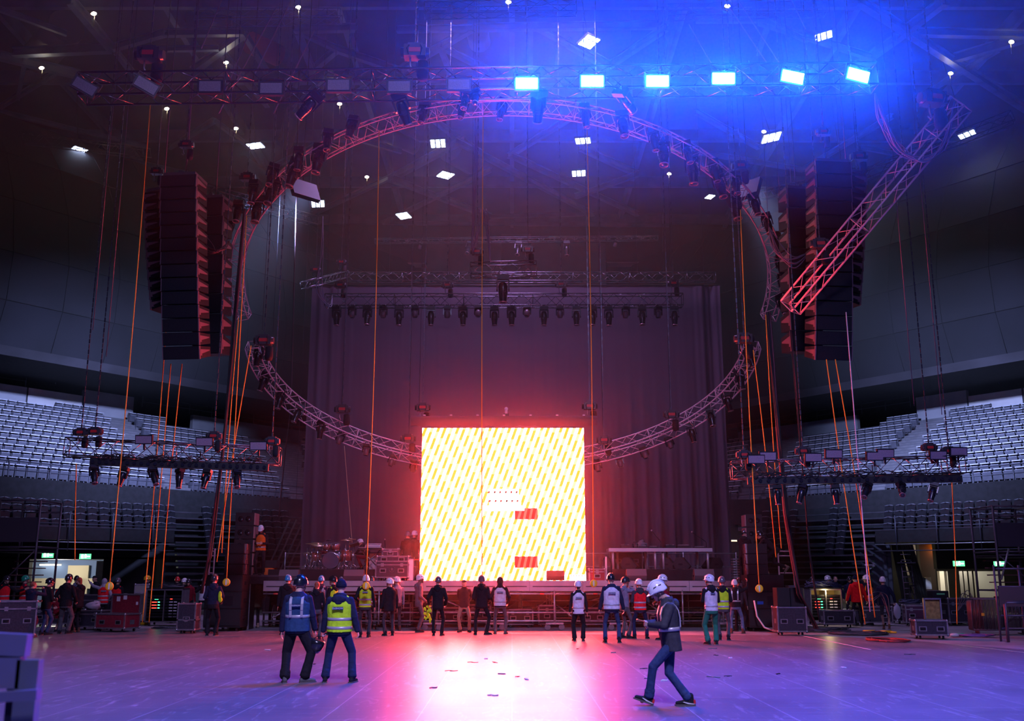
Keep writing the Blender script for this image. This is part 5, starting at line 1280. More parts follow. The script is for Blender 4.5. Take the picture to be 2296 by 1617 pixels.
# ------------------------------------------------------------------ ground speaker stacks
def stack(side_, xl_, xr_, Yb, lb, tops, sx, colx, colx1, coly0, coly1):
    ccx = at((xl_+xr_)/2, 1350, Yb).x; w_ = at(xr_, 1350, Yb).x-at(xl_, 1350, Yb).x
    z = .10
    t = thing('speaker_dolly', 'wheeled dolly under the %s speaker stack' % lb, 'dolly', (ccx, Yb+.5, 0)); MB().bb(-w_/2, w_/2, -.48, .48, .12, .16).build('board', BLK, t)
    for x in (-w_/2+.15, w_/2-.15):
        for y in (-.35, .35): MB().cyl((x-.025, y, .06), (x+.025, y, .06), .06, None, 12).build('castor', RUB, t)
    z = .16
    hs = [.56, .56, .56]
    for i, h in enumerate(hs):
        t = thing('subwoofer', 'wide black subwoofer, %s of three in the %s stack' % (['bottom', 'middle', 'top'][i], lb), 'speaker', (ccx, Yb+.5, z))
        MB().bb(-w_/2, w_/2, -.5, .5, .004, h-.006).build('cabinet', BLK, t); MB().bb(-w_/2+.03, w_/2-.03, -.52, -.5, .03, h-.03).build('grille', GRIL, t)
        for s in (-1, 1): MB().bb(s*(w_/2+.01)-.01, s*(w_/2+.01)+.01, -.2, .2, h*.4, h*.6).build('handle_recess', BLKG, t)
        if i == 1: MB().bb(.02, .34, -.535, -.52, .12, .42).build('amplifier_plate', BLKG, t); MB().bb(-.32, -.12, -.535, -.52, .15, .25).build('connector_plate', BLUEC, t)
        z += h
    zt = z
    for i in range(3):
        x0, x1 = tops; X0 = at(x0, 1260, Yb).x; X1 = at(x1, 1260, Yb).x; h = .345
        t = thing('line_array_speaker', 'shallow black line array cabinet, %s of three on top of the %s subwoofers' % (['lowest', 'middle', 'uppermost'][i], lb), 'speaker', ((X0+X1)/2, Yb+.45, z)); ww = X1-X0
        MB().bb(-ww/2, ww/2, -.4, .4, .005, h-.01).build('cabinet', BLK, t); MB().bb(-ww/2+.02, ww/2-.02, -.42, -.4, .02, h-.02).build('grille', GRIL, t)
        m = MB(); s = sx
        for k in range(2): m.box((s*(ww/2+.03), -.3+.16*k, h/2), (.05, .06, h*.95), Matrix.Rotation(.25*(1 if k else -1), 3, 'X'))
        m.box((s*(ww/2+.03), -.2, h*.5), (.05, .25, .06)); m.build('rigging_arm', mat('array_rigging_metal', (.3, .2, .22), .35, .5), t)
        z += h
    # slim column array standing behind
    X0 = at(colx, 1220, Yb+1.2).x; X1 = at(colx1, 1220, Yb+1.2).x; zz0 = at(colx, coly1, Yb+1.2).z; zz1 = at(colx, coly0, Yb+1.2).z
    t = thing('speaker_column', 'tall slim speaker column standing behind the %s stack' % lb, 'speaker', ((X0+X1)/2, Yb+1.6, 0)); cw = abs(X1-X0); nn = 5
    MB().bb(-cw/2, cw/2, -.35, .35, .0, zz0).build('base_cabinet', BLK, t)
    for i in range(nn):
        za = lerp(zz0, zz1, i/nn); zb = lerp(zz0, zz1, (i+1)/nn)-.02
        MB().prism([(-.35, za), (.3, za+.02), (.3, zb-.02), (-.35, zb)], -cw/2, cw/2, lambda u, v, q: (q, u, v)).build('cabinet', BLK, t)
        MB().bb(-sx*(-cw/2) - .03 if False else (cw/2 if sx > 0 else -cw/2-.04), (cw/2+.04 if sx > 0 else -cw/2), -.33, .2, za+.02, zb-.02).build('side_rigging', mat('column_rigging_metal', (.62, .30, .28), .35, .4), t)
        for s in (-.5, .5): MB().lathe([(0, 0), (cw*.16, 0), (cw*.16, -.02), (0, -.01)], (s*cw*.4, -.36, (za+zb)/2), Matrix.Rotation(R(90), 3, 'X'), 12).build('driver', BLKG, t)
    return zt, z
LST = stack('left', 458, 541, 34.2, 'left', (503, 545), 1, 524, 566, 1148, 1300)
RST = stack('right', 1678, 1760, 34.2, 'right', (1678, 1722), -1, 1676, 1712, 1152, 1300)
# stands next to the stacks
t = thing('platform_case', 'tall black case beside the right subwoofers, topped with flat panels', 'case', (at(1772, 1370, 35.5).x, 35.5, 0)); MB().bb(-.38, .38, -.3, .3, .02, 1.33).build('body', BLK, t)
for i in range(3): MB().bb(-.1, .28, -.32, .1, 1.34+.05*i, 1.37+.05*i).build('flat_panel', STEEL, t)
t = thing('loudspeaker', 'plain black loudspeaker pair standing on the square black flight case', 'speaker', (P(1772, 1424).x, P(1772, 1424).y, .86))
for sx in (-1, 1): MB().bb(sx*.21-.2, sx*.21+.2, -.25, .25, 0, .58).build('cabinet', BLK, t); MB().bb(sx*.21-.18, sx*.21+.18, -.265, -.25, .02, .56).build('grille', GRIL, t)
# truss-dolly ladder frames beside the stacks
for x0, x1, Y, lb in ((1744, 1777, 36.2, 'red lit ladder frame behind the right speaker stack'), (472, 482, 36.2, 'red lit ladder frame behind the left speaker stack')):
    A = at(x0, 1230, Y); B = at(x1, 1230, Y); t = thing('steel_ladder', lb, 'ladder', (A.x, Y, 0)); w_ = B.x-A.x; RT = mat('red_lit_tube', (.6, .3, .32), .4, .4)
    for x in (0, w_): MB().cyl((x, 0, 0), (x, 0, A.z), .028).build('rail', RT, t)
    for z in (1.2, 1.9, 2.5, A.z-.1): MB().cyl((0, 0, z), (w_, 0, z), .022).build('rung', RT, t)
# stacked light risers at right behind stage corner
t = thing('stair_stack', 'pile of flat metal stage treads standing at the right stage corner', 'stairs', (at(1660, 1290, 36.4).x, 36.4, DZ))
for i in range(9): MB().bb(-.28, .32, -.2, .2, i*.09+.01, i*.09+.06).build('tread', STEEL, t)
# ------------------------------------------------------------------ amplifier racks
def led(c): return emitter('led_'+c, {'red': (1, .03, .02), 'green': (.05, 1, .3), 'white': (.9, .9, 1), 'amber': (1, .5, .1)}[c], 5)
def rack(lb, p, w, d, h, inner, z=0):
    t = thing('amplifier_rack', lb, 'equipment rack', (p.x, p.y, z)); wheels(w, d, t, .06); z0 = .14
    m = MB(); 
    for x in (-w/2, 0, w/2): m.bb(x-.02, x+.02, -d/2, d/2, z0, z0+h)
    for zz in (z0, z0+h): m.bb(-w/2, w/2, -d/2, d/2, zz-.02, zz+.02)
    m.build('frame', EDGE, t); MB().bb(-w/2, w/2, d/2-.04, d/2, z0, z0+h).build('back_wall', inner, t)
    for k, x in enumerate((-w/4, w/4)):
        for i in range(8):
            zz = z0+.14+i*(h-.3)/8
            o = MB().bb(x-w/4+.04, x+w/4-.04, -d/2+.06, d/2-.1, zz, zz+(h-.3)/8*.7).build('amplifier', BLKG if i % 3 else BLK, t)
            yy = -d/2+.055
            if k == 0 and i in (3, 4, 5): MB().bb(x-.13, x+.05, yy-.006, yy, zz+.02, zz+.045).build('red_display', led('red'), o); MB().bb(x+.09, x+.16, yy-.006, yy, zz+.02, zz+.05).build('green_display', led('green'), o)
            if k == 0 and i == 6: MB().bb(x-.04, x+.10, yy-.006, yy, zz+.02, zz+.03).build('status_light', led('green'), o)
            if k == 1 and i < 6: MB().bb(x-.15, x-.02, yy-.006, yy, zz+.02, zz+.06).bb(x+.02, x+.14, yy-.006, yy, zz+.02, zz+.06).build('connector_panel', WHT if i > 1 else STEEL, o)
            if k == 1 and i == 6: MB().bb(x-.12, x-.04, yy-.006, yy, zz+.03, zz+.05).build('status_light', led('red'), o)
    MB().bb(-w/2-.03, w/2+.03, -d/2, d/2, z0+h+.02, z0+h+.06).build('top_board', BLK, t); return t
p = P(372, 1402); rack('double amplifier rack with red lit displays, left of the left speaker stack', p, 1.32, .8, 1.15, BLK)
p = P(1849, 1400); rack('double amplifier rack with a warm lit interior right of the right speaker stack', p, 1.15, .8, 1.15, mat('rack_wood', (.42, .28, .12), .6))
l = bpy.data.lights.new('rack_lamp', 'POINT'); l.energy = 14; l.color = (1, .75, .35); l.shadow_soft_size = .1; o = bpy.data.objects.new('rack_lamp', l); COL.objects.link(o); o.location = (p.x, p.y-.55, 1.2)
def pile(lb, x, y, Y, z, w, d, h, n, m_, name='cable_pile'):
    X = at(x, y, Y).x; t = MB(); random.seed(x)
    for k in range(n):
        a0 = random.random()*6; rx = w/2*random.uniform(.5, 1); ry = d/2*random.uniform(.5, 1); cz = random.random()*h
        t.tube([(rx*math.cos(a0+q*.5)+random.uniform(-1, 1)*.04, ry*math.sin(a0+q*.5)+random.uniform(-1, 1)*.04, .02+cz*(.6+.4*math.sin(q+k))*max(.1, 1)) for q in range(14)], .016, 5)
    o = t.build(name, m_); o.location = (X, Y, z); tag(o, lb, 'cables'); return o
CBX = mat('black_cable_rubber', (.05, .05, .065), .5)
pile('heap of thick dark blue cable on top of the right amplifier rack', 1838, 1320, p.y, 1.35, 1.1, .6, .3, 26, mat('blue_black_cable', (.06, .07, .14), .5))
pile('black cables heaped on top of the left amplifier rack', 385, 1320, P(372, 1402).y, 1.35, 1.0, .5, .12, 14, CBX)
g = G(1835, 1415); pile('big tangle of black cables on the floor in front of the right rack', 1835, 1415, g.y, 0, 2.2, 1.6, .12, 34, CBX)
g = G(1925, 1422); pile('flat coil of black cable on the floor below the long grey case', 1925, 1422, g.y, 0, 1.9, 1.8, .06, 26, CBX)
g = G(1990, 1437); pile('thin coil of black and red cable at the edge of the show floor', 1990, 1437, g.y, 0, 1.3, 2.0, .03, 9, mat('dark_red_cable', (.25, .03, .03), .5))
g = G(2160, 1400); pile('cables hanging down and piled beside the tall equipment case', 2160, 1400, g.y, 0, 1.4, 1.4, .4, 22, CBX)
g = G(2045, 1398); pile('coiled dark cables on top of the black case beside the man in shorts', 2045, 1398, g.y, .76, .9, .5, .14, 14, mat('blue_black_cable', (.06, .07, .14), .5))
g = G(306, 1392); pile('blue tinted cables piled on the floor by the yellow helmeted worker', 306, 1392, g.y, 0, .9, .8, .35, 16, mat('blue_black_cable', (.06, .07, .14), .5))
g = G(372, 1408); pile('black strap and cable lying on the floor before the left rack', 372, 1408, g.y-.6, 0, 1.0, .5, .06, 8, CBX)
g = G(1720, 1415); t = thing('ratchet_strap', 'pale strap trailing to the floor by the right subwoofers', 'strap', (at(1690, 1330, 33.9).x, 33.9, 1.0))
MB().tube([(0, 0, 0), (.05, -.1, -.5), (.25, -.2, -.85), (.5, -.3, -.95), (.75, -.3, -.98)], .03, 5).build('webbing', WT, t)
g = G(1955, 1420); 
for i, (x, y) in enumerate(((1950, 1420), (1988, 1421))): 
    g = G(x, y); t = MB().cyl((-.2, 0, .05), (.2, .1, .05), .045).cyl((.1, .1, .04), (.3, -.05, .04), .03); o = t.build('yellow_connector', YEL); o.location = g; tag(o, 'yellow cable connector on the floor, the %s one by the coils' % ['nearer left', 'right'][i], 'connector')
o = MB().cyl((-.2, 0, .05), (.2, 0, .05), .05).build('yellow_connector', YEL); o.location = G(324, 1402); tag(o, 'yellow connector at the foot of the rope by the left rack', 'connector')
o = MB().lathe([(0, -.14), (.045, -.14), (.045, .06), (.02, .11), (.02, .14), (0, .14)], (0, 0, .046), Matrix.Rotation(R(90), 3, 'Y'), 12).build('green_bottle', mat('green_plastic_bottle', (.1, .45, .3), .2)); o.location = G(2156, 1427); tag(o, 'green plastic bottle lying on the pale floor at right', 'bottle')
o = MB().ell((0, 0, .06), .15, .12, .06, None, 9).build('plastic_wrap', PB); o.location = G(2140, 1429); tag(o, 'clear plastic wrap on the floor left of the green bottle', 'plastic bag')
g = G(2185, 1428); pile('purple lit rag and cord beside the green bottle', 2185, 1428, g.y, 0, 1.2, .8, .05, 8, mat('violet_cord', (.22, .1, .35), .7), 'tangled_cord')
# printers / console on tall case
t = thing('control_console', 'small black console with a green label on the tall equipment case', 'console', (P(2145, 1402).x-.55, P(2145, 1402).y, .97)); MB().bb(-.35, .25, -.25, .25, .0, .28).build('body', BLK, t); MB().bb(-.2, .1, -.26, -.25, .14, .20).build('green_label', mat('green_tape', (.15, .6, .25), .5), t)
# wires on case
droop([(1948, 1360, 32.5), (1962, 1336, 32.5), (1985, 1338, 32.5), (1995, 1385, 32)], 'thin cables looping over the long grey flight case', .012, 4, CBX, .1)
droop([(2148, 1370, 33), (2170, 1330, 33.3), (2190, 1360, 33.3), (2200, 1405, 33)], 'thin cables hanging from the tall equipment case', .012, 4, CBX, .15)
# ------------------------------------------------------------------ barriers, scaffold towers
DP = mat('dark_tube_purple', (.10, .085, .11), .4, .4)
def barrier(lb, p, rz, w=1.9, h=1.1):
    t = thing('crowd_barrier', lb, 'barrier', (p.x, p.y, 0), rz)
    MB().tube([(-w/2, 0, .15), (-w/2, 0, h-.1), (-w/2+.1, 0, h), (w/2-.1, 0, h), (w/2, 0, h-.1), (w/2, 0, .15), (-w/2, 0, .15)], .022, 8).build('frame', DP, t)
    m = MB()
    for i in range(1, 16): m.cyl((-w/2+w*i/16, 0, .15), (-w/2+w*i/16, 0, h), .009, None, 5)
    m.build('bars', DP, t)
    for x in (-w/2+.2, w/2-.2): MB().cyl((x, -.25, .01), (x, .25, .01), .016).cyl((x, 0, .0), (x, 0, .15), .016).build('foot', DP, t)
for k in range(7):
    g = G(2250, 1424); barrier('dark steel crowd barrier, %s in the row leaning together at right' % ['front', 'second', 'third', 'fourth', 'fifth', 'sixth', 'rear'][k], Vector((g.x+.03*k, g.y+.11*k, 0)), R(2))
t = thing('orange_tag', 'small orange tag on the front crowd barrier', 'tag', (at(2204, 1380, G(2250, 1424).y-.03).x, G(2250, 1424).y-.03, .62)); MB().box((0, 0, 0), (.09, .01, .09)).build('plate', ORG, t)
def tower(lb, x0, x1, ytop, Y, stairs=True, panel=True, flip=1):
    A = at(x0, ytop, Y); B = at(x1, ytop, Y); w_ = B.x-A.x; H = A.z; t = thing('scaffold_tower', lb, 'scaffold tower', (A.x, Y, 0)); d = 1.8
    for x in (0, w_):
        for y in (0, d): MB().cyl((x, y, 0), (x, y, H), .045, None, 8).build('post', DP, t)
    for y in (0, d):
        for z in (H, H-.35, H*.62, H*.62-.12, H*.30): MB().cyl((0, y, z), (w_, y, z), .03).build('ledger', DP, t)
    for x in (0, w_): 
        for z in (H, H*.62, H*.3): MB().cyl((x, 0, z), (x, d, z), .03).build('ledger', DP, t)
    MB().bb(0, w_, .1, d, H*.62-.2, H*.62-.12).build('platform', BLK, t)
    MB().bb(.05, w_-.05, -.02, .0, H*.66, H*.86).build('mesh_panel', mat('tower_panel', (.05, .04, .055), .7), t)
    MB().cyl((0 if flip > 0 else w_, 0, H*.25), (w_ if flip > 0 else 0, 0, H*.6), .025).build('brace', DP, t)
    MB().cyl((0 if flip < 0 else w_, 0, H*.02), (w_ if flip < 0 else 0, 0, H*.3), .025).build('brace', DP, t)
    if stairs:
        for i in range(9): MB().bb(.15+i*.0, w_-.2, .3+i*.12, .55+i*.12, .25+i*.26, .29+i*.26).build('tread', mat('tower_tread', (.14, .06, .06), .6), t)
    return t
tower('dark scaffold stair tower at the left edge below the grandstand', 2, 92, 1122, 38.5, True, True, 1)
tower('dark scaffold stair tower at the right edge below the grandstand', 2225, 2330, 1135, 36.5, True, True, -1)
t = thing('scaffold_diagonal', 'bright slanted steel tube beside the right scaffold tower', 'tube', (0, 0, 0)); MB().cyl(at(2245, 1300, 36.0), at(2262, 1230, 36.0), .035).build('tube', STEEL, t)
t = thing('pallet_stand', 'dark metal stand with posts and a brown board at the right edge', 'stand', (at(2262, 1450, G(2262, 1440).y).x, G(2262, 1440).y, 0))
for x in (0, .95):
    MB().tube([(x, 0, 0), (x, 0, 1.02), (x+.06, 0, 1.08), (x+.9, 0, 1.08)], .045, 8).build('post', DP, t)
for z in (.35, .7, 1.5, 2.0): MB().cyl((0, .3, z), (1.6, .3, z), .025).build('rail', DP, t)
MB().bb(.0, 1.2, .28, .32, .95, 1.5).build('board', mat('brown_board', (.10, .06, .06), .7), t)
for x in (-.05, .65, 1.3): MB().cyl((x, .32, 0), (x, .32, 2.1), .03).build('upright', DP, t)
# ladder and tripod in the right undercroft
t = thing('ladder', 'dark step ladder standing in the right undercroft by the curtain', 'ladder', (at(2030, 1330, 46).x, 46, 0))
for x in (0, .45): MB().cyl((x, 0, 0), (x, .2, at(2030, 1258, 46).z), .025).build('rail', DP, t)
for i in range(11): MB().cyl((0, .02*i, .25+.25*i), (.45, .02*i, .25+.25*i), .018).build('rung', DP, t)
MB().box((.2, .1, at(2030, 1262, 46).z), (.7, .4, .05)).build('top_platform', DP, t)
t = thing('tripod_stand', 'black tripod with a pad on top in the right undercroft', 'tripod', (at(2048, 1390, 44).x, 44, 0))
for k in range(3): q = 2.1*k; MB().cyl((0, 0, 1.35), (.35*math.cos(q), .35*math.sin(q), 0), .02).build('leg', BLK, t)
MB().box((0, 0, 1.38), (.4, .3, .06)).build('pad', BLK, t)
t = thing('wall_cabinet', 'white wall cabinet on the brown pier in the right undercroft', 'cabinet', (at(2081, 1308, 52.3).x, 52.3, at(2081, 1308, 52.3).z)); MB().box((0, 0, 0), (.26, .2, .6)).build('body', mat('cream_metal', (.6, .56, .46), .5), t); MB().box((-.32, .02, 0), (.3, .15, .55)).build('side_box', BLK, t)
t = thing('leaning_board', 'pale framed board leaning near the tall equipment case', 'board', (at(2106, 1380, 40).x, 40, 0)); MB().prism([(-.25, 0), (.25, 0), (.12, 1.25), (-.38, 1.25)], -.02, .02, lambda u, v, q: (u, q+v*.05, v)).build('panel', mat('board_grey', (.30, .30, .27), .6), t)
# stairs behind stage left
t = thing('steel_staircase', 'dark steel staircase rising behind the left of the stage', 'stairs', (at(598, 1280, 50).x, 50, 0)); q0 = at(598, 1280, 50); q1 = at(650, 1165, 50)
for s in (0, .3, .6, .9): MB().cyl((s, s*.5, q0.z), (q1.x-q0.x+s, s*.5, q1.z), .05, None, 6).build('stringer', mat('staircase_grey', (.14, .13, .15), .5), t)
MB().bb(-.2, 3, .3, .5, 0, q0.z).build('support_wall', BLKM, t)
t = thing('orange_bin', 'orange barrel with a black lid on the platform behind the left stack', 'bin', (at(605, 1275, 36.6).x, 36.6, DZ)); MB().lathe([(0, 0), (.24, 0), (.26, .45), (0, .45)], (0, 0, .0), None, 16).build('body', mat('orange_plastic', (.9, .16, .03), .5), t); MB().bb(-.3, .3, -.25, .25, .46, .72).build('lid_box', BLK, t)
t = thing('side_platform', 'black side platform joining the left speaker stack to the stage', 'platform', (at(560, 1290, 35.2).x, 35.2, 0)); MB().bb(-.1, 1.3, 0, 2.4, DZ+.14, DZ+.2).build('deck', DECKM, t)
for x in (0, 1.2):
    for y in (.1, 2.3): MB().bb(x-.03, x+.03, y-.03, y+.03, 0, DZ+.14).build('leg', STEEL, t)
MB().bb(-.1, 1.3, -.02, 0, DZ-.1, DZ+.14).build('skirt', BLK, t)
# ------------------------------------------------------------------ foreground trolley (out of focus)
FGM = mat('blue_lit_trolley_metal', (.38, .40, .66), .35, .3); FGD = mat('trolley_dark', (.03, .03, .08), .5)  # blue lamp light on the trolley is put into its metal colour
def fp_(x, y, Y): return at(x, y, Y)
t = thing('metal_trolley', 'blurred pale metal trolley corner in the lower left foreground', 'trolley', (at(20, 1500, 4.3).x, 4.3, 0)); o0 = Vector((at(20, 1500, 4.3).x, 4.3, 0))
def tb(x0, y0, x1, y1, Ya, dep, nm, m_, rot=0):
    a = at(x0, y0, Ya)-o0; b = at(x1, y1, Ya)-o0; o = MB().box(((a.x+b.x)/2, (a.y+b.y)/2+dep/2, (a.z+b.z)/2), (b.x-a.x, dep, a.z-b.z), Matrix.Rotation(rot, 3, 'Y')).build(nm, m_, t); return o
tb(-60, 1420, 56, 1470, 4.3, .05, 'tray_edge', FGM, R(3)); tb(-60, 1466, 44, 1482, 4.32, .05, 'shadow_gap', FGD, R(2)); tb(-60, 1475, 40, 1545, 4.3, .05, 'side_panel', FGM)
tb(38, 1480, 66, 1700, 4.3, .05, 'post', mat('trolley_post', (.42, .5, .6), .3, .5)); tb(-60, 1552, 80, 1575, 4.2, .05, 'cross_bar', FGM, R(-4)); tb(20, 1500, 40, 1640, 4.35, .04, 'clamp', FGD)
MB().bb(-.6, -.1, .0, .5, .02, .3).build('lower_frame', FGD, t)
# ------------------------------------------------------------------ floor marks and scraps
g0 = G(1790, 1424); g1 = G(1952, 1457)
m = MB(); line_box(m, (g0.x, g0.y, .002), (g1.x, g1.y, .002), .05, .004); tag(m.build('white_floor_line', WT), 'thin white tape line crossing the floor toward the lower right', 'floor tape')
g0 = G(2090, 1440); g1 = G(2330, 1467); m = MB(); line_box(m, (g0.x, g0.y, .002), (g1.x, g1.y, .002), .03, .004); tag(m.build('green_floor_line', mat('green_floor_tape', (.2, .6, .4), .6)), 'faint green tape line along the far right floor edge', 'floor tape')
SCR = [(1012, 1505), (1090, 1478), (1110, 1486), (1125, 1512), (1160, 1518), (1180, 1524), (1060, 1486), (972, 1543), (705, 1490), (600, 1458), (1443, 1500), (1472, 1502), (1455, 1523), (1490, 1527), (1295, 1456), (1600, 1519), (1632, 1517), (1638, 1476), (1605, 1470), (1598, 1455), (1745, 1512), (1892, 1498), (2040, 1468), (1375, 1464), (740, 1456), (1105, 1560)]
for i, (x, y) in enumerate(SCR):
    g = G(x, y); random.seed(i); m = MB(); L_ = random.uniform(.05, .14)
    m.tube([(-L_, 0, .006), (-L_*.3, .03, .012), (L_*.3, -.03, .008), (L_, .01, .010)], .006+.005*(i % 2), 5); m.box((0, .01, .006), (L_*.5, .04, .008), Matrix.Rotation(i, 3, 'Z'))
    o = m.build('tape_scrap', [BLK, WT, BLK, mat('grey_tape', (.2, .2, .2), .6)][i % 4]); o.location = g; o.rotation_euler = (0, 0, i)
    tag(o, 'small %s scrap of tape on the show floor, %s from the left' % (['dark', 'white', 'dark', 'grey'][i % 4], ORD(j) if (j := sorted(s[0] for s in SCR).index(x)) < 24 else ['second last', 'last'][j-24]), 'tape scrap')
# ------------------------------------------------------------------ people
SKINM = mat('skin_light', (.56, .33, .24), .5, 0, None, .06, 20); SKIND = mat('skin_dark', (.16, .08, .05), .5)
EYEW = mat('eye_white', (.7, .68, .66), .3); EYED = mat('eye_dark', (.03, .02, .02), .2); LIP = mat('lips', (.42, .16, .14), .5)
REFL = mat('reflective_tape', (.46, .44, .47), .35, .25); BADGE = mat('navy_badge', (.01, .02, .09), .5); BADT = mat('badge_lettering', (.75, .8, .9), .5)
CL = {'black': (.018, .016, .02), 'navy': (.02, .022, .05), 'jeans': (.035, .06, .14), 'djeans': (.02, .028, .07), 'ljeans': (.12, .18, .30), 'grey': (.11, .11, .13), 'cargo': (.085, .085, .095), 'khaki': (.22, .18, .13), 'white': (.70, .68, .74), 'yellow': (.55, .95, .03),
      'red': (.85, .02, .03), 'dred': (.25, .015, .03), 'orange': (1.0, .16, .02), 'bluev': (.03, .07, .15), 'green': (.03, .20, .13), 'olive': (.10, .085, .05), 'brown': (.20, .08, .03), 'maroon': (.10, .02, .04), 'hred': (.75, .01, .015), 'ggrey': (.38, .36, .42), 'teal': (.20, .36, .36), 'slate': (.16, .20, .28), 'dgrey': (.05, .05, .06)}
HEL = {'white': (.80, .80, .84), 'black': (.012, .012, .018), 'blue': (.03, .28, .55), 'green': (.01, .35, .18), 'red': (.60, .02, .02), 'yellow': (.95, .50, .02), 'dark': (.03, .028, .035), 'grey': (.12, .10, .13)}
def cm(k): return cloth(k, CL[k])
def hm_(k): return mat('helmet_'+k, HEL[k], .22, 0, None, coat=.6)
def remesh(o, vox, sm=3, fac=.6):
    q = o.modifiers.new('surface', 'REMESH'); q.mode = 'VOXEL'; q.voxel_size = vox; q.use_smooth_shade = True
    if sm: s = o.modifiers.new('soften', 'SMOOTH'); s.iterations = sm; s.factor = fac
    return o
def ik(a, tgt, l1, l2, pole):
    d = tgt-a; L = min(d.length, (l1+l2)*.995); d = d.normalized(); x = (l1*l1-l2*l2+L*L)/(2*L); h = math.sqrt(max(0, l1*l1-x*x))
    p = Vector(pole); p = (p-d*p.dot(d))
    if p.length < 1e-4: p = Vector((0, -1, 0))-d*(-d.y)
    return a+d*x+p.normalized()*h, a+d*L
def person(label, pos, rz, h=1.78, top='black', legs='black', helmet='white', vest=None, head=(0, 0), lean=0, twist=0, arms=None, feet=None, pelvis=(0, 0, 0), bulk=1.0,
           hood=True, skin=SKINM, face=False, hair=None, shoes='black', vox=.011, shorts=False, glove=False, badge=None, bandmode='two', kneel=None, beard=False, hoodup=False, legbulk=1.0, extra=None, hemz=-.10):
    s = h/1.80; V = Vector
    t = thing('person', label, 'person', pos, R(rz))
    feet = feet or ((-.12, 0, 0), (.12, .02, 0)); arms = arms or (None, None)
    pel = V((0, 0, .95))*s+V(pelvis); B = Matrix.Rotation(R(twist), 3, 'Z') @ Matrix.Rotation(R(-lean), 3, 'X')
    def T(x, y, z): return pel + B @ (V((x, y, z))*s)
    nb = T(0, -.01, .56); 
    Rh = Matrix.Rotation(R(head[0]), 3, 'Z') @ Matrix.Rotation(R(-head[1]), 3, 'X') if True else None
    hb = T(0, .034, .552); hc = hb + Rh @ (V((0, .03, .14))*s)
    body = MB().use(skin)
    def BL(z, rx, ry, y=0, k=1.0): return body_ring(z, rx, ry, y, k)
    def rings(spec, k=1.0):
        out = []
        for z, rx, ry, y in spec:
            c = T(0, y, z); ax = B @ V((rx*k*s, 0, 0)); ay = B @ V((0, ry*k*s, 0)); out.append(MB().ring(c, ax, ay, 16))
        return out
    body.loft(rings([(-.10, .13, .09, 0), (.05, .135, .095, 0), (.2, .13, .09, 0), (.4, .15, .095, 0), (.50, .12, .08, 0), (.56, .06, .06, 0)]))
    # legs
    LJ = []
    for i, sx in ((0, -1), (1, 1)):
        hip = pel + Matrix.Rotation(R(twist), 3, 'Z') @ (V((sx*.09, 0, -.04))*s); f = feet[i]; ank = V((f[0], f[1], f[2]+.085*s)); yaw = f[3] if len(f) > 3 else -sx*12
        fw = Matrix.Rotation(R(yaw), 3, 'Z') @ V((0, 1, 0)); pole = fw+V((sx*.15, 0, 0))
        knee, ank = ik(hip, ank, .43*s, .445*s, kneel[i] if kneel else pole)
        body.cap(hip, knee, .07*s, .05*s).cap(knee, ank, .05*s, .036*s); body.cap(ank, ank+fw*.10*s+V((0, 0, -.05*s)), .035*s, .03*s)
        LJ.append((hip, knee, ank, fw, f[4] if len(f) > 4 else 0))
    # arms
    AJ = []
    for i, sx in ((0, -1), (1, 1)):
        sh = T(sx*.178, 0, .452); a = arms[i]
        if a is None: a = (sx*.27, .06, .86, 0)
        tgt = V(a[:3])*s if len(a) < 6 else V(a[:3])
        pole = V((sx*.6, -1, -.2)) if len(a) < 5 or a[4] is None else V(a[4])
        el, wr = ik(sh, tgt, .285*s, .255*s, pole); AJ.append((sh, el, wr))
        body.cap(sh, el, .045*s, .037*s).cap(el, wr, .037*s, .026*s)
        # hand: palm, four fingers, thumb
        fd = (wr-el).normalized(); curl = R(a[3] if len(a) > 3 and a[3] is not None else 22)
        inward = V((-sx, 0, 0)) if abs(fd.x) < .8 else V((0, 0, -1)); inward = (inward-fd*inward.dot(fd)).normalized(); 
        if len(a) > 5 and a[5] is not None: inward = V(a[5]); inward = (inward-fd*inward.dot(fd)).normalized()
        side = fd.cross(inward).normalized()
        if side.z*0+side.y < 0: side = -side       # thumb side towards the front
        pc = wr+fd*.045*s
        for q in (-.027, -.009, .009, .027): body.cap(wr+side*q*.5*s, wr+fd*.085*s+side*q*s, .015*s, .012*s, 6)
        for q, ln in ((-.032, .062), (-.011, .078), (.011, .084), (.032, .072)):
            k0 = wr+fd*.085*s+side*q*s; d1 = fd*math.cos(curl)+inward*math.sin(curl); d2 = fd*math.cos(curl*2.2)+inward*math.sin(curl*2.2)
            k1 = k0+d1*ln*.5*s; body.cap(k0, k1, .0105*s, .0095*s, 6).cap(k1, k1+d2*ln*.5*s, .0095*s, .008*s, 6)
        k0 = wr+fd*.03*s+side*.03*s; k1 = k0+(fd*.6+side*.7+inward*.3).normalized()*.042*s; body.cap(k0, k1, .014*s, .011*s, 6).cap(k1, k1+(fd*.9+side*.2+inward*.5).normalized()*.032*s, .011*s, .009*s, 6)
    # neck and head
    def H(x, y, z): return hc + Rh @ (V((x, y, z))*s)
    body.cap(T(0, -.015, .50), nb, .075*s, .064*s).cap(nb, hc+Rh @ (V((0, -.015, -.05))*s), .064*s, .060*s)
    body.ell(H(0, -.008, .03), .076*s, .096*s, .092*s, Rh, 16); body.ell(H(0, .022, -.035), .060*s, .072*s, .078*s, Rh, 14)
    body.cap(H(0, .045, -.090), H(0, .068, -.083), .026*s, .022*s)                                   # chin
    body.cap(H(0, .088, .012), H(0, .108, -.022), .010*s, .015*s, 8)                                   # nose
    body.cap(H(-.035, .082, .030), H(.035, .082, .030), .012*s, .012*s, 8)                             # brow
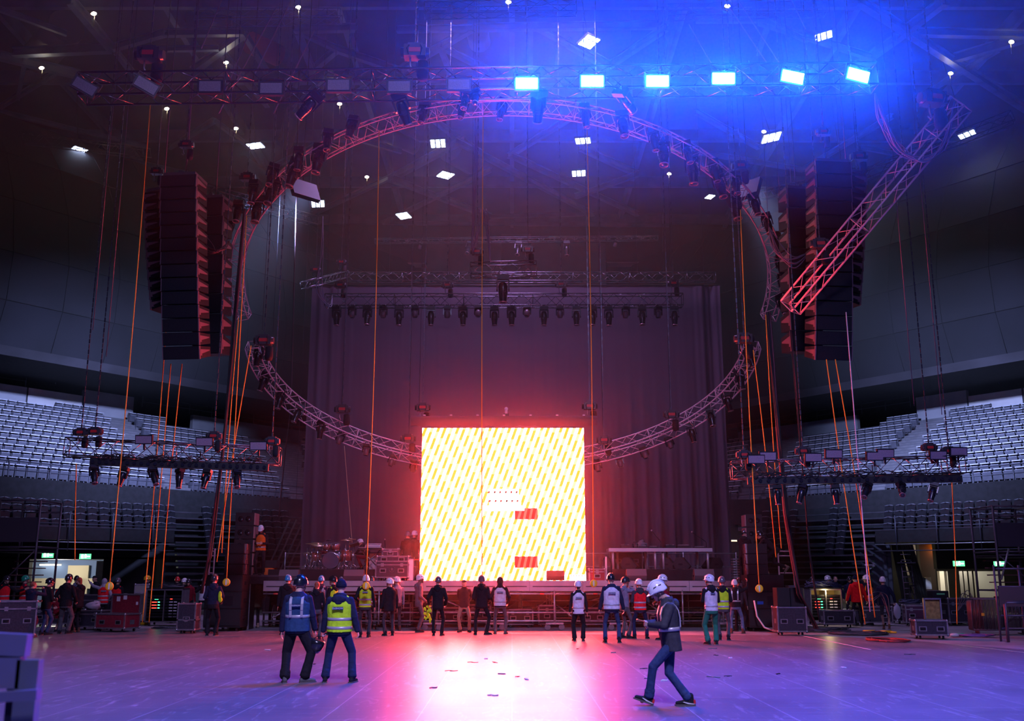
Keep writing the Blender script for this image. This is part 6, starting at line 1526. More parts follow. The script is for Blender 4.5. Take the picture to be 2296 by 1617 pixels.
    for sx in (-1, 1): body.ell(H(sx*.078, -.005, -.005), .010*s, .020*s, .032*s, Rh, 8); body.ell(H(sx*.040, .064, -.028), .020*s, .018*s, .020*s, Rh, 8)
    bo = remesh(body.build('body', None, t), vox*(.78 if face or vox < .01 else .9), 2, .45)
    if face:
        for sx in (-1, 1):
            e = MB().ell(H(sx*.032, .083, .004), .014*s, .010*s, .009*s, Rh, 10).build('eye', EYEW, t); MB().ell(H(sx*.032, .091, .004), .006*s, .004*s, .006*s, Rh, 8).build('pupil', EYED, e)
        MB().ell(H(0, .090, -.060), .024*s, .008*s, .007*s, Rh, 10).build('mouth', LIP, t)
    if beard:
        m = MB(); m.ell(H(0, .030, -.068), .062*s, .066*s, .046*s, Rh, 12); remesh(m.build('beard', mat('beard_brown', (.08, .04, .025), .9), t), .01, 1)
    # hair
    if hair:
        m = MB(); hk = {'short': (.05, .035, .03), 'red': (.35, .08, .03), 'long': (.06, .03, .02), 'bun': (.22, .08, .04)}[hair]
        m.ell(H(0, -.022, .045), .086*s, .098*s, .090*s, Rh, 14); 
        if hair in ('red', 'long'): m.cap(H(0, -.07, .0), H(0, -.085, -.17), .06*s, .04*s)
        if hair == 'bun': m.ell(H(0, -.09, .07), .04*s, .04*s, .04*s, Rh, 10)
        remesh(m.build('hair', mat('hair_'+hair, hk, .6, 0, None, .3, 30, .6), t), .011, 1)
    # shoes
    for i, (hip, knee, ank, fw, pitch) in enumerate(LJ):
        sd = fw.cross(V((0, 0, 1))); P_ = Matrix.Rotation(R(pitch), 3, sd); m = MB().use(cloth('shoe_'+shoes, {'black': (.02, .02, .025), 'grey': (.12, .12, .12), 'beige': (.35, .22, .15), 'brown': (.14, .06, .04)}[shoes]))
        base = ank+V((0, 0, -.085*s))
        def S_(f_, z_, x_=0): return ank + P_ @ (fw*f_*s+V((0, 0, z_*s-.085*s))+sd*x_*s)
        m.cap(S_(-.045, .045), S_(.06, .048), .043*s, .044*s); m.cap(S_(.06, .042), S_(.165, .034), .044*s, .034*s); m.cap(S_(-.03, .05), S_(-.02, .13), .042*s, .048*s)
        so = remesh(m.build('shoe', None, t), vox, 2)
        q = MB(); fr_ = [(-.085, .036), (-.04, .046), (.05, .044), (.13, .050), (.19, .036), (.21, .012)]
        poly = [(a_, b_) for a_, b_ in fr_]+[(a_, -b_) for a_, b_ in reversed(fr_)]
        q.prism(poly, .0, .022, lambda u, v, w_: S_(u, w_, v)); q.build('sole', mat('sole_rubber', (.10, .09, .09), .7), so)
    # trousers
    tm = cm(legs); m = MB().use(tm); lb = legbulk*s
    m.loft(rings([(-.16, .155, .115, -.01), (-.08, .172, .128, -.012), (.0, .165, .118, -.005), (.07, .150, .105, 0)], 1.0 if legbulk < 1.2 else 1.06))
    for hip, knee, ank, fw, pitch in LJ:
        m.cap(hip+V((0, 0, -.02*s)), knee, .088*lb, .062*lb, 12)
        if shorts: pass
        else:
            e = knee.lerp(ank, .97); m.cap(knee, knee.lerp(ank, .55), .062*lb, .057*lb, 12)
            a0 = knee.lerp(ank, .5); ax, ay = frame(e-a0); m.loft([m.ring(a0, ax*.056*lb, ay*.058*lb, 12), m.ring(knee.lerp(ank, .8), ax*.056*lb, ay*.060*lb, 12), m.ring(e, ax*.062*lb, ay*.066*lb, 12)])
            for kz in (.78, .90): m.cap(knee.lerp(ank, kz)+ax*.01, knee.lerp(ank, kz+.02)-ax*.01, .060*lb, .060*lb, 10)
    remesh(m.build('shorts' if shorts else 'trousers', None, t), vox*1.15, 3)
    # jacket / hoodie
    jm = cm(top); m = MB().use(jm); bk = bulk
    tor = [(hemz-.02, .168, .128, -.006), (.02, .168, .126, 0), (.16, .163, .122, 0), (.30, .176, .128, 0), (.40, .190, .126, -.004), (.455, .182, .115, -.008), (.50, .150, .100, -.008), (.54, .105, .085, -.006), (.585, .075, .072, 0)]
    m.loft(rings(tor, bk))
    for (sh, el, wr), sx in zip(AJ, (-1, 1)):
        m.cap(sh, el, .066*s*bk, .055*s*bk, 12).cap(el, el.lerp(wr, .93), .055*s*bk, .042*s*bk, 12); m.cap(el.lerp(wr, .80), el.lerp(wr, .93), .046*s*bk, .044*s*bk, 10)
    jo = remesh(m.build('jacket', None, t), vox*1.15, 3)
    if hood and not hoodup: q = MB(); q.loft([q.ring(T(0, -.02, .53), B @ V((.085*s, 0, 0)), B @ V((0, .088*s, 0)), 14), q.ring(T(0, -.01, .60), B @ V((.072*s, 0, 0)), B @ V((0, .078*s, 0)), 14)], False); hq = MB(); hq.ell(T(0, -.105*bk, .488), .118*s*bk**.5, .058*s, .082*s, B, 14).cap(T(-.085, -.03, .545), T(.085, -.03, .545), .042*s, .042*s, 10).ell(T(0, -.12*bk, .43), .07*s, .035*s, .05*s, B, 10); remesh(hq.build('hood', jm, t), vox, 3); o_ = q.build('collar', jm, t); sd_ = o_.modifiers.new('thick', 'SOLIDIFY'); sd_.thickness = .02*s
    if hoodup: q = MB(); q.ell(H(0, -.02, .0), .108*s, .118*s, .14*s, Rh, 14); q.cap(H(0, -.03, -.08), T(0, -.03, .5), .095*s, .11*s); q.cap(H(0, -.03, -.08), H(0, -.03, -.0), .1*s, .1*s); remesh(q.build('hood', jm, t), vox, 2)
    # vest
    if vest:
        vm = cm(vest); k = bk*1.06; zt = .475; vsp = [(hemz+.02 if vest != 'bluev' else -.09, .174, .136, -.008), (.06, .170, .130, 0), (.16, .168, .126, 0), (.30, .180, .132, 0), (.39, .176, .132, -.004), (.455, .145, .120, -.006), (.50, .105, .098, -.01)]
        q = MB().loft(rings(vsp, k)).cap(T(-.12, -.01, .47), T(-.06, -.01, .52), .06*s*k, .05*s*k).cap(T(.12, -.01, .47), T(.06, -.01, .52), .06*s*k, .05*s*k)
        vo = remesh(q.build('vest', vm, t), vox*1.1, 3)
        def band(z0, z1, kk=1.0):
            def ip(z):
                for a_, b_ in zip(vsp, vsp[1:]):
                    if a_[0] <= z <= b_[0]:
                        f_ = (z-a_[0])/(b_[0]-a_[0]); return [z]+[lerp(a_[i_], b_[i_], f_) for i_ in (1, 2, 3)]
                return [z]+list(vsp[0][1:])
            q = MB(); rr = [ip(z0), ip((z0+z1)/2), ip(z1)]; q.loft(rings(rr, k*1.02*kk), False); o_ = q.build('reflective_band', REFL, vo); d_ = o_.modifiers.new('thick', 'SOLIDIFY'); d_.thickness = .004
        if bandmode == 'two': band(-.03, .02); band(.12, .17)
        elif bandmode == 'one': band(.14, .19)
        elif bandmode == 'low': band(.02, .06)
        if bandmode == 'one' or bandmode == 'braces':
            if bandmode == 'braces': band(.10, .15)
            for sx in (-1, 1):
                q = MB(); pts_ = [T(sx*.095, -.140*k, .16), T(sx*.097, -.146*k, .28), T(sx*.10, -.144*k, .38), T(sx*.10, -.120*k, .47), T(sx*.095, -.04, .542), T(sx*.09, .06, .52)]
                for p0_, p1_ in zip(pts_, pts_[1:]):
                    u_ = B @ V((.022*s, 0, 0)); q.add([p0_-u_, p0_+u_, p1_+u_, p1_-u_], [(0, 1, 2, 3)])
                o_ = q.build('reflective_strap', REFL, vo); d_ = o_.modifiers.new('thick', 'SOLIDIFY'); d_.thickness = .008
        if badge:
            bw, bz = (.19, .335) if badge == 2 else ((.15, .355) if badge == 1 else (.12, .37)); yb = -.150*k if bz < .36 else -.147*k
            q = MB().bb(-bw/2*s, bw/2*s, -.012, .008, -.026*s, .026*s); o_ = q.build('badge', BADGE, vo); o_.location = T(0, yb, bz); o_.rotation_euler = B.to_euler()
            to = bpy.data.objects.new('badge_lettering', TEXTME); COL.objects.link(to); to.parent = o_; to.location = (0, -.0145, 0); to.rotation_euler = (R(90), 0, 0); to.scale = (s*bw/.19*.95,)*3
    # helmets and hats
    if helmet:
        kind = 'hard'
        if isinstance(helmet, tuple): helmet, kind = helmet
        if kind == 'beanie':
            q = MB().ell(H(0, -.012, .055), .092*s, .108*s, .098*s, Rh, 18); q.loft([q.ring(H(0, -.012, .0), Rh @ V((.098*s, 0, 0)), Rh @ V((0, .114*s, 0)), 18), q.ring(H(0, -.012, .055), Rh @ V((.099*s, 0, 0)), Rh @ V((0, .114*s, 0)), 18)]); remesh(q.build('beanie', cloth('knit_navy', (.012, .012, .03)), t), .009, 2)
        elif kind == 'cap':
            q = MB().ell(H(0, -.01, .06), .086*s, .102*s, .07*s, Rh, 16, -10, 90); q.ell(H(0, .10, .055), .06*s, .06*s, .008*s, Rh, 12); q.build('cap', cloth('cap_dark', (.02, .02, .025)), t)
        else:
            M_ = hm_(helmet); kx = 1.0
            q = MB(); rs = []
            for qd, sc in ((-14, 1.02), (0, 1.0), (18, .985), (36, .98), (54, .98), (70, .98), (83, .98), (89, .98)):
                a_ = R(max(qd, 0)); zz = (.145*math.sin(a_) + (qd/14*.02 if qd < 0 else 0))
                pts_ = []
                for i_ in range(20):
                    th = 2*math.pi*i_/20; cx_ = .112*math.cos(a_)*math.cos(th)*sc; cy2 = .142*math.cos(a_)*math.sin(th)*sc
                    pts_.append(H(cx_, cy2-.010, .035+zz - (.02 if qd <= 0 and math.sin(th) < -.3 else 0)))
                rs.append(pts_)
            sh_ = q.loft(rs).build('helmet', M_, t)
            if kind == 'wide':
                q = MB(); q.loft([q.ring(H(0, -.0, .030), Rh @ V((.155*s, 0, 0)), Rh @ V((0, .185*s, 0)), 22), q.ring(H(0, -.0, .042), Rh @ V((.11*s, 0, 0)), Rh @ V((0, .14*s, 0)), 22)]); q.build('brim', M_, sh_)
            else:
                q = MB(); q.prism([(-.085, .09), (-.06, .145), (-.02, .17), (.02, .17), (.06, .145), (.085, .09), (0, .10)], .022, .032, lambda u, v, w_: H(u, v, w_+(.0)-.08*(v-.1))); q.build('peak', M_, sh_)
            # ridge and vents
            q = MB()
            for sx in (-1, 0, 1): q.tube([H(sx*.04, .142*math.cos(R(a_))-.01, .037+.147*math.sin(R(a_))*(1 if sx == 0 else .94)) for a_ in range(20, 165, 14)], .0055*s, 5)
            q.build('ridge', M_, sh_)
            q = MB()
            for sx in (-1, 1):
                for ky in (-.05, .03): q.box(H(sx*.098, ky, .095), (.006, .045*s, .012*s), Rh)
            q.build('vent', BLK if helmet != 'black' else GRIL, sh_)
            q = MB()
            for sx in (-1, 1): q.tube([H(sx*.088, .03, .02), H(sx*.075, .045, -.05), H(sx*.03, .06, -.112), H(0, .065, -.118)], .006*s, 5).tube([H(sx*.085, -.05, .02), H(sx*.078, .01, -.03), H(sx*.075, .045, -.05)], .006*s, 5)
            q.build('chin_strap', RUB, sh_)
    if glove:
        for (sh, el, wr) in AJ: pass
    t['_p'] = 1; PJ[label] = dict(pel=pel, T=T, H=H, AJ=AJ, LJ=LJ, t=t, s=s, Rh=Rh, B=B); del t['_p']
    return t
PJ = {}
def gp(x, y, dx=0, dy=0): g = G(x, y); return Vector((g.x+dx, g.y+dy, 0))
def sp(x, Y, z): return Vector((at(x, 1300, Y).x, Y, z))
def world_hand(t, i): J = PJ[t['label']]['AJ'][i]; d = (J[2]-J[1]).normalized(); p = J[2]+d*.10; return Matrix.Rotation(t.rotation_euler[2], 3, 'Z') @ p + t.location
# --- foreground
p1 = person('worker in a blue reflective vest and black helmet, standing with back turned, head looking right', gp(661, 1531), 2, 1.80, 'navy', 'black', 'black', 'bluev', head=(-38, 4), arms=((-.27, .02, .84, 15), (.30, .10, .86, 25)),
   feet=((-.17, -.03, 0, 14), (.16, .0, 0, -70)), bulk=1.22, vox=.008, shoes='grey', bandmode='one', badge=1, legbulk=1.42, hood=False, hair='short', lean=-2)
p2 = person('worker in yellow vest, hoodie and beanie standing legs apart, helmet in hand', gp(757, 1531), -2, 1.76, 'navy', 'djeans', ('navy', 'beanie'), 'yellow', head=(4, 0), arms=((-.31, .05, .84, 70), (.33, .02, .85, 35)),
   feet=((-.22, 0, 0, 10), (.25, .0, 0, -14)), bulk=1.24, vox=.008, badge=2, legbulk=1.25, lean=-2)
hp = world_hand(p2, 0)
t = thing('helmet', 'black helmet hanging upside down from the hand of the beanie wearer', 'helmet', hp+Vector((-.10, .0, -.15)), 0)
MB().lathe([(.10, .10), (.125, .10), (.135, .03), (.12, -.05), (.085, -.115), (.03, -.14), (0, -.142), (0, -.12), (.08, -.09), (.105, 0), (.11, .09)], (0, 0, 0), Matrix.Rotation(R(20), 3, 'Y'), 22).build('shell', hm_('black'), t)
MB().prism([(-.08, 0), (-.05, .06), (.05, .06), (.08, 0)], -.006, .006, lambda u, v, w: (-.12-v, u, .04+w)).build('peak', hm_('black'), t); MB().tube([(-.08, 0, .09), (.02, .02, .16), (.10, 0, .15), (.12, 0, .08)], .008, 5).build('chin_strap', RUB, t)
for k in (-.05, 0, .05): MB().tube([(-.115, k, .06), (-.125, k, 0), (-.09, k, -.08), (-.02, k, -.145)], .007, 5).build('ridge', BLKG, t)
p3 = person('man in white helmet, dark jacket and jeans walking left, looking at a phone', gp(1513, 1582), 92, 1.80, 'dgrey', 'jeans', 'white', None, head=(4, 27), face=True, hair='short', beard=False,
   arms=((-.08, .34, 1.12, 40, (-1, -.6, -.4)), (.10, .34, 1.13, 40, (1, -.6, -.4))), feet=((.04, .36, .02, 0, 18), (-.04, -.20, 0, 0, 0)), pelvis=(0, .03, -.045), bulk=1.14, vox=.007, lean=4, legbulk=1.10, hemz=-.14, twist=0)
J = PJ[p3['label']]; T_ = J['T']; s_ = J['s']
vt = MB()
def bandr(z0, z1, kx, nm, par):
    q = MB(); q.loft([q.ring(T_(0, 0, z), J['B'] @ Vector((kx*s_*.188, 0, 0)), J['B'] @ Vector((0, kx*s_*.143, 0)), 20) for z in (z0, z1)], False); o = q.build(nm, REFL, par); d = o.modifiers.new('thick', 'SOLIDIFY'); d.thickness = .006; return o
bandr(.12, .175, 1.065, 'reflective_band', p3)
for sx in (-1, 1):
    q = MB(); pts_ = [T_(sx*.12, y_, z_) for y_, z_ in ((-.134, .17), (-.140, .30), (-.128, .40), (-.10, .46), (-.05, .505), (0, .52), (.05, .505), (.10, .455), (.132, .36), (.138, .17))]
    for a_, b_2 in zip(pts_, pts_[1:]): u_ = J['B'] @ Vector((.028, 0, 0)); q.add([a_-u_, a_+u_, b_2+u_, b_2-u_], [(0, 1, 2, 3)])
    o = q.build('reflective_strap', REFL, p3); d = o.modifiers.new('thick', 'SOLIDIFY'); d.thickness = .016; d.offset = 0
h0 = (world_hand(p3, 0)+world_hand(p3, 1))/2
t = thing('phone', 'dark smartphone held in both hands by the walking man', 'phone', h0+Vector((-.03, 0, .035)), 0); MB().box((0, 0, 0), (.15, .075, .011), Matrix.Rotation(R(18), 3, 'Y')).build('case', mat('red_phone_case', (.5, .05, .04), .3), t); MB().box((.002, 0, .006), (.14, .068, .002), Matrix.Rotation(R(18), 3, 'Y')).build('display', emitter('phone_display', (.4, .5, .9), .6), t)
for hip, knee, ank, fw, pitch in J['LJ']:
    sd = fw.cross(Vector((0, 0, 1))); Pq = Matrix.Rotation(R(pitch), 3, sd)
    def S2(f_, z_, x_): return ank + Pq @ (fw*f_+Vector((0, 0, z_-.085))+sd*x_)
    for side__ in (-1, 1):
        q = MB(); q.prism([(-.07, .030), (.0, .040), (.08, .058), (.10, .052), (.03, .028), (-.06, .022)], .040, .0475, lambda u, v, w_: S2(u, v, w_*side__)); q.build('shoe_stripe', WHT, p3)
    for side__ in (-1, 1): q = MB(); q.prism([(-.088, .03), (-.055, .03), (-.055, .08), (-.080, .085)], .028, .044, lambda u, v, w_: S2(u, v, w_*side__)); q.build('heel_patch', REDM, p3)
    for k in range(4): MB().tube([S2(.03+.025*k, .098-.012*k, -.022), S2(.03+.025*k, .102-.012*k, 0), S2(.03+.025*k, .098-.012*k, .022)], .004, 5).build('lace', ORG, p3)
# --- middle row, left to right
def yv(x, y): return G(x, y)
person('worker all in black with a yellow cloth at the hip, back turned', gp(473, 1426), 4, 1.84, 'navy', 'black', 'dark', None, head=(-15, -4), arms=((-.16, .22, 1.05, 30), (.24, .14, 1.0, 30)), legbulk=1.15, hood=True)
o = MB().ell((0, 0, 0), .06, .05, .15, None, 10).ell((.02, 0, -.12), .07, .05, .09, None, 9).build('yellow_cloth', cm('yellow')); o.location = gp(473, 1426)+Vector((.23, -.10, 1.2)); remesh(o, .02, 2); tag(o, 'bright yellow cloth hanging at the side of the black clad worker', 'cloth')
person('worker in a brownish green coat reaching up to the left speaker stack', gp(571, 1408), 38, 1.80, 'olive', 'black', ('dark', 'beanie2'), None, head=(25, -22), arms=((-.30, .42, 1.80, 5, (-.5, 0, -1)), (.24, .16, 1.0, 30)), shoes='beige', bulk=1.25, hemz=-.22, face=True)
person('worker in dark clothes and dark helmet looking down at the hands, beside the green coat', gp(592, 1406, .25, .3), 5, 1.76, 'black', 'black', 'dark', None, head=(-40, 25), arms=((-.1, .30, 1.15, 40), (.12, .30, 1.15, 40)))
person('worker in a padded black jacket and blue helmet facing away beside the blue vest', gp(640, 1424), 10, 1.82, 'black', 'black', 'blue', None, head=(-20, 0), bulk=1.25)
person('worker with a white helmet half hidden behind the padded jacket', gp(624, 1402, 0, .5), 0, 1.68, 'black', 'black', 'white', None)
person('woman with red hair and a dark jacket between the blue and the yellow vest', gp(706, 1436), 12, 1.66, 'black', 'cargo', None, None, hair='red', head=(-20, 0))
person('worker in a grey blue vest with reflective braces and blue helmet, back turned', gp(710, 1420, 0, .4), 0, 1.80, 'navy', 'black', 'blue', 'slate', bandmode='braces', badge=3)
person('bareheaded looking face turned left between the two blue helmets', gp(690, 1410, 0, .8), 60, 1.76, 'maroon', 'black', ('dark', 'cap'), None, head=(20, 0), face=True)
person('worker in black helmet with yellow collar seen in left profile behind the beanie', gp(744, 1424), 55, 1.78, 'black', 'black', 'black', 'yellow', head=(25, -6), face=True)
person('dark helmeted worker half hidden by the beanie, second behind it', gp(758, 1412, 0, .3), 10, 1.76, 'grey', 'black', 'grey', None)
person('worker in a yellow vest and white helmet, back turned, beside the rope disc', gp(812, 1430, .06, 0), 4, 1.82, 'black', 'dgrey', 'white', 'yellow', badge=1, head=(8, -3), arms=((-.2, .2, 1.05, 30), (.28, .06, .86, 20)))
person('worker with a red garment and dark helmet just behind the yellow vest and rope disc', gp(831, 1412), 8, 1.78, 'dgrey', 'cargo', 'dark', 'dred', bandmode='two', head=(-10, 0), shoes='brown')
person('stout worker in a black jacket and white helmet facing away to the left', gp(872, 1426), 24, 1.72, 'black', 'dgrey', 'white', None, bulk=1.22, head=(35, -4), hood=False, hemz=-.16)
person('worker in a grey blue workwear jacket and white helmet beside the stout man', gp(889, 1414), 30, 1.76, 'slate', 'dgrey', 'white', None, head=(35, 0), hood=False, shoes='brown')
person('man in a grey sweatshirt and white helmet standing in right profile with hands in pockets', gp(938, 1418), -72, 1.84, 'grey', 'cargo', 'white', None, head=(-5, -8), skin=SKIND, face=True, arms=((-.22, .14, .98, 60), (.22, .16, .98, 60)), feet=((-.07, 0, 0, 0), (.08, -.04, 0, -6)))
a17 = person('worker in black with dark helmet, back turned, holding a yellow cloth', gp(981, 1426), -6, 1.78, 'black', 'black', 'grey', None, head=(10, 0), arms=((-.30, .08, .95, 60), (.24, .1, .95, 40)), bulk=1.1)
hp = world_hand(a17, 0)
m = MB(); random.seed(5)
for k in range(16): m.ell((random.uniform(-.09, .09), random.uniform(-.05, .05), -.02-.026*k), .09-.003*k, .022, .05, Matrix.Rotation(k*1.3, 3, 'Z') @ Matrix.Rotation(k*.7, 3, 'Y'), 9)
m.ell((.08, 0, -.42), .04, .04, .12, None, 8)
o = m.build('yellow_cloth', cm('yellow')); o.location = hp+Vector((-.05, -.02, .03)); remesh(o, .012, 1); tag(o, 'crumpled bright yellow vest dangling from a hand in front of the stage', 'cloth')
person('smiling man facing the camera in dark sweater and pale trousers, hands behind back', gp(1040, 1418, 0, 0), 176, 1.70, 'black', 'khaki', ('dark', 'cap'), None, head=(-6, 0), face=True, arms=((-.12, -.16, .98, 30), (.12, -.16, .98, 30)), feet=((-.17, 0, 0, 25), (.12, 0, 0, -20)), hood=False, bulk=1.06)
person('worker all in black, back turned to the camera, in front of the screen centre', gp(1079, 1424), 2, 1.82, 'black', 'black', 'grey', None, head=(0, -14), arms=((-.16, .2, 1.02, 40), (.16, .2, 1.02, 40)), feet=((-.18, 0, 0, 10), (.16, 0, 0, -60)), bulk=1.16)
person('worker in a white vest over black with a dark hood, centre of the floor', gp(1121, 1422), 0, 1.80, 'black', 'cargo', None, 'white', head=(0, -8), hoodup=True, badge=2, bandmode='low', feet=((-.15, 0, 0, 10), (.17, 0, 0, -18)), arms=((-.22, .16, 1.0, 40), (.26, .1, .96, 30)), bulk=1.08, shoes='grey')
person('woman with dark hair, white helmet and white vest over wide black trousers', gp(1298, 1438), 2, 1.66, 'black', 'black', 'white', 'white', hair='long', head=(0, -6), badge=2, bandmode='low', legbulk=1.25, hemz=-.16, hood=False)
person('broad worker in a white vest and black helmet with jeans, back turned', gp(1373, 1442), 0, 1.86, 'navy', 'jeans', 'black', 'white', badge=2, bandmode='low', bulk=1.24, feet=((-.19, 0, 0, 8), (.19, 0, 0, -14)), arms=((-.32, .02, .88, 30), (.33, .04, .84, 30)), hood=False)
person('worker with dark helmet resting chin on a hand, behind the broad white vest', gp(1402, 1432), -55, 1.76, 'slate', 'cargo', 'dark', None, head=(-15, 0), face=True, arms=((-.16, .22, 1.1, 30), (.04, .20, 1.50, 60, (1, -.2, -.6))))
person('worker in a bright red vest, green hood and white helmet with jeans', gp(1437, 1433), 4, 1.70, 'dgrey', 'djeans', 'white', 'red', badge=None, head=(20, 0), feet=((-.18, 0, 0, 14), (.18, 0, 0, -28)), arms=((-.14, .22, 1.12, 50), (.14, .22, 1.12, 50)), bulk=1.08)
person('worker in a brown jacket, dark red vest and wide brimmed white helmet facing left', gp(1492, 1436), 48, 1.82, 'brown', 'djeans', ('white', 'wide'), 'dred', head=(32, -6), face=True, arms=((-.12, .26, 1.02, 50), (.12, .26, 1.02, 50)), feet=((-.10, .05, 0, 10), (.10, -.03, 0, -10)))
person('worker in a white vest with green trousers and white helmet, back turned, looking left', gp(1598, 1446), 12, 1.82, 'black', 'green', 'white', 'white', badge=3, bandmode='low', head=(40, -4), hair='short', face=True, legbulk=1.2, arms=((-.10, .26, 1.16, 50), (.10, .26, 1.16, 50)))
person('worker in a yellow vest and pale trousers half hidden behind the green trousers', gp(1624, 1436), -10, 1.78, 'black', 'cargo', 'grey', 'yellow', arms=(None, (.12, .24, 1.12, 40)))
person('worker in black jacket with reflective braces and white helmet reaching up right', gp(1652, 1420), -14, 1.68, 'black', 'ljeans', 'white', 'black', bandmode='braces', head=(0, -10), arms=((-.24, .2, 1.0, 40), (.42, .26, 1.72, 25, (1, -.3, -.6))), shoes='brown', feet=((-.16, 0, 0, 10), (.20, .02, 0, -14)))
person('worker with dark helmet crouching behind the reaching worker', gp(1664, 1418, .1, .7), -30, 1.72, 'dgrey', 'black', 'dark', None, face=True, head=(60, 0))
# --- left group
person('worker at the left edge in red vest pointing with an outstretched arm', gp(2, 1408, .0, 0), -130, 1.80, 'black', 'black', 'dark', 'red', face=True, head=(20, 0), arms=((-.55, .30, 1.33, 0, (0, 0, -1)), (.25, .06, .9, 25)))
person('worker in a green helmet, red vest and maroon sleeves looking up to the right', gp(46, 1406), -38, 1.80, 'maroon', 'black', 'green', 'red', head=(-20, -14), face=True, hood=False)
person('woman in a blue jacket with her hair in a bun, raising one hand, left group', gp(62, 1429), -18, 1.66, 'navy', 'maroon', None, None, hair='bun', head=(-10, -10), arms=((.0, .3, 1.14, 50), (.16, .34, 1.52, 60, (1, 0, -1))), shoes='brown', hemz=-.2, bulk=1.12)
person('worker in a black hoodie, blue jeans and black helmet, side on in the left group', gp(97, 1425), -30, 1.72, 'black', 'jeans', 'black', None, head=(-20, 0), arms=((-.1, .28, 1.08, 50), (.1, .28, 1.12, 50)), bulk=1.1, face=True)
person('worker in a red helmet and shorts sitting on a case facing the camera', gp(122, 1416), 186, 1.72, 'dred', 'khaki', 'red', None, face=True, pelvis=(0, -.2, -.36), feet=((-.12, .28, 0), (.14, .30, 0)), lean=12, shorts=True, arms=((-.12, .30, .80, 40), (.14, .34, .82, 40)), hood=False)
person('worker in a black hoodie and grey cargo trousers, back turned in the left group', gp(141, 1422), -3, 1.84, 'black', 'cargo', 'dark', None, head=(-10, 0), legbulk=1.2, bulk=1.14, arms=((-.26, .12, .98, 50), (.28, .12, .98, 50)), feet=((-.13, 0, 0, 15), (.14, 0, 0, -20)))
person('bearded bareheaded man with a scarf and folded arms facing left', gp(170, 1419), 72, 1.78, 'black', 'black', None, None, hair='red', beard=True, face=True, head=(5, 0), arms=((.05, .24, 1.18, 40, (-1, 0, -.6)), (-.05, .22, 1.16, 40, (1, 0, -.6))), bulk=1.1, shoes='brown')
person('dark helmeted worker behind the black hoodie, nearer to the blue corridor', gp(128, 1400, 0, 1.4), 30, 1.80, 'slate', 'black', 'black', None)
person('man in a dark cap behind the bearded man', gp(168, 1400, 0, 1.6), 150, 1.84, 'black', 'black', ('dark', 'cap'), None, face=True, head=(10, 0))
person('bareheaded person with dark hair far back beside the blue corridor', gp(92, 1396, 0, 2.0), 0, 1.76, 'olive', 'black', None, None, hair='short')
a47 = person('worker in a grey hoodie and red vest waving one raised arm', gp(226, 1402), 22, 1.74, 'ggrey', 'black', None, 'red', hoodup=True, head=(-5, -10), badge=2, arms=((-.52, .34, 1.62, 8, (-.3, 0, -1)), (.2, .14, 1.0, 40)), bulk=1.12, hemz=-.14, hair='short')
person('worker in dark helmet and red vest beside the waving worker, left group', gp(256, 1400), 0, 1.72, 'black', 'black', 'grey', 'red', arms=((-.12, .26, 1.1, 40), (.12, .26, 1.1, 40)), bulk=1.08, hemz=-.14)
person('worker in a yellow helmet and dark blue jacket facing right behind the upright case', gp(310, 1396, 0, .5), -45, 1.80, 'navy', 'black', 'yellow', None, face=True, head=(-15, 0), bulk=1.12)
person('worker in a red helmet and black top behind the left amplifier rack', gp(368, 1400, 0, 1.2), 20, 1.78, 'black', 'black', 'red', None, bulk=1.1, lean=12)
person('worker in a white black helmet leaning over the left rack', gp(384, 1400, 0, 1.6), 160, 1.72, 'black', 'black', 'white', None, face=True, lean=14)
person('worker with dark helmet and red lit face behind the left rack', gp(396, 1400, 0, 1.3), 178, 1.70, 'dred', 'black', 'dark', None, face=True, lean=12)
person('worker in white helmet and white striped top handling rope behind the left rack', gp(431, 1400, 0, 1.2), 200, 1.76, 'black', 'black', 'white', 'white', face=True, arms=((-.2, .3, 1.25, 50), (.12, .3, 1.35, 50)), bandmode='none')
# --- on the stacks and stage
person('worker in an orange vest and white helmet standing on the side platform looking down', sp(581, 35.7, DZ+.20), 182, 1.74, 'black', 'black', 'white', 'orange', face=True, head=(0, 28), arms=((-.10, .24, 1.12, 50), (.12, .24, 1.12, 50)), bandmode='low')
person('worker with dark helmet and pale top half hidden behind the left stack cabinets', sp(534, 35.7, DZ+.05), -80, 1.74, 'white', 'black', 'dark', 'black', face=True, head=(0, 8), bandmode='none')
t = thing('side_platform', 'black platform behind the left speaker stack cabinets', 'platform', (sp(534, 35.7, 0).x, 35.7, 0)); MB().bb(-.45, .3, -.4, .5, DZ-.05, DZ+.05).build('deck', DECKM, t)
for x in (-.35, .2):
    for y in (-.3, .4): MB().bb(x-.04, x+.04, y-.04, y+.04, 0, DZ-.05).build('leg', STEEL, t)
person('dark helmeted worker in black on stage close to the screen, the left one of two', sp(911, 37.6, DZ), -10, 1.78, 'black', 'black', 'grey', None, head=(-10, 4))
person('whitish helmeted worker in black on stage, nearest to the lit screen', sp(926, 37.9, DZ), -5, 1.82, 'black', 'black', 'white', None, head=(-25, 6))
person('technician with white cap crouching behind the keyboard on stage', sp(822, 38.2, RZ_), 60, 1.72, 'black', 'dred', 'white', None, pelvis=(0, -.1, -.42), lean=42, head=(0, 20), feet=((-.14, .14, 0), (.14, -.1, 0)), arms=((-.1, .62, .62, 40), (.1, .6, .62, 40)))
person('technician bending over behind the left control table, back in grey', sp(1437, 38.6, RZ_), -20, 1.74, 'grey', 'black', None, None, hair='short', lean=70, pelvis=(0, -.15, -.12), head=(0, 50), arms=((-.1, .6, .55, 40), (.1, .6, .55, 40)))
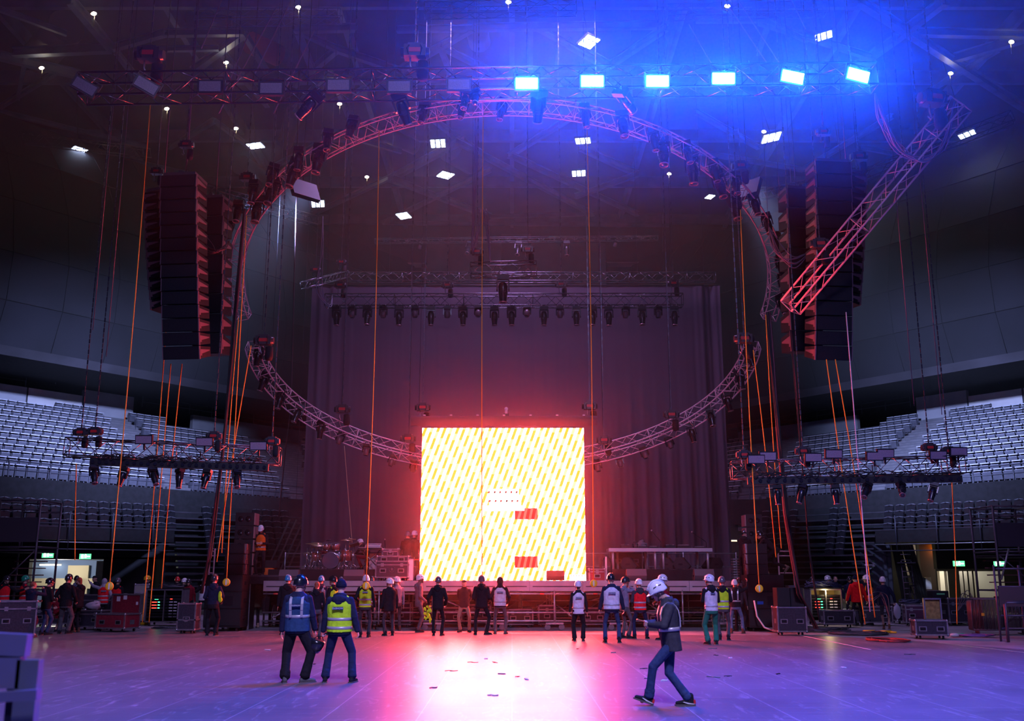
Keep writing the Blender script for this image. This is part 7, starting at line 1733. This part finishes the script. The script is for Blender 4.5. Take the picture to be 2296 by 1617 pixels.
# right stack
zt = RST[0]
person('worker in dark clothes standing left of the right stack, looking down', sp(1671, 35.4, DZ), -28, 1.78, 'black', 'black', 'black', None, face=True, head=(-10, 30), arms=((.12, .38, .95, 50), (.20, .40, 1.0, 50)), lean=8, bulk=1.06)
person('worker in black bending down over the right stack from the outer side, sole raised', Vector((at(1728, 1300, 34.9).x, 34.9, zt+.01)), 62, 1.78, 'black', 'black', 'black', None, head=(0, 12), lean=48, pelvis=(0, -.18, -.10), feet=((.02, .12, 0, 0), (.14, -.52, .16, 0, -50)), arms=((-.1, .55, .95, 40), (.1, .55, .9, 40)), shoes='beige', face=True)
# right group behind cases
person('worker with dark helmet seen behind the right rack and its cable heap', gp(1857, 1396, 0, 1.9), 180, 1.76, 'black', 'black', 'dark', None, face=True)
person('worker in black with a white helmet facing right behind the right rack', gp(1888, 1396, 0, 1.6), -60, 1.80, 'black', 'black', 'white', None, face=True, head=(-15, 0))
person('man in a bright red hoodie with a dark beanie, back turned, behind the long case', gp(1926, 1404), -2, 1.84, 'hred', 'black', ('navy', 'beanie'), None, bulk=1.28, head=(0, 5), arms=((-.34, .08, .9, 30), (.36, .06, .9, 30)))
person('face looking over the left shoulder of the red hoodie man', gp(1917, 1396, -.1, 1.8), 175, 1.82, 'navy', 'black', None, None, hair='short', face=True)
person('worker with a dark helmet facing the camera between red hoodie and orange vest', gp(1943, 1396, 0, 1.7), 165, 1.78, 'navy', 'black', 'dark', None, face=True)
person('worker in an orange vest and white helmet behind the man in shorts', gp(1965, 1404, 0, .5), 60, 1.82, 'black', 'black', 'white', 'orange', head=(20, 0), face=True, arms=((-.14, .26, 1.12, 50), (.2, .2, 1.05, 50)))
a57 = person('man in dark sweater, shorts and white helmet walking away with a white bag', gp(1988, 1412), -14, 1.76, 'navy', 'cargo', 'white', None, head=(12, 0), shorts=True, shoes='brown', arms=((-.28, .1, .92, 30), (.36, .12, .94, 50)), feet=((-.06, .22, 0, 0), (.08, -.12, .02, -5)), bulk=1.16, hood=False)
hp = world_hand(a57, 1); m = MB(); m.ell((0, 0, -.28), .13, .09, .26, None, 12).cap((0, 0, 0), (0, 0, -.15), .02, .07); o = m.build('white_bag', PB if False else mat('white_bag_film', (.62, .66, .78), .4), None); o.location = hp+Vector((.04, 0, .04)); remesh(o, .025, 1); tag(o, 'thin white plastic bag carried by the man in shorts', 'bag')
o = MB().tube([(0, 0, 0), (.02, -.1, .5), (.03, 0, 1.1)], .014, 5).build('yellow_rope_end', ORG) if False else None
# ------------------------------------------------------------------ haze
hm = bpy.data.materials.new('high_haze'); hm.use_nodes = True; nt = hm.node_tree
nt.nodes.remove(nt.nodes['Principled BSDF'])
vs_ = nt.nodes.new('ShaderNodeVolumeScatter'); vs_.inputs['Density'].default_value = HAZE_HIGH
vs_.inputs['Anisotropy'].default_value = .62; vs_.inputs['Color'].default_value = (1, 1, 1, 1)
nt.links.new(vs_.outputs[0], nt.nodes['Material Output'].inputs['Volume'])
tag(MB().bb(-24, 30, 12, 58, 10.5, 28.9).build('haze_bank', hm), 'denser bank of haze drifting under the roof around the blue floodlights', 'haze', None, 'stuff')
h3 = hm.copy(); h3.name = 'stage_front_haze'; [n_ for n_ in h3.node_tree.nodes if n_.type == 'VOLUME_SCATTER'][0].inputs['Density'].default_value = .0060
tag(MB().bb(-9, 9.5, 31.5, 46.6, .05, 10.4).build('haze_bank', h3), 'low bank of haze over the stage glowing red around the lit screen', 'haze', None, 'stuff')

for l_ in LONG: print('LONG', len(l_.split()), l_)
